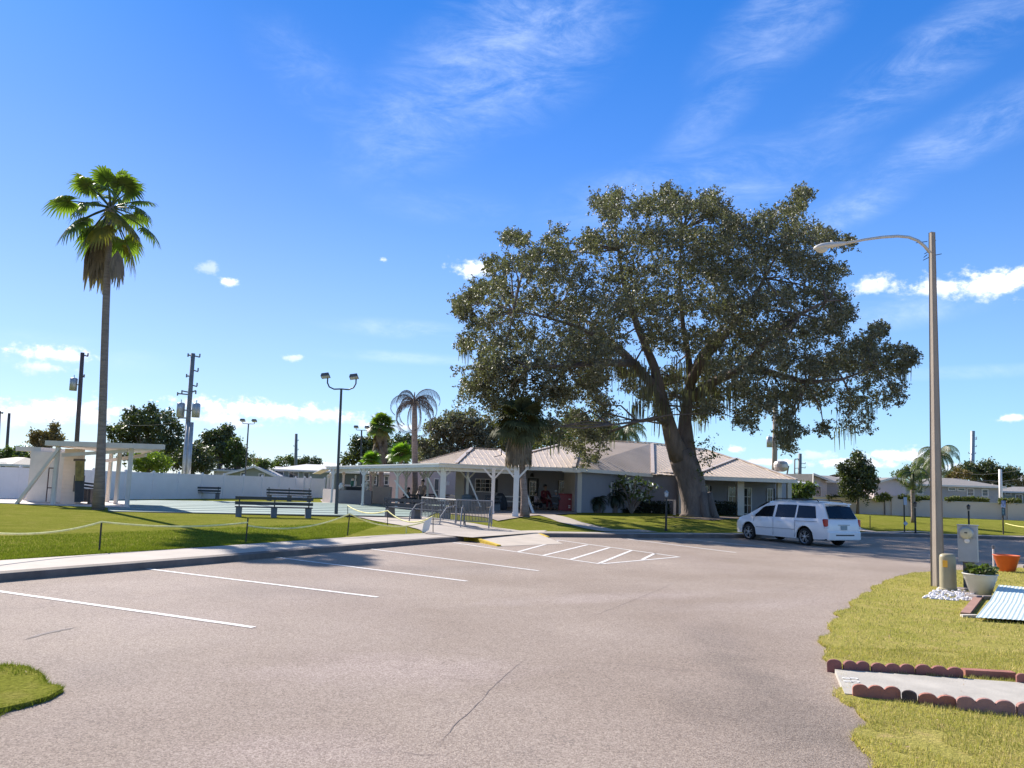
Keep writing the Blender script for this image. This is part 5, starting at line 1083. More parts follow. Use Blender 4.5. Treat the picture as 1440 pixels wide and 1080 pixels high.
for i in range(12):
    a = i*2.4; e = Vector((math.cos(a)*random.uniform(.4, 1.5), math.sin(a)*.6-.2, random.uniform(.9, 2.0))); mb.tube([(0, 0, 0), e*.5+Vector((0, 0, .2)), e], [.06, .04, .03], 6); q = np.array(b+e)
    pts.append(q+rng.normal(size=(34, 3))*[.26, .2, .16]); wp.append(q+rng.normal(size=(5, 3))*[.26, .1, .12]+[0, -.15, .08])
mb.build('stem', TRUNK, t_); quads('foliage', leaf_quads(np.concatenate(pts), .26, .38), MIDL, t_); quads('pale_leaves', leaf_quads(np.concatenate(wp), .24, .45), M('pale_leaf', (.55, .62, .45), .35, .2), t_)
b = G(905, 722); 
mb = MB(); mb.tube([G(888, 716)+Vector((0, 0, .55)), G(900, 716)+Vector((0, -.2, .62)), G(908, 718)+Vector((0, -.3, .45)), G(915, 722)+Vector((0, -.3, .1))], [.06, .07, .06, .05], 8); tag(mb.build('hose', M('pale_hose', (.30, .27, .24), .6), smooth=True), 'pale curved hose or branch arching over the shadowed hedge', 'hose')
# ================================================================== OBJECTS
random.seed(21)
GALV = M('galvanised_steel', (.42, .43, .44), .45, .15, 3, metal=.5)
DPOLE = M('dark_pole', (.06, .065, .07), .5, .15)
CPOLE = M('concrete_pole', (.36, .30, .24), .85, .12, 2.5, .004, 40, stretch=(1, 1, .3), dirt=.3)
WOODP = M('wood_pole', (.115, .085, .08), .9, .2, 3, stretch=(1, 1, .2))
GREYP = M('grey_utility_pole', (.20, .20, .205), .7, .15, 2)
# ---- court flood lights
def flood(label, u, v, ut, vt, kind=0, b=None, rr=.055):
    b = b or G(u, v); top = P(ut, vt, b.y); t_ = thing('floodlight_pole', label, 'light pole', b, group='double-headed court light poles')
    mb = MB(); mb.tube([b, b.lerp(top, .35), top], [rr*1.5, rr*1.2, rr], 10); mb.box(b+Vector((0, 0, .03)), (.3, .3, .06)); mb.build('pole', DPOLE, t_, world=True)
    L_ = .68 if kind == 0 else .50
    mb = MB()
    for s_ in (-1, 1):
        if kind == 0: mb.tube([top, top+Vector((s_*.35, 0, -.02)), top+Vector((s_*.58, 0, .08)), top+Vector((s_*L_, 0, .28)), top+Vector((s_*L_, 0, .5))], .035, 7)
        else: mb.tube([top, top+Vector((s_*.35, 0, 0)), top+Vector((s_*L_, 0, .02)), top+Vector((s_*L_, 0, .2))], .03, 7)
    mb.build('arm', DPOLE, t_, world=True)
    for s_ in (-1, 1):
        c = top+Vector((s_*L_-(.1 if kind == 0 else 0), -.05, .62 if kind == 0 else .30)); mt = Matrix.Rotation(R(-18), 3, 'X') @ Matrix.Rotation(R(-10 if kind == 0 else 0), 3, 'Y'); mb = MB(); mb.box(c, (.42, .34, .16), m=mt, tp=(.8, .75)); o = mb.build('lamp_head', M('lamp_housing', (.12, .12, .13), .5), t_, world=True)
        mb = MB(); mb.box(c+mt @ Vector((0, 0, -.09)), (.36, .28, .03), m=mt); g_ = mb.build('lens', M('lamp_lens', (.5, .5, .5), .2), o); g_.data.transform(Matrix.Translation(-Vector(t_.location)))
    return t_
flood('tall double floodlight pole rising in front of the court benches', 472.5, 725, 480, 547)
flood('shorter double floodlight pole far side of the court by the fence', 343, 698, 349.5, 596, 1)
flood('distant double floodlight pole behind the pavilion roof', 507, 700, 508.5, 605, 1, Vector((P(507, 700, 72).x, 72, .1)), .07)
# ---- utility poles
def upole(label, u, vt, Y, r_, mat, ub=None, vb=None, parts=(), name='utility_pole', z0=.1):
    b = P(ub if ub else u, 700, Y); b.z = z0
    top = P(u, vt, Y); bb = P(ub, vb, Y) if ub else None
    if ub: d = (top-bb); b = bb+d*((z0-bb.z)/d.z)
    t_ = thing(name, label, 'utility pole', b); mb = MB(); mb.tube([b, b.lerp(top, .5), top], [r_*1.3, r_*1.1, r_], 10); mb.build('pole', mat, t_, True, world=True)
    for kind, dv, sx_, *rest in parts:
        c = P(u+(ub-u)*(dv-vt)/(vb-vt) if ub else u, dv, Y); m_ = MB()
        if kind == 'tank':
            m_.lathe([(.02, -.5), (.27, -.5), (.28, .45), (.2, .52), (.02, .53)], c+Vector((sx_, -.1, 0)), 14); m_.tube([c, c+Vector((sx_, -.05, 0))], .05, 6); m_.tube([c+Vector((sx_, -.1, .5)), c+Vector((sx_, -.1, .75))], .03, 5); m_.build('transformer', GALV, t_, True, world=True)
        elif kind == 'arm':
            m_.bar(c, c+Vector((sx_, 0, rest[0] if rest else -.1)), .09, .09); m_.tube([c+Vector((sx_, 0, -.1)), c+Vector((sx_, 0, .15))], .05, 6); m_.build('insulator_arm', mat, t_, world=True)
        elif kind == 'lamp':
            m_.tube([c, c+Vector((sx_*.7, 0, .15)), c+Vector((sx_, 0, .1))], .04, 6); m_.ball(c+Vector((sx_, 0, .05)), .15); m_.build('bracket', GALV, t_, world=True)
    return t_
upole('dark wooden utility pole with one grey transformer behind the shelter', 116, 496, 62, .15, WOODP, 108, 620, (('tank', 541, -.5), ('arm', 499, .45, -.1), ('arm', 529, .25, 0)))
t_ = upole('utility pole braced by two galvanised columns with twin transformers behind the far bench', 271.5, 497, 56, .15, GREYP, 264, 600, (('arm', 500, .5, -.1), ('arm', 500, -.35, .02), ('arm', 520, .45, -.12), ('arm', 529, -.35, 0), ('arm', 541, .45, -.12), ('arm', 552, .4, .15), ('arm', 552, -.6, .1), ('arm', 555, -.9, .05), ('tank', 577, -.55), ('tank', 577, .55), ('arm', 588, -.7, .0)))
for du in (-3.2, 3): 
    mb = MB(); mb.tube([P(262+du*1.15-3, 699, 55.6), P(267.5+du*.65, 594, 55.8)], [.17, .15], 12); mb.build('support_column', GALV, t_, True, world=True)
upole('thin distant utility pole at the far left edge', 13, 581, 110, .18, WOODP, 9.5, 632)
upole('distant pole top with curled bracket cut by the left frame edge', 0, 578, 100, .12, WOODP, -3, 640, (('lamp', 581, .3),))
upole('distant grey utility pole with short arms over the sage porch house', 416.5, 610, 140, .25, GREYP, 416, 650, (('arm', 619, .4), ('arm', 627, -.4), ('arm', 632, .4), ('arm', 638, -.6), ('arm', 642, .8, .0)))
upole('tall pale pole with single transformer behind the right side of the oak', 1091, 545, 75, .22, CPOLE, 1089, 660, (('tank', 622, -.55), ('arm', 603, .1, .1)))
upole('slim distant power pole with many short arms right of the clubhouse', 1125, 638, 130, .28, GREYP, 1124.5, 670, (('arm', 646, -.8), ('arm', 651, .9), ('arm', 658, -.8), ('arm', 657, .9), ('arm', 665, -.8)))
upole('thin distant pole with hooked top beside the slim power pole', 1117.5, 646, 120, .1, GREYP, 1117.3, 668, (('lamp', 646, .6),))
upole('short leaning distant mast just right of the clubhouse eave', 1109, 655, 110, .1, WOODP, 1106.5, 668)
upole('tall grey steel pole with faint arms behind the ranch house', 1368, 606, 120, .3, GALV, 1367, 676, (('arm', 615, .6), ('arm', 617, .6), ('arm', 627, .6), ('arm', 637, .5), ('arm', 637, -.6)))
upole('short white pole standing among the right-hand houses', 1406.5, 660, 80, .16, WHITE, 1407.5, 700)
# overhead lines
for (lab, a, b2) in (('pale overhead wire across the trees at the far right, upper', (1330, 661, 100), (1440, 660, 70)), ('pale overhead wire across the trees at the far right, lower', (1330, 673, 100), (1445, 671.5, 78)), ('thin sagging wire left of the double-column utility pole', (130, 588, 60), (266, 590, 56))):
    p0, p1 = P(*a), P(*b2); mb = MB(); mb.tube([p0.lerp(p1, i/10)+Vector((0, 0, -.5*math.sin(math.pi*i/10))) for i in range(11)], .007, 5); tag(mb.build('overhead_wire', M('wire_grey', (.18, .18, .18), .8)), lab, 'wire')
# ---- concrete street lamp in the foreground
b = Gz(1318.5, 825, .03); top = P(1310.5, 327, b.y); lamp = thing('street_lamp', 'tall square concrete street lamp with curved arm and cobra head on the right lawn', 'street lamp', b)
mb = MB(); ax = Vector((1, .25, 0)).normalized(); ay = Vector((-.25, 1, 0)).normalized(); vs = []
for q, r_ in ((b-Vector((0, 0, .1)), .10), (top, .05)):
    for i, j in ((-1, -1), (1, -1), (1, 1), (-1, 1)):
        for s_ in (0, 1):
            k = .82; w_ = (i*(k if (s_ == (0 if i*j > 0 else 1)) else 1), j*(1 if (s_ == (0 if i*j > 0 else 1)) else k)); vs.append(q+ax*w_[0]*r_+ay*w_[1]*r_)
mb.add(vs, [(k, (k+1) % 8, 8+(k+1) % 8, 8+k) for k in range(8)]+[tuple(range(8, 16))]); mb.build('pole', CPOLE, lamp, world=True)
mb = MB(); Yl = b.y; ap_ = [P(1307.5, 355, Yl-.05), P(1300, 346, Yl-.1), P(1291, 338.5, Yl-.1), P(1278, 333.5, Yl-.12), P(1262, 332, Yl-.15), P(1240, 333.5, Yl-.2), P(1215, 337, Yl-.25), P(1186, 343, Yl-.3)]
mb.tube(ap_, [.032]*6+[.028, .026], 10); mb.build('arm', M('aluminium', (.60, .57, .52), .45, .1, 4, metal=.3), lamp, True, world=True)
hA, hB = P(1190, 342, Yl-.3), P(1145, 349, Yl-.36); d = (hB-hA); Ln = d.length; d.normalize(); s_ = d.cross(Vector((0, 0, 1))).normalized(); upv = s_.cross(d); mb = MB(); vs = []; n = 12
for t, w_, h1, h2 in ((0, .035, .03, .03), (.12, .06, .045, .04), (.35, .095, .06, .045), (.6, .13, .075, .05), (.8, .14, .075, .05), (.94, .10, .05, .04), (1, .04, .02, .02)):
    for k in range(n):
        a = 2*math.pi*k/n; vs.append(hA+d*Ln*t+s_*math.cos(a)*w_+upv*(math.sin(a)*(h1 if math.sin(a) > 0 else h2)))
mb.add(vs, [(i*n+k, i*n+(k+1) % n, (i+1)*n+(k+1) % n, (i+1)*n+k) for i in range(6) for k in range(n)]+[tuple(range(n)), tuple(range(6*n, 7*n))]); mb.tube([hA+d*.42*Ln+upv*.05, hA+d*.42*Ln+upv*.11], .025, 8); hd = mb.build('lamp_head', M('lamp_head_paint', (.66, .62, .56), .45, .1, 6), lamp, True, world=True)
mb = MB(); mb.ball(hA+d*Ln*.78-upv*.045, .11, 14, 1.1, 1.0, .75); o = mb.build('lens', M('lamp_glass', (.62, .60, .52), .15, .1, 5), hd, True); o.data.transform(Matrix.Translation(-Vector(lamp.location)))
mb = MB()
for (p_, q_) in (((1304, 339.5), (1288, 341.5)), ((1316, 338), (1310, 339)), ((1324, 357), (1314, 359)), ((1307, 353), (1300, 357)), ((1306, 362), (1298, 366)), ((1304, 358), (1299, 362))): mb.tube([P(*p_, Yl), P(*q_, Yl)], .008, 5)
mb.build('bolt', BLK, lamp, world=True)
# ---- utility pedestal, meter box, pots
b = Gz(1333.5, 832, .03); h = Hz(1333, 778.5, b.y)-b.z; PED = M('olive_tan_plastic', (.36, .31, .19), .5, .07, 3, dirt=.15)
t_ = thing('utility_pedestal', 'rounded olive-tan utility pedestal with orange sticker beside the street lamp', 'pedestal', b); mb = MB(); mb.lathe([(.165, 0), (.155, .08), (.15, h-.08), (.14, h-.03), (.10, h-.005), (.02, h)], n=24, sq=.85); mb.build('body', PED, t_, True)
mb = MB(); mb.lathe([(.17, 0), (.17, .06), (.155, .075)], n=24, sq=.85); mb.build('base', PED, t_); mb = MB(); c = P(1325.5, 790, b.y)-b; mb.box((-.105, -.102, h-.19), (.085, .012, .13), R(-42)); mb.build('sticker', M('orange_sticker', (.85, .42, .04), .5), t_)
b = Gz(1366, 829, .03); Ym = b.y; MET = M('meter_grey', (.40, .41, .42), .5, .08, 4, dirt=.2); t_ = thing('meter_pedestal', 'grey electric meter box on a post with round cream meter dial', 'meter box', b)
BR = R(-38); RB = Matrix.Rotation(BR, 3, 'Z')
z0, z1 = Hz(1362, 790, Ym)-b.z, Hz(1362, 739, Ym)-b.z; xc = P(1361, 760, Ym).x-b.x; mb = MB(); mb.box((xc, 0, (z0+z1)/2), (.35, .16, z1-z0), BR); mb.box((xc, -.01, z1+.008), (.38, .2, .016), BR); mb.box(Vector((xc, 0, z0+(z1-z0)*.66))+RB@Vector((0, -.082, 0)), (.35, .02, .012), BR); bx_ = mb.build('box', MET, t_)
bv = bx_.modifiers.new('bevel', 'BEVEL'); bv.width = .008
mt = RB @ Matrix.Rotation(R(90), 3, 'X'); c = Vector((xc, 0, z0+(z1-z0)*.79))+RB@Vector((-.01, -.08, 0)); mb = MB(); mb.lathe([(.13, 0), (.133, .03), (.112, .04)], c, 24, ax=mt); mb.build('meter_ring', GALV, t_, True); mb = MB(); mb.lathe([(.108, .02), (.108, .06), (.09, .078), (.01, .083)], c, 24, ax=mt); md = mb.build('meter_dial', M('cream_dial', (.60, .53, .36), .3, .1, 6), t_, True)
mb = MB(); mb.box(c+RB@Vector((.0, -.086, .01)), (.05, .008, .02), BR); mb.build('meter_window', BLK, md); mb = MB(); mb.lathe([(.03, 0), (.03, .03), (.05, .035), (.02, .05)], Vector((xc, 0, z0+(z1-z0)*.58))+RB@Vector((0, -.08, 0)), 12, ax=mt); mb.build('lock', WHITE, t_)
mb = MB(); mb.box((xc+.02, .02, z0/2), (.2, .1, z0+.02), BR); mb.build('post', M('dark_post', (.10, .10, .11), .7), t_)
def pot(label, u, v, ut, vt, r_top, mat, plant=None, ribs=0, name='flower_pot'):
    b = Gz(u, v, .035); h = Hz(ut, vt, b.y)-b.z; t_ = thing(name, label, 'flower pot', b); mb = MB(); r_b = r_top*.62
    pf = [(r_b*.9, 0), (r_b, .01), (r_b+(r_top-r_b)*.75, h*.72), (r_top*.95, h*.74), (r_top, h*.95), (r_top*1.06, h*.96), (r_top*1.06, h), (r_top*.95, h), (r_top*.9, h*.85)]
    mb.lathe(pf, n=28, cap=False); mb.lathe([(r_b*.9, 0.001), (.001, .002)], n=28, cap=False); mb.build('pot', mat, t_, True); mb = MB(); mb.lathe([(r_top*.92, h*.86), (.01, h*.9)], n=24, cap=False); mb.build('soil', M('soil', (.04, .03, .022), .95, .3, 12, .02, 30), t_)
    return t_, h
b0 = Gz(1379, 836, .035); rt = 21*b0.y/FL
t_, hp_ = pot('large off-white plastic flower pot with leafy green plants by the grey paving', 1379, 837, 1379, 806.5, rt, M('pot_white', (.60, .57, .50), .5, .05, 3, dirt=.2))
pl_ = MB(); pts = []
for i in range(22):
    a = random.uniform(0, 6.28); r_ = random.uniform(0, rt*.85); c = Vector((math.cos(a)*r_, math.sin(a)*r_, hp_*.88)); e = c+Vector((random.uniform(-.1, .1), random.uniform(-.1, .1), random.uniform(.05, .2))); pl_.tube([c, e], .006, 4); pts.append(np.array(Vector(t_.location)+e)+rng.normal(size=(12, 3))*[.05, .05, .025])
pl_.build('stem', MIDL, t_); quads('foliage', leaf_quads(np.concatenate(pts), .095, .7, 1.2), MIDL, t_)
b0 = Gz(1416, 803, .035); rt = 16*b0.y/FL
pot('bright orange ribbed plastic pot near the kerb at the right edge', 1416, 803.5, 1417, 780.5, rt, M('pot_orange', (.72, .13, .03), .45, .08, 3))
mb = MB(); b = Gz(1397.5, 800, .03); hz_ = Hz(1397.5, 772, b.y)-b.z; t_ = thing('solar_light', 'thin white stake light with clear cap standing beside the orange pot', 'garden light', b); mb.lathe([(.022, 0), (.022, hz_)], n=10); mb.build('stake', WHITE, t_); mb = MB(); mb.lathe([(.02, hz_), (.035, hz_+.01), (.032, hz_+.08), (.045, hz_+.09), (.01, hz_+.11)], n=12); mb.build('lamp_cap', M('grey_cap', (.12, .12, .13), .3), t_)
# white stones
random.seed(3); STONE = M('white_stone', (.80, .76, .74), .8, .08, 6, isl=.4)
spoly = [Gz(u, v, .03) for u, v in [(1297, 842), (1312, 834), (1322, 826), (1340, 826), (1352, 830), (1368, 838), (1376, 845), (1350, 846), (1325, 844)]]
cx, cy = sum(p.x for p in spoly)/9, sum(p.y for p in spoly)/9; mb = MB(); cnt = 0
while cnt < 420:
    x = random.uniform(min(p.x for p in spoly), max(p.x for p in spoly)); y = random.uniform(min(p.y for p in spoly), max(p.y for p in spoly))
    if not inside(np.array([x]), np.array([y]), spoly)[0]: continue
    s_ = random.uniform(.018, .04); an = random.uniform(0, 3); vs = []
    hh = .035+.05*max(0, 1-math.hypot(x-cx, y-cy)/.7)*random.random()
    for sz in (-1, 0, 1):
        for k in range(6): a = k*1.047+an; rr_ = s_*(1 if sz == 0 else .6)*random.uniform(.8, 1.15); vs.append((x+math.cos(a)*rr_, y+math.sin(a)*rr_*.8, hh+sz*s_*.5+s_*.3))
    mb.add(vs, [(k, (k+1) % 6, 6+(k+1) % 6, 6+k) for k in range(6)]+[(6+k, 6+(k+1) % 6, 12+(k+1) % 6, 12+k) for k in range(6)]+[(12, 13, 14, 15, 16, 17)]); cnt += 1
o = mb.build('white_gravel', STONE); o['kind'] = 'stuff'
PAV = M('grey_paver', (.30, .25, .23), .9, .15, 4, .004, 30, dirt=.3)
for i, (u0, v0, u1, v1, w_, hh, lab) in enumerate(((1354, 835, 1372, 838, .16, .05, 'short grey edging block beneath the white flower pot'), (1360, 841, 1378, 844, .14, .08, 'grey block touching the white gravel'), (1380, 843, 1400, 843.5, .12, .07, 'long grey block between the white pot and the striped sheet'), (1346, 829, 1360, 831, .14, .05, 'dark-edged grey block at the meter post foot'))):
    a, b2 = Gz(u0, v0, .03), Gz(u1, v1, .03); mb = MB(); mb.bar(a+Vector((0, 0, hh/2)), b2+Vector((0, 0, hh/2)), w_, hh); o = mb.build('paving_block', PAV); tag(o, lab, 'block'); bv = o.modifiers.new('bevel', 'BEVEL'); bv.width = .01
# corrugated pale sheet
SHEET = M('pale_aqua_sheet', (.66, .74, .68), .5, .08, 3, dirt=.12, stretch=(6, 1, 1)); a, b2, c, d = Gz(1372, 867, .1), Gz(1470, 873, .1), Gz(1480, 836, .13), Gz(1405, 829, .13); rows_ = []; mb = MB(); nU = 96; vs = []
prof = [(0, 0), (.48, .012), (.5, .0), (1, .10)]
for i in range(nU+1):
    s_ = i/nU
    for (t, dz) in prof: q = a.lerp(b2, s_).lerp(d.lerp(c, s_), t); vs.append((q.x, q.y, q.z+dz+.0035*math.cos(s_*2*math.pi*14)-.01))
for i in range(nU+1):
    for j in range(4): x, y, z = vs[i*4+j]
n4 = 4; nb = len(vs); vs2 = [(x, y, z-.006) for x, y, z in vs]
mb.add(vs, [(i*4+j, (i+1)*4+j, (i+1)*4+j+1, i*4+j+1) for i in range(nU) for j in range(3)]); mb.add(vs2, [(i*4+j+1, (i+1)*4+j+1, (i+1)*4+j, i*4+j) for i in range(nU) for j in range(3)])
tag(mb.build('corrugated_sheet', SHEET, smooth=False), 'pale aqua corrugated plastic sheet lying folded over red edging at the right edge', 'sheet')
BRK = M('terracotta', (.36, .20, .15), .85, .12, 4, .003, 40, dirt=.2)
mb = MB(); a, b2 = Gz(1352, 866, .03), Gz(1372, 842, .03); mb.bar(a+Vector((.06, 0, .025)), b2+Vector((.06, 0, .025)), .13, .05); tag(mb.build('edging_strip', BRK), 'flat pinkish red edging slab along the left side of the striped sheet', 'edging')
mb = MB(); a, b2 = Gz(1352, 868, .03), Gz(1374, 869, .03); mb.bar(a+Vector((0, 0, .02)), b2+Vector((0, 0, .03)), .08, .04); tag(mb.build('pale_stone', M('pale_stone', (.62, .56, .48), .8, .1, 8)), 'pale broken stone at the front corner of the striped sheet', 'stone')
# scalloped edging pieces
def scallop(A, B, n, h, mat, lab, group, lean=0.0):
    A, B = Vector(A), Vector(B); Ln = (B-A).length; t = (B-A)/Ln; nn_ = Vector((-t.y, t.x, 0)); th = .045; r_ = Ln/n/2; f = []
    f.append((0, -.03)); 
    out = []
    for i in range(n):
        cx_ = r_*(2*i+1)
        for k in range(9):
            a = math.pi-(math.pi*k/8); out.append((cx_+math.cos(a)*r_, h-r_*.62+math.sin(a)*r_*.62))
    prof = [(0, -.03)]+out+[(Ln, -.03)]; m_ = len(prof); vs = []
    for s_ in (-1, 1):
        for (q, z) in prof: p = t*q+nn_*(s_*th/2+lean*z); vs.append((p.x, p.y, z))
    mb = MB(); mb.add(vs, [tuple(range(m_)), tuple(reversed(range(m_, 2*m_)))]+[(i, m_+i, m_+(i+1) % m_, (i+1) % m_) for i in range(m_)])
    o = mb.build('edging_piece', mat); o.location = (A.x, A.y, .03+random.uniform(-.012, .006)); o.rotation_euler = (random.uniform(-.07, .07), random.uniform(-.012, .012), random.uniform(-.02, .02)); tag(o, lab, 'edging', group); bv = o.modifiers.new('bevel', 'BEVEL'); bv.width = .006; bv.segments = 2; bv.limit_method = 'ANGLE'; bv.angle_limit = R(50); return o
EDG = M('maroon_edging', (.27, .11, .09), .85, .16, 5, .004, 50, dirt=.35); EDG2 = M('brick_red_edging', (.36, .145, .105), .85, .16, 5, .004, 50, dirt=.45); EDGK = M('blackened_edging', (.07, .05, .05), .85, .3, 6, .004, 50); EDG3 = M('dusty_red_edging', (.36, .19, .16), .85, .14, 5, .004, 50, dirt=.35)
def GG(u, v): return Gz(u, v, .04)
for (u0, v0, u1, v1, n, mat, lab) in ((1163, 938.5, 1184, 941, 1, EDG, 'single maroon scallop at the road end of the far edging row'), (1186, 941.5, 1222.5, 943, 2, EDG, 'two-lobed maroon scallop piece, second in the far edging row'),
                                (1225, 943.5, 1286, 947, 3, EDG, 'three-lobed maroon scallop piece in the middle of the far row'), (1287, 947, 1353.5, 952, 3, EDG, 'three-lobed maroon scallop piece at the right end of the far row'), (1429, 959, 1462, 962, 2, EDG, 'maroon scallop piece cut by the right frame edge, far row')):
    scallop(GG(u0, v0), GG(u1, v1), n, .105, mat, lab, 'scalloped edging along the far side of the path', random.uniform(-.1, .1))
mb = MB(); a, b2 = GG(1357, 950), GG(1428, 954); mb.bar(a+Vector((0, .03, .03)), b2+Vector((0, .03, .03)), .1, .06); tag(mb.build('fallen_edging', EDG2), 'long flat red edging piece lying on its side in the far row', 'edging')
for (u0, v0, u1, v1, n, mat, lab) in ((1199, 977, 1267, 984, 3, EDG2, 'three-lobed brick red scallop piece nearest the road, near row'), (1269, 984.5, 1290, 988, 1, EDGK, 'single blackened scallop lobe in the near edging row'), (1291, 988, 1345, 994, 2, EDG2, 'two-lobed dark red scallop piece right of the blackened lobe'),
                                (1345, 996, 1428, 1005, 3, EDG3, 'three-lobed dusty red scallop piece leaning in the near row'), (1430, 1005, 1500, 1010, 3, EDG3, 'dusty red scallop piece cut by the right edge, near row')):
    scallop(GG(u0, v0), GG(u1, v1), n, .115, mat, lab, 'scalloped edging along the near side of the path', random.uniform(-.15, .15))
pp = [Gz(u, v, .043) for u, v in [(1174, 941), (1440, 960), (1600, 972), (1600, 1025), (1440, 1003), (1300, 986), (1188, 975)]]; pp.reverse() if sum((pp[i].x*pp[(i+1) % 7].y-pp[(i+1) % 7].x*pp[i].y) for i in range(7)) < 0 else None
struct(MB().slab(pp, .08).build('path', M('path_concrete', (.46, .42, .36), .9, .14, 2.5, .003, 50, dirt=.3)))
# painted house number on the path: 8 8, lying sideways towards the road
mb = MB(); c0 = Gz(1195, 953.5, .049); c1 = Gz(1197, 958, .049)
ex = (Gz(1209, 953.8, .056)-Gz(1182, 952.8, .056)); ex = ex.normalized(); ey = Vector((-ex.y, ex.x, 0))
def ring(c, rx, ry, w_):
    n = 18; vs = []
    for k in range(n): a = 2*math.pi*k/n; vs += [c+ex*math.cos(a)*rx+ey*math.sin(a)*ry, c+ex*math.cos(a)*(rx-w_)+ey*math.sin(a)*(ry-w_)]
    mb.add(vs, [(2*k, 2*((k+1) % n), 2*((k+1) % n)+1, 2*k+1) for k in range(n)])
ring(c0-ex*.032, .042, .035, .014); ring(c0+ex*.036, .042, .035, .014); ring(c1-ex*.032, .042, .035, .014); ring(c1+ex*.036, .042, .035, .014)
struct(mb.build('painted_number', M('number_paint', (.85, .84, .82), .7, .03)))
# right kerb fragments beyond the orange pot
mb = MB(); a, b2 = Gz(1432, 800, 0), Gz(1560, 801, 0); mb.bar(a+Vector((0, 0, .05)), b2+Vector((0, 0, .05)), .3, .12); struct(mb.build('kerb', SW))
# ---- benches (charcoal planks on concrete feet)
CHAR = M('charcoal_board', (.045, .05, .06), .6, .2, 3); FOOT = M('bench_concrete', (.16, .165, .175), .85, .12, 3)
def bench(label, A, B, H=.85, feet=3, faceback=-1, group='charcoal plank benches round the court', backs=2):
    A, B = Vector(A), Vector(B); c = (A+B)/2; t_ = thing('bench', label, 'bench', c, math.atan2((B-A).y, (B-A).x), group); Ln = (Vector((B.x, B.y, 0))-Vector((A.x, A.y, 0))).length; s_ = faceback
    for i in range(feet):
        x = -Ln/2+.12+(Ln-.24)*i/(feet-1); mb = MB(); mb.box((x, 0, .20), (.24, .42, .40), tp=(1.05, .8)); mb.build('leg', FOOT, t_); mb = MB(); mb.bar((x, s_*.12, .38), (x, s_*.24, H), .05, .04); mb.build('bracket', CHAR, t_)
    mb = MB()
    for k in range(3): mb.box((0, -s_*.17+k*.145*s_, .425), (Ln+.1, .13, .045))
    mb.build('seat', CHAR, t_)
    for k in range(backs): mb = MB(); mb.box((0, s_*(.185+.035*k), .56+.21*k+.02), (Ln+.1, .04, .13)); mb.build('back_rail', CHAR, t_)
    return t_
bench('near charcoal plank bench on the grass between two rope stakes', G(331, 726.5), G(437, 728.5), .86)
bench('charcoal plank bench at the foot of the twin-column utility pole', G(238, 700.5), G(308, 702), .88)
bench('charcoal plank bench partly hidden behind the near court bench', G(376, 704), G(437, 706), .98)
bench('dark plank bench behind the metal barriers at the court end', G(546, 728.5), G(628, 731.5), .8, faceback=-1)
for (u0, v0, u1, v1, lab) in ((600, 710, 611, 710.5, 'dark bench under the pavilion right of the standing person'), (622, 712, 636, 713, 'dark bench before the pale wall under the pavilion'), (651, 716, 665, 717, 'grey bench just right of the cream pillar'), (677, 718, 699, 719, 'dark slatted bench under the porch window'), (564, 712, 582, 713, 'dark bench carrying the seated person in the pavilion')):
    bench(lab, G(u0, v0), G(u1, v1), .85, 2, 1, 'benches under the pavilion roof')
# barriers with curved feet
def barrier(label, A, B, n):
    A, B = Vector(A), Vector(B); t_ = thing('metal_barrier', label, 'barrier', A, math.atan2((B-A).y, (B-A).x), 'grey barred metal crowd barriers'); Ln = (B-A).length; Hh = .98; mb = MB()
    mb.tube([(0, 0, .12), (0, 0, Hh), (Ln, 0, Hh), (Ln, 0, .12)], .028, 7); mb.tube([(0, 0, .2), (Ln, 0, .2)], .02, 6); mb.build('frame', M('barrier_grey', (.24, .24, .25), .65), t_); mb = MB()
    for i in range(1, n): x = Ln*i/n; mb.tube([(x, 0, .2), (x, 0, Hh)], .015, 5)
    mb.build('bars', M('dull_grey_bar', (.13, .135, .14), .6), t_)
    for x in (.25, Ln-.05): mb = MB(); mb.tube([(x, -.62, 0), (x, -.58, .35), (x, -.35, .68), (x, 0, .78), (x, .35, .68), (x, .45, 0)], .024, 7); mb.build('foot', M('barrier_grey', (.24, .24, .25), .65), t_)
    return t_
barrier('left grey metal barrier with curved feet at the end of the walkway', G(592, 733), G(640, 739.5), 22)
barrier('right grey metal barrier with curved feet nearest the cabbage palm', G(641, 739.7), G(691, 744), 24)
# ---- rope line on stakes
ROPE = M('yellow_rope', (.92, .82, .34), .8, .2, 9)
stakes = [(-70, 785, 742), (141, 775, 734), (347, 764, 728), (490, 753.5, 722.5)]
tops = []
for i, (u, v0, v1) in enumerate(stakes[1:]):
    b = G(u-1.5, v0); tp_ = P(u+1.8, v1, b.y); t_ = tag(MB().tube([b, tp_], .018, 6).build('rope_stake', BLK), ('thin black rope stake in the grass in front of the palm', 'thin black rope stake before the near charcoal bench', 'leaning black rope stake right of the tall floodlight pole')[i], 'stake', 'black stakes holding the rope'); tops.append(tp_)
for i, (u, v0, v1) in enumerate(((489, 729, 711), (545, 739, 718), (609, 750, 726))):
    b = G(u, v0); tp_ = P(u, v1, b.y); tag(MB().tube([b, tp_], .015, 6).build('rope_stake', BLK), ('thin far rope stake at the court edge', 'rope stake in front of the court-end bench', 'rope stake carrying the white flag at the walkway')[i], 'stake', 'black stakes holding the rope'); tops.append(tp_)
def rope(a, b2, sag, lab, n=14): mb = MB(); mb.tube([Vector(a).lerp(Vector(b2), i/n)-Vector((0, 0, sag*4*(i/n)*(1-i/n))) for i in range(n+1)], .021, 6); tag(mb.build('rope', ROPE), lab, 'rope')
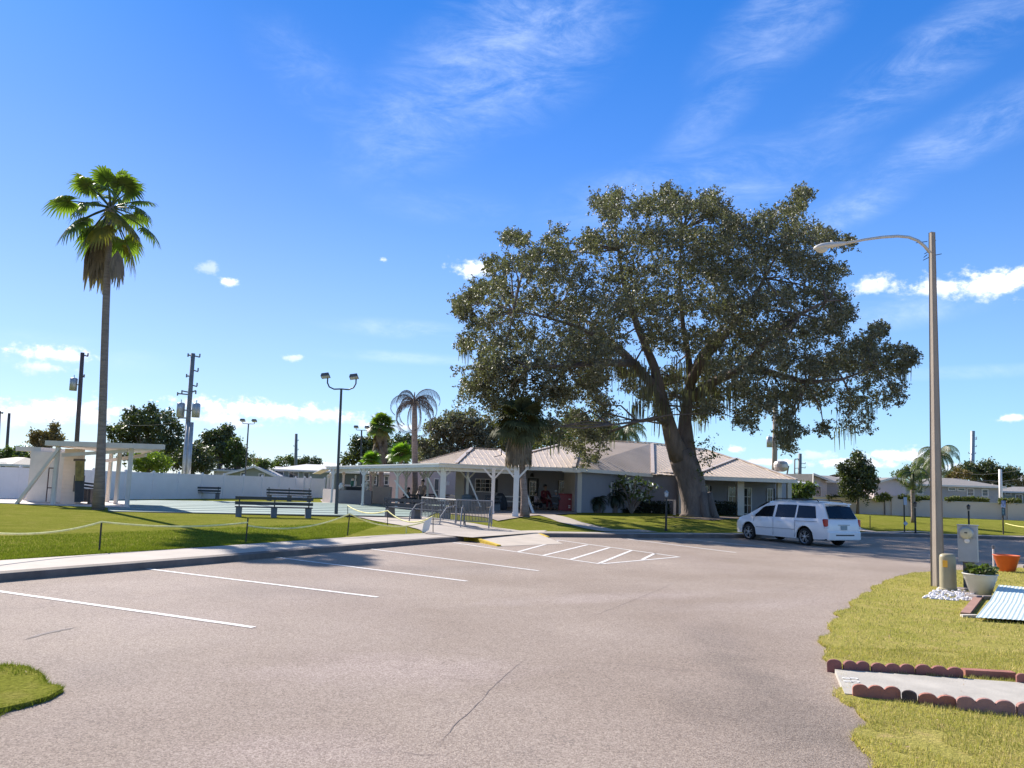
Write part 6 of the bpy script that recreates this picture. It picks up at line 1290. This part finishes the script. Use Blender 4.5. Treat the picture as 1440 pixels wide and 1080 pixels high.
rope(P(-90, 738, 13), tops[0], .2, 'yellow rope sagging from the left frame edge to the first stake'); rope(tops[0], tops[1]+Vector((0, 0, -.12)), .10, 'yellow rope span between the palm stake and the bench stake'); rope(tops[1]+Vector((0, 0, -.2)), tops[2], .22, 'faint yellow rope span before the near bench'); rope(tops[2], tops[5]+Vector((-.3, 0, -.2)), .25, 'yellow rope dropping to the walkway behind the leaning stake'); rope(tops[3], tops[4]+Vector((0, 0, 0)), .2, 'pale rope from the thin far stake'); rope(tops[4], tops[5], .3, 'pale rope ending at the flagged stake')
q = tops[5]; mb = MB(); mb.add([q+Vector((-.02, 0, 0)), q+Vector((-.30, .02, -.2)), q+Vector((-.36, .0, -.62)), q+Vector((-.12, .03, -.45))], [(0, 1, 2, 3)]); o = mb.build('flag', WHITE); so_ = o.modifiers.new('solid', 'SOLIDIFY'); so_.thickness = .004; tag(o, 'white cloth flag hanging from the last rope stake', 'flag')
b = G(571, 749.5); tag(MB().tube([b, P(571.5, 741, b.y)], .018, 6).build('marker_stake', M('pale_yellow', (.7, .66, .4), .7)), 'tiny pale yellow marker stake in the grass by the walkway', 'stake')
for (u, v0, v1, lab) in ((1223.5, 737, 725, 'thin dark stake in the shaded grass right of the van'),): b = G(u, v0); tag(MB().tube([b, P(u, v1, b.y)], .02, 6).build('rope_stake', BLK), lab, 'stake')
rope(P(1200, 741, 52), P(1270, 733, 50), .1, 'faint yellow rope on the right lawn behind the diamond sign'); rope(P(1414, 736, 55), P(1450, 742, 50), .05, 'faint yellow rope right of the accessible parking sign')
# ---- signs and post lamps
SB = M('sign_grey', (.52, .54, .57), .5, .06); SBL = M('sign_blue', (.22, .26, .42), .5, .15, 6); SG = M('sign_slate', (.07, .10, .12), .5, .1)
def sign(label, u, v, plates, vt, name='sign'):
    b = G(u, v); t_ = thing(name, label, 'sign', b); top = P(u, vt, b.y); mb = MB(); mb.box(((0, 0, (top.z-b.z)/2)), (.05, .05, top.z-b.z)); mb.build('post', M('brown_post', (.06, .045, .03), .7), t_)
    for (uc, v0, v1, wpx, mat, rot) in plates:
        z0, z1 = Hz(uc, v1, b.y)-b.z, Hz(uc, v0, b.y)-b.z; w_ = wpx*b.y/FL; x = P(uc, (v0+v1)/2, b.y).x-b.x; mb = MB(); s_ = (z1-z0)/(1.414 if rot else 1)
        if rot: mb.box((x, -.04, (z0+z1)/2), (s_, .012, s_), m=Matrix.Rotation(R(45), 3, 'Y'))
        else: mb.box((x, -.04, (z0+z1)/2), (w_, .012, z1-z0))
        mb.build('plate', mat, t_)
    return t_
sign('grey rectangular sign above a small white diamond plate on one post', 1272, 748.5, ((1272.5, 699, 710, 4.6, SB, 0), (1273, 732.5, 739.5, 7, SB, 1)), 699)
sg = sign('blue and white parking sign over a dark plate beside the wall pillar', 1411, 751.5, ((1410.5, 704, 713.5, 6, SBL, 0), (1410.5, 714.2, 725, 5.2, SG, 0)), 704)
b = Vector(sg.location); Ys = b.y; mb = MB()
for k, (v, w_) in enumerate(((716.2, 2.6), (718.2, 1.6), (720.4, 2.2), (722.4, 2.0))): z = Hz(1410.8, v, Ys)-b.z; mb.box((0, -.05, z), (w_*Ys/FL, .006, .035))
mb.build('lettering', M('sign_green', (.25, .45, .42), .5), sg); mb = MB(); z = Hz(1410.5, 711.5, Ys)-b.z; mb.box((0, -.05, z), (.22, .006, .15)); z2 = Hz(1410.5, 707, Ys)-b.z; mb.lathe([(.05, 0), (.05, .008)], (0, -.047, z2+.03), 10, ax=Matrix.Rotation(R(90), 3, 'X')); mb.box((.01, -.05, z2-.08), (.05, .006, .14)); mb.build('symbol', M('sign_pale', (.5, .52, .62), .5), sg)
def plamp(label, u, v, vt, glob=True):
    b = G(u, v); h = Hz(u, vt, b.y)-b.z; t_ = thing('post_lamp', label, 'post lamp', b, group='short black garden post lamps'); mb = MB(); mb.lathe([(.07, 0), (.07, .05), (.045, .08), (.04, h-.32)], n=10); mb.build('post', BLK, t_)
    mb = MB(); mb.lathe([(.04, h-.28), (.07, h-.25), (.085, h-.1), (.06, h-.06)], n=8); mb.build('lantern', M('lantern_glass', (.55, .55, .55), .2) if glob else M('dim_lantern', (.16, .12, .09), .4), t_); mb = MB(); mb.lathe([(.11, h-.1), (.04, h-.03), (.01, h)], n=8); mb.build('lamp_cap', BLK if not glob else GALV, t_)
plamp('black post lamp with clear lantern in front of the square hedge', 936.5, 746.5, 689.5); plamp('black post lamp standing just right of the diamond sign', 1287.5, 750.5, 705, False); plamp('black post lamp with brown lantern above the meter box', 1363, 752, 709, False)
# white box table near oak left
b = G(944, 724); t_ = thing('utility_table', 'thin pale shelf on a white post left of the oak trunk', 'stand', b); mb = MB(); mb.box((-.1, 0, .85), (.62, .4, .05)); mb.build('shelf', OFFW, t_); mb = MB(); mb.box((.18, 0, .4), (.14, .14, .8)); mb.build('post', OFFW, t_)
# leaning white planks by the cabbage palm
b0_, b1_ = P(751, 724.5, 40.2), P(740, 694, 40.6); mb = MB(); mb.bar(b0_, b1_, .12, .06); mb.box(b1_+Vector((-.06, 0, .12)), (.16, .05, .36)); tag(mb.build('leaning_plank', WHITE), 'white plank leaning against the cabbage palm trunk', 'plank')
# porch contents
RED = M('red_paint', (.30, .012, .02), .4, .1, 3); b = G(797.5, 720); t_ = thing('vending_box', 'dark red ice chest cabinet with small pale stickers at the porch corner', 'cabinet', (b.x, 46.2, .43)); wR, hR = .80, .98
mb = MB(); mb.box((0, 0, hR/2), (wR, .6, hR)); o = mb.build('body', RED, t_); bv = o.modifiers.new('bevel', 'BEVEL'); bv.width = .03; mb = MB(); mb.box((0, -.01, hR+.02), (wR+.03, .62, .05)); mb.build('lid', RED, t_); mb = MB()
for z in (.70, .32, .22): mb.box((.22, -.305, z), (.13, .012, .06))
mb.build('sticker', WHITE, t_)
t_ = thing('picnic_table', 'pale picnic table in the shade of the porch left of the palm trunk', 'table', G(722, 716)); mb = MB(); mb.box((0, 0, .74), (1.5, .8, .06)); mb.build('tabletop', OFFW, t_)
for s_ in (-1, 1): mb = MB(); mb.box((0, s_*.7, .45), (1.5, .26, .05)); mb.build('seat', OFFW, t_); mb = MB(); mb.bar((s_*.5, -.6, 0), (s_*.5, -.2, .72), .08); mb.bar((s_*.5, .6, 0), (s_*.5, .2, .72), .08); mb.build('leg', OFFW, t_)
t_ = thing('bin', 'grey-blue lidded bin beside the cream pillar under the porch', 'bin', G(656, 719)); mb = MB(); mb.lathe([(.24, 0), (.30, .8)], n=16); mb.build('body', M('blue_grey_plastic', (.16, .20, .23), .5), t_, True); mb = MB(); mb.lathe([(.32, .8), (.32, .86), (.1, .95)], n=16); mb.build('lid', M('blue_grey_plastic', (.16, .20, .23), .5), t_, True)
t_ = thing('bin', 'dark covered heap beside the porch bench under the window', 'bin', G(703, 718)); mb = MB(); mb.lathe([(.35, 0), (.42, .3), (.34, .7), (.15, .95), (.02, 1.0)], n=14); mb.build('cover', M('dark_tarp', (.03, .03, .035), .8, .3, 5, .05, 6), t_, True)
# ---- people
SKIN = M('skin', (.30, .17, .11), .6, .08, 6)
def skinmesh(name, joints, edges, mat, parent, sub=2, root=0):
    me = bpy.data.meshes.new(name); me.from_pydata([j[0] for j in joints], edges, []); me.update(); me.materials.append(mat); o = bpy.data.objects.new(name, me); COL.objects.link(o)
    md = o.modifiers.new('skin', 'SKIN'); md.use_smooth_shade = True; md.branch_smoothing = .6
    if not me.skin_vertices: me.attributes.new('skin', 'FLOAT', 'POINT')
    bpy.context.view_layer.update()
    for i, j in enumerate(joints):
        r_ = j[1]; me.skin_vertices[0].data[i].radius = (r_, r_) if not isinstance(r_, tuple) else r_
        me.skin_vertices[0].data[i].use_root = (i == root)
    s_ = o.modifiers.new('sub', 'SUBSURF'); s_.levels = sub; s_.render_levels = sub
    if parent is not None: o.parent = parent
    return o
def person(label, loc, rz, pose, shirt, pants, hair, s=1.0, sleeve=1, cap=None, hairlong=0):
    t_ = thing('person', label, 'person', loc, rz); sit = pose != 'stand'
    hp = .95 if not sit else .50; fl = 0
    pel = (0, 0, hp); che = (0, .0 if not sit else .02, hp+.30); nek = (0, 0, hp+.50); hed = (0, -.02, hp+.66)
    def j(side):
        sh_ = (side*.19, 0, hp+.46)
        if pose == 'stand': el, ha = (side*.25, -.02, hp+.20), (side*.22, -.12, hp+.0) if side > 0 else (side*.20, -.18, hp+.08)
        else: el, ha = (side*.26, -.10, hp+.20), (side*.14, -.34, hp+.12)
        if sit: kn, an, to = (side*.14, -.44, hp-.02), (side*.14, -.42, .08), (side*.15, -.60, .03)
        else: kn, an, to = (side*.12, -.03, .50), (side*.13, .0, .08), (side*.15, -.17, .03)
        return sh_, el, ha, (side*.10, 0 if not sit else -.04, hp-.04), kn, an, to
    L_, R_ = j(1), j(-1)
    J = [(pel, .13), (che, (.155, .11)), (nek, .055), (hed, .085), ((0, -.015, hp+.76), .07)]; E = [(0, 1), (1, 2), (2, 3), (3, 4)]
    for q in (L_, R_):
        n = len(J); J += [(q[0], .06), (q[1], .042), (q[2], .03), (q[3], .085), (q[4], .06), (q[5], .04), (q[6], .035)]; E += [(1, n), (n, n+1), (n+1, n+2), (0, n+3), (n+3, n+4), (n+4, n+5), (n+5, n+6)]
        hx = Vector(q[2]); dr = (Vector(q[2])-Vector(q[1])).normalized(); sd_ = dr.cross(Vector((0, 1, .3))).normalized(); m0 = len(J)
        J.append((tuple(hx+dr*.06), .028)); E.append((n+2, m0))
        for f in range(4): J.append((tuple(hx+dr*(.11+.01*(f in (1, 2)))+sd_*(.026*(f-1.5))+Vector((0, -.015, 0))), .008)); E.append((m0, len(J)-1))
        J.append((tuple(hx+dr*.05+sd_*.055), .009)); E.append((n+2, len(J)-1))
    body = skinmesh('body', J, E, SKIN, t_)
    n1 = [(pel, .145), (che, (.175, .13)), ((0, 0, hp+.47), .10)]; e1_ = [(0, 1), (1, 2)]
    for q in (L_, R_): n = len(n1); n1 += [(q[0], .078), (tuple(Vector(q[0]).lerp(Vector(q[1]), .8 if sleeve == 1 else 1)), .06)]; e1_ += [(2, n), (n, n+1)]
    if sleeve == 2:
        for k, q in enumerate((L_, R_)): n1.append((tuple(Vector(q[1]).lerp(Vector(q[2]), .9)), .045)); e1_.append((4+2*k, len(n1)-1))
    skinmesh('shirt', n1, e1_, shirt, t_)
    n2 = [((0, 0, hp+.04), .148)]; e2_ = []
    for q in (L_, R_): n = len(n2); n2 += [(q[3], .10), (q[4], .078), (tuple(Vector(q[4]).lerp(Vector(q[5]), .85)), .062)]; e2_ += [(0, n), (n, n+1), (n+1, n+2)]
    skinmesh('trousers', n2, e2_, pants, t_)
    for q in (L_, R_): mb = MB(); mb.ball((q[6][0], q[6][1]+.06, .045), .06, 10, .8, 2.0, .75); mb.build('shoe', BLK, t_, True)
    mb = MB(); mb.ball((0, .012, hp+.75), .105, 12, .92, 1.0, .95)
    mb.v = [(x, y+(.02 if z < hp+.74 else 0), z) for x, y, z in mb.v]
    hm = mb.build('hair', hair, t_, True); mb = MB(); mb.ball((0, -.105, hp+.69), .018, 8, .8, 1.2, 1.4); mb.ball((.036, -.088, hp+.722), .010, 6); mb.ball((-.036, -.088, hp+.722), .010, 6); mb.box((0, -.094, hp+.648), (.05, .01, .01)); mb.build('face', M('face_dark', (.10, .05, .04), .6), t_, True)
    if cap: mb = MB(); mb.lathe([(.112, 0), (.108, .06), (.06, .11), (.01, .12)], (0, 0, hp+.74), 14); mb.box((0, -.15, hp+.745), (.15, .12, .015)); mb.build('cap', cap, t_, True)
    t_.scale = (s, s, s); return t_
BRN = M('brown_shirt', (.16, .10, .07), .9, .15, 8); BKC = M('black_cloth', (.012, .012, .014), .9); GRC = M('grey_cloth', (.10, .10, .11), .9, .1); MAR = M('maroon_cloth', (.14, .02, .025), .9, .15); PNK = M('pale_pink_cloth', (.45, .33, .32), .9); HRD = M('dark_hair', (.015, .012, .01), .7); HRG = M('grey_hair', (.35, .34, .33), .8); GRT = M('grey_blue_cloth', (.17, .17, .19), .9, .1)
b = G(592.5, 722); person('person standing under the pavilion in a brown shirt and black trousers', b, R(-35), 'stand', BRN, BKC, HRD, 1.02, 1)
b = G(573, 713.5); person('person in grey sitting on a pavilion bench left of the standing person', b+Vector((0, .1, 0)), R(-70), 'sit', GRC, GRC, HRD, 1.0, 2)
b = P(766, 718, 46.8); person('person in maroon sitting highest in the porch group', (b.x, 46.8, .45), R(30), 'sit', MAR, MAR, HRD, 1.12, 2)
b = P(753, 718, 46.2); person('small dark-haired person in pale pink at the left of the porch group', (b.x, 46.2, .43), R(60), 'sit', PNK, BKC, HRD, .8, 1)
b = P(781, 718, 46.0); person('grey-haired person in blue-grey seated with back turned in the porch group', (b.x, 45.9, .43), R(165), 'sit', GRT, GRT, HRG, .92, 2)
for (u, Y, rz, lab) in ((766, 46.9, 30, 'maroon person'), (753, 46.3, 60, 'small person'), (781, 45.9, 165, 'grey-haired person')):
    c = P(u, 718, Y); t_ = thing('chair', 'dark folding chair under the '+lab+' on the porch', 'chair', (c.x, Y+.05, .43), R(rz)); mb = MB(); mb.box((0, 0, .38), (.42, .4, .04)); mb.build('seat', BLK, t_); mb = MB(); mb.box((0, .2, .66), (.42, .03, .3)); mb.build('backrest', BLK, t_)
    for sx_ in (-1, 1):
        for sy in (-1, 1): mb = MB(); mb.tube([(sx_*.18, sy*.17, 0), (sx_*.18, sy*.17, .37)], .012, 6); mb.build('leg', BLK, t_)
# ---- VAN
vs_ = .925; gr_ = Gz(1133, 767, 0); head = Vector((-.446, .895, 0)).normalized(); rzv = math.atan2(head.y, head.x)
left = Vector((-head.y, head.x, 0)); xr_, xf_, W0 = -1.46, 1.62, .98
origin = gr_ - head*(xr_*vs_) - left*(.90*vs_)
van = thing('minivan', 'white minivan with dark tinted windows and roof rails parked nose to the kerb', 'van', origin, rzv); van.scale = (vs_,)*3
PAINT = M('white_car_paint', (.88, .85, .82), .28, .02, 2, spec=.5, coat=.6); TINT = M('tinted_glass', (.012, .013, .016), .08, .1, 1, spec=.35); TYRE = M('tyre', (.02, .02, .02), .85, .2, 10); PLAS = M('black_plastic', (.02, .02, .022), .6)
keys = [(-2.52, -2.20, 1.70, 1.60, 1.06, .90, .34), (-2.40, -2.16, 1.715, 1.62, 1.06, .965, .30), (-2.15, -2.05, 1.73, 1.635, 1.05, .985, .28), (-1.46, -1.46, 1.755, 1.655, 1.03, .99, .26), (-.6, -.6, 1.765, 1.66, 1.01, .99, .25), (.3, .2, 1.75, 1.64, 1.0, .99, .25), (1.0, .72, 1.68, 1.575, .985, .985, .25), (1.35, 1.15, 1.46, 1.38, .975, .98, .25), (1.75, 1.72, 1.10, 1.06, .96, .97, .27), (2.05, 2.02, 1.04, .995, .91, .95, .28), (2.35, 2.32, .94, .90, .83, .88, .27), (2.52, 2.48, .80, .76, .72, .78, .26), (2.60, 2.56, .64, .62, .60, .66, .28)]
xsv = sorted(set([k[0] for k in keys]+[xw+d for xw in (xr_, xf_) for d in (-.46, -.43, -.40, -.33, -.22, -.1, 0, .1, .22, .33, .40, .43, .46)]))
def kint(x):
    for a, b in zip(keys, keys[1:]):
        if x <= b[0]: t = (x-a[0])/(b[0]-a[0]) if b[0] > a[0] else 0; return [a[i]+(b[i]-a[i])*t for i in range(7)]
    return list(keys[-1])
def arch(x):
    z = 0
    for xw in (xr_, xf_):
        d = abs(x-xw)
        if d < .425: z = max(z, .34+math.sqrt(max(0, .425**2-d*d)))
    return z
sect = []
for x in xsv:
    xl, xr2, zr, zra, zb_, W_, zs = kint(x); zl_ = max(zs, arch(x)); z1 = max(.60, zl_+.02); z2 = max(.80, z1+.02); z2 = min(z2, zb_-.02) if zb_ > z1+.04 else z1+.01
    cab = ss(zra, 1.0, 1.5); yr = W_*(.93-.16*cab); ye = yr-.16-.06*(1-cab)
    r_ = [(xl, W_*.965, zl_), (xl, W_, (zl_+z1)/2), (xl, W_*1.0, z1), (xl, W_*.995, max(z2, z1+.01)), (xl*.9+xr2*.1, W_*.965, zb_-.02), (xl*.85+xr2*.15, W_*.95, zb_), (xr2, yr, zra), (xr2, ye, zr-.02), (xr2, 0, zr)]
    sect.append(r_)
vs = []; nr_ = 9
for s_ in sect: vs += s_
nS = len(sect); off = len(vs); vs += [(x, -y, z) for x, y, z in vs]; fs = []
for i in range(nS-1):
    for j_ in range(nr_-1): a, b_, c_, d_ = i*nr_+j_, (i+1)*nr_+j_, (i+1)*nr_+j_+1, i*nr_+j_+1; fs += [(a, b_, c_, d_), (off+d_, off+c_, off+b_, off+a)]
for j_ in range(nr_-1): fs += [(j_, j_+1, off+j_+1, off+j_), ((nS-1)*nr_+j_+1, (nS-1)*nr_+j_, off+(nS-1)*nr_+j_, off+(nS-1)*nr_+j_+1)]
mb = MB(); mb.add(vs, fs); body = mb.build('body', PAINT, van, True)
me = body.data
import bmesh
bm = bmesh.new(); bm.from_mesh(me); bmesh.ops.remove_doubles(bm, verts=bm.verts, dist=.001); bmesh.ops.recalc_face_normals(bm, faces=bm.faces)
for e in bm.edges:
    if len(e.link_faces) == 2 and e.calc_face_angle() > R(38): e.smooth = False
bm.to_mesh(me); bm.free()
def patch_side(x0, x1, t0, t1, nx=10, outp=.006, sgn=1, rx0=0, rx1=0):
    """patch on window band between belt row(5) and rail row(6)"""
    V_ = []
    for i in range(nx+1):
        for k, t in enumerate((t0, (t0+t1)/2, t1)):
            x = x0+(x1-x0)*i/nx; kk = k/2; x = x+(rx0*(1-i/nx)+rx1*(i/nx))*kk
            for a, b_ in zip(sect, sect[1:]):
                A_ = [a[5][q]*(1-t)+a[6][q]*t for q in range(3)]; B_ = [b_[5][q]*(1-t)+b_[6][q]*t for q in range(3)]
                if A_[0] <= x <= B_[0]: w_ = (x-A_[0])/(B_[0]-A_[0]+1e-9); V_.append((x, sgn*(A_[1]+(B_[1]-A_[1])*w_+outp), A_[2]+(B_[2]-A_[2])*w_+outp*.3)); break
            else: V_.append((x, sgn*.9, 1.2))
    return V_, [(i*3+k, (i+1)*3+k, (i+1)*3+k+1, i*3+k+1) for i in range(nx) for k in range(2)]
for sgn in (1, -1):
    for (x0, x1, t0, t1, rx0, rx1) in ((-2.02, -1.02, .06, .84, .16, .0), (-.93, .12, .06, .86, 0, -.03), (.25, 1.42, .06, .80, -.02, -.50)):
        V_, F_ = patch_side(x0, x1, t0, t1, 12, .007, sgn, rx0, rx1); mb = MB(); mb.add(V_, F_); mb.build('side_window', TINT, van, True)
# windscreen and rear glass
def kf(x): return kint(x)
mb = MB(); V_ = []
for x in (1.02, 1.2, 1.35, 1.55, 1.70):
    k_ = kint(x); 
    for t in (-1, -.5, 0, .5, 1): V_.append((k_[1]+.012, t*(.72+.10*(x-1.0)), k_[2]+.012-.03*t*t))
mb.add(V_, [(i*5+j_, (i+1)*5+j_, (i+1)*5+j_+1, i*5+j_+1) for i in range(4) for j_ in range(4)]); mb.build('windscreen', TINT, van, True)
mb = MB(); mb.add([(-2.482, -.76, 1.10), (-2.482, .76, 1.10), (-2.497, 0, 1.10), (-2.236, -.68, 1.56), (-2.236, .68, 1.56), (-2.255, 0, 1.60)], [(0, 2, 5, 3), (2, 1, 4, 5)])
mb.v = [(x-.012, y, z) for x, y, z in mb.v]; mb.build('rear_window', TINT, van)
mb = MB(); mb.box((-2.235, 0, 1.665), (.2, 1.3, .05)); mb.build('spoiler', PAINT, van)
mb = MB(); mb.box((-2.52, 0, .44), (.12, 1.80, .34)); o = mb.build('rear_bumper', PAINT, van); bv = o.modifiers.new('bevel', 'BEVEL'); bv.width = .05; bv.segments = 3; mb = MB(); mb.box((-2.583, 0, .47), (.012, 1.0, .045)); mb.build('bumper_slot', PLAS, o)
mb = MB(); mb.box((-2.53, 0, .75), (.02, .34, .16)); mb.build('number_plate', M('plate_green', (.30, .36, .36), .5, .2, 30), van); mb = MB(); mb.box((-2.528, 0, .86), (.03, .62, .025)); mb.build('tailgate_trim', M('silver_trim', (.35, .35, .36), .3, metal=.7), van)
LRED = M('tail_lamp_red', (.45, .01, .02), .15, .1, 4, coat=.5)
for sgn in (1, -1):
    mb = MB(); mb.box((-2.42, sgn*.885, .93), (.20, .16, .30), sgn*R(-18)); o = mb.build('tail_lamp', LRED, van); bv = o.modifiers.new('bevel', 'BEVEL'); bv.width = .03; mb = MB(); mb.box((-2.425, sgn*.892, .755), (.19, .145, .07), sgn*R(-18)); mb.build('reverse_lens', M('clear_lens', (.7, .68, .68), .15), o)
    mb = MB(); mb.box((2.36, sgn*.72, .74), (.30, .22, .14), sgn*R(-40)); mb.build('headlight', M('clear_lens', (.7, .68, .68), .15), van)
    mb = MB(); mb.ball((1.22, sgn*1.08, 1.07), .12, 10, .7, .9, .8); o = mb.build('wing_mirror', PAINT, van, True)
    mb = MB(); mb.tube([(-1.9, sgn*.66, 1.735), (-1.8, sgn*.66, 1.80), (.35, sgn*.66, 1.80), (.5, sgn*.66, 1.755)], .02, 6); mb.build('roof_rail', PLAS, van)
    mb = MB()
    for x in (-.12, .95): mb.box((x, sgn*1.0, .88), (.2, .03, .03))
    mb.build('door_handle', PAINT, van); mb = MB(); mb.bar((-1.02, sgn*.992, .94), (-2.1, sgn*.985, .96), .012, .012); mb.bar((.18, sgn*.992, .3), (.18, sgn*.992, .98), .008, .01); mb.bar((-.98, sgn*.992, .3), (-.98, sgn*.992, .98), .008, .01); mb.bar((1.3, sgn*.985, .8), (1.28, sgn*.985, .98), .008, .01); mb.bar((-.98, sgn*.994, .60), (1.15, sgn*.994, .58), .012, .014); mb.build('seam', M('seam_grey', (.2, .2, .21), .6), van)
mb = MB(); mb.box((-.5, 0, 1.79), (.9, 1.0, .035), tp=(.9, .9)); mb.tube([(-1.2, -.66, 1.80), (-1.2, .66, 1.80)], .018, 6); mb.tube([(-.1, -.66, 1.80), (-.1, .66, 1.80)], .018, 6); mb.build('roof_bars', M('silver_trim', (.35, .35, .36), .3, metal=.7), van)
for xw in (xr_, xf_):
    for sgn in (1, -1):
        ax_ = Matrix.Rotation(R(-90)*sgn, 3, 'X'); c = Vector((xw, sgn*.80, .335)); mb = MB(); mb.lathe([(.20, .0), (.325, .0), (.338, .03), (.338, .13), (.325, .165), (.245, .17), (.235, .12)], c, 28, cap=False, ax=ax_); wh = mb.build('wheel', TYRE, van, True)
        mb = MB(); mb.lathe([(.242, .165), (.232, .16), (.225, .10)], c, 28, cap=False, ax=ax_); mb.lathe([(.045, .10), (.05, .165), (.02, .172)], c, 12, ax=ax_)
        for k in range(10):
            a = 2*math.pi*k/10+(.12 if k % 2 else -.12); p0 = c+ax_ @ Vector((math.cos(a)*.04, math.sin(a)*.04, .15)); p1 = c+ax_ @ Vector((math.cos(a)*.235, math.sin(a)*.235, .158)); mb.bar(p0, p1, .028, .02)
        mb.build('rim', M('alloy', (.50, .50, .51), .3, metal=.7), wh); mb = MB(); mb.lathe([(.235, .04), (.01, .05)], c, 24, cap=False, ax=ax_); mb.build('brake_disc', PLAS, wh)
mb = MB()
for xw in (xr_, xf_):
    for sgn in (1, -1): mb.box((xw, sgn*.62, .52), (.80, .38, .50))
mb.box((0, 0, .36), (4.5, 1.45, .22)); mb.build('underbody', M('underbody_black', (.006, .006, .006), .95), van)
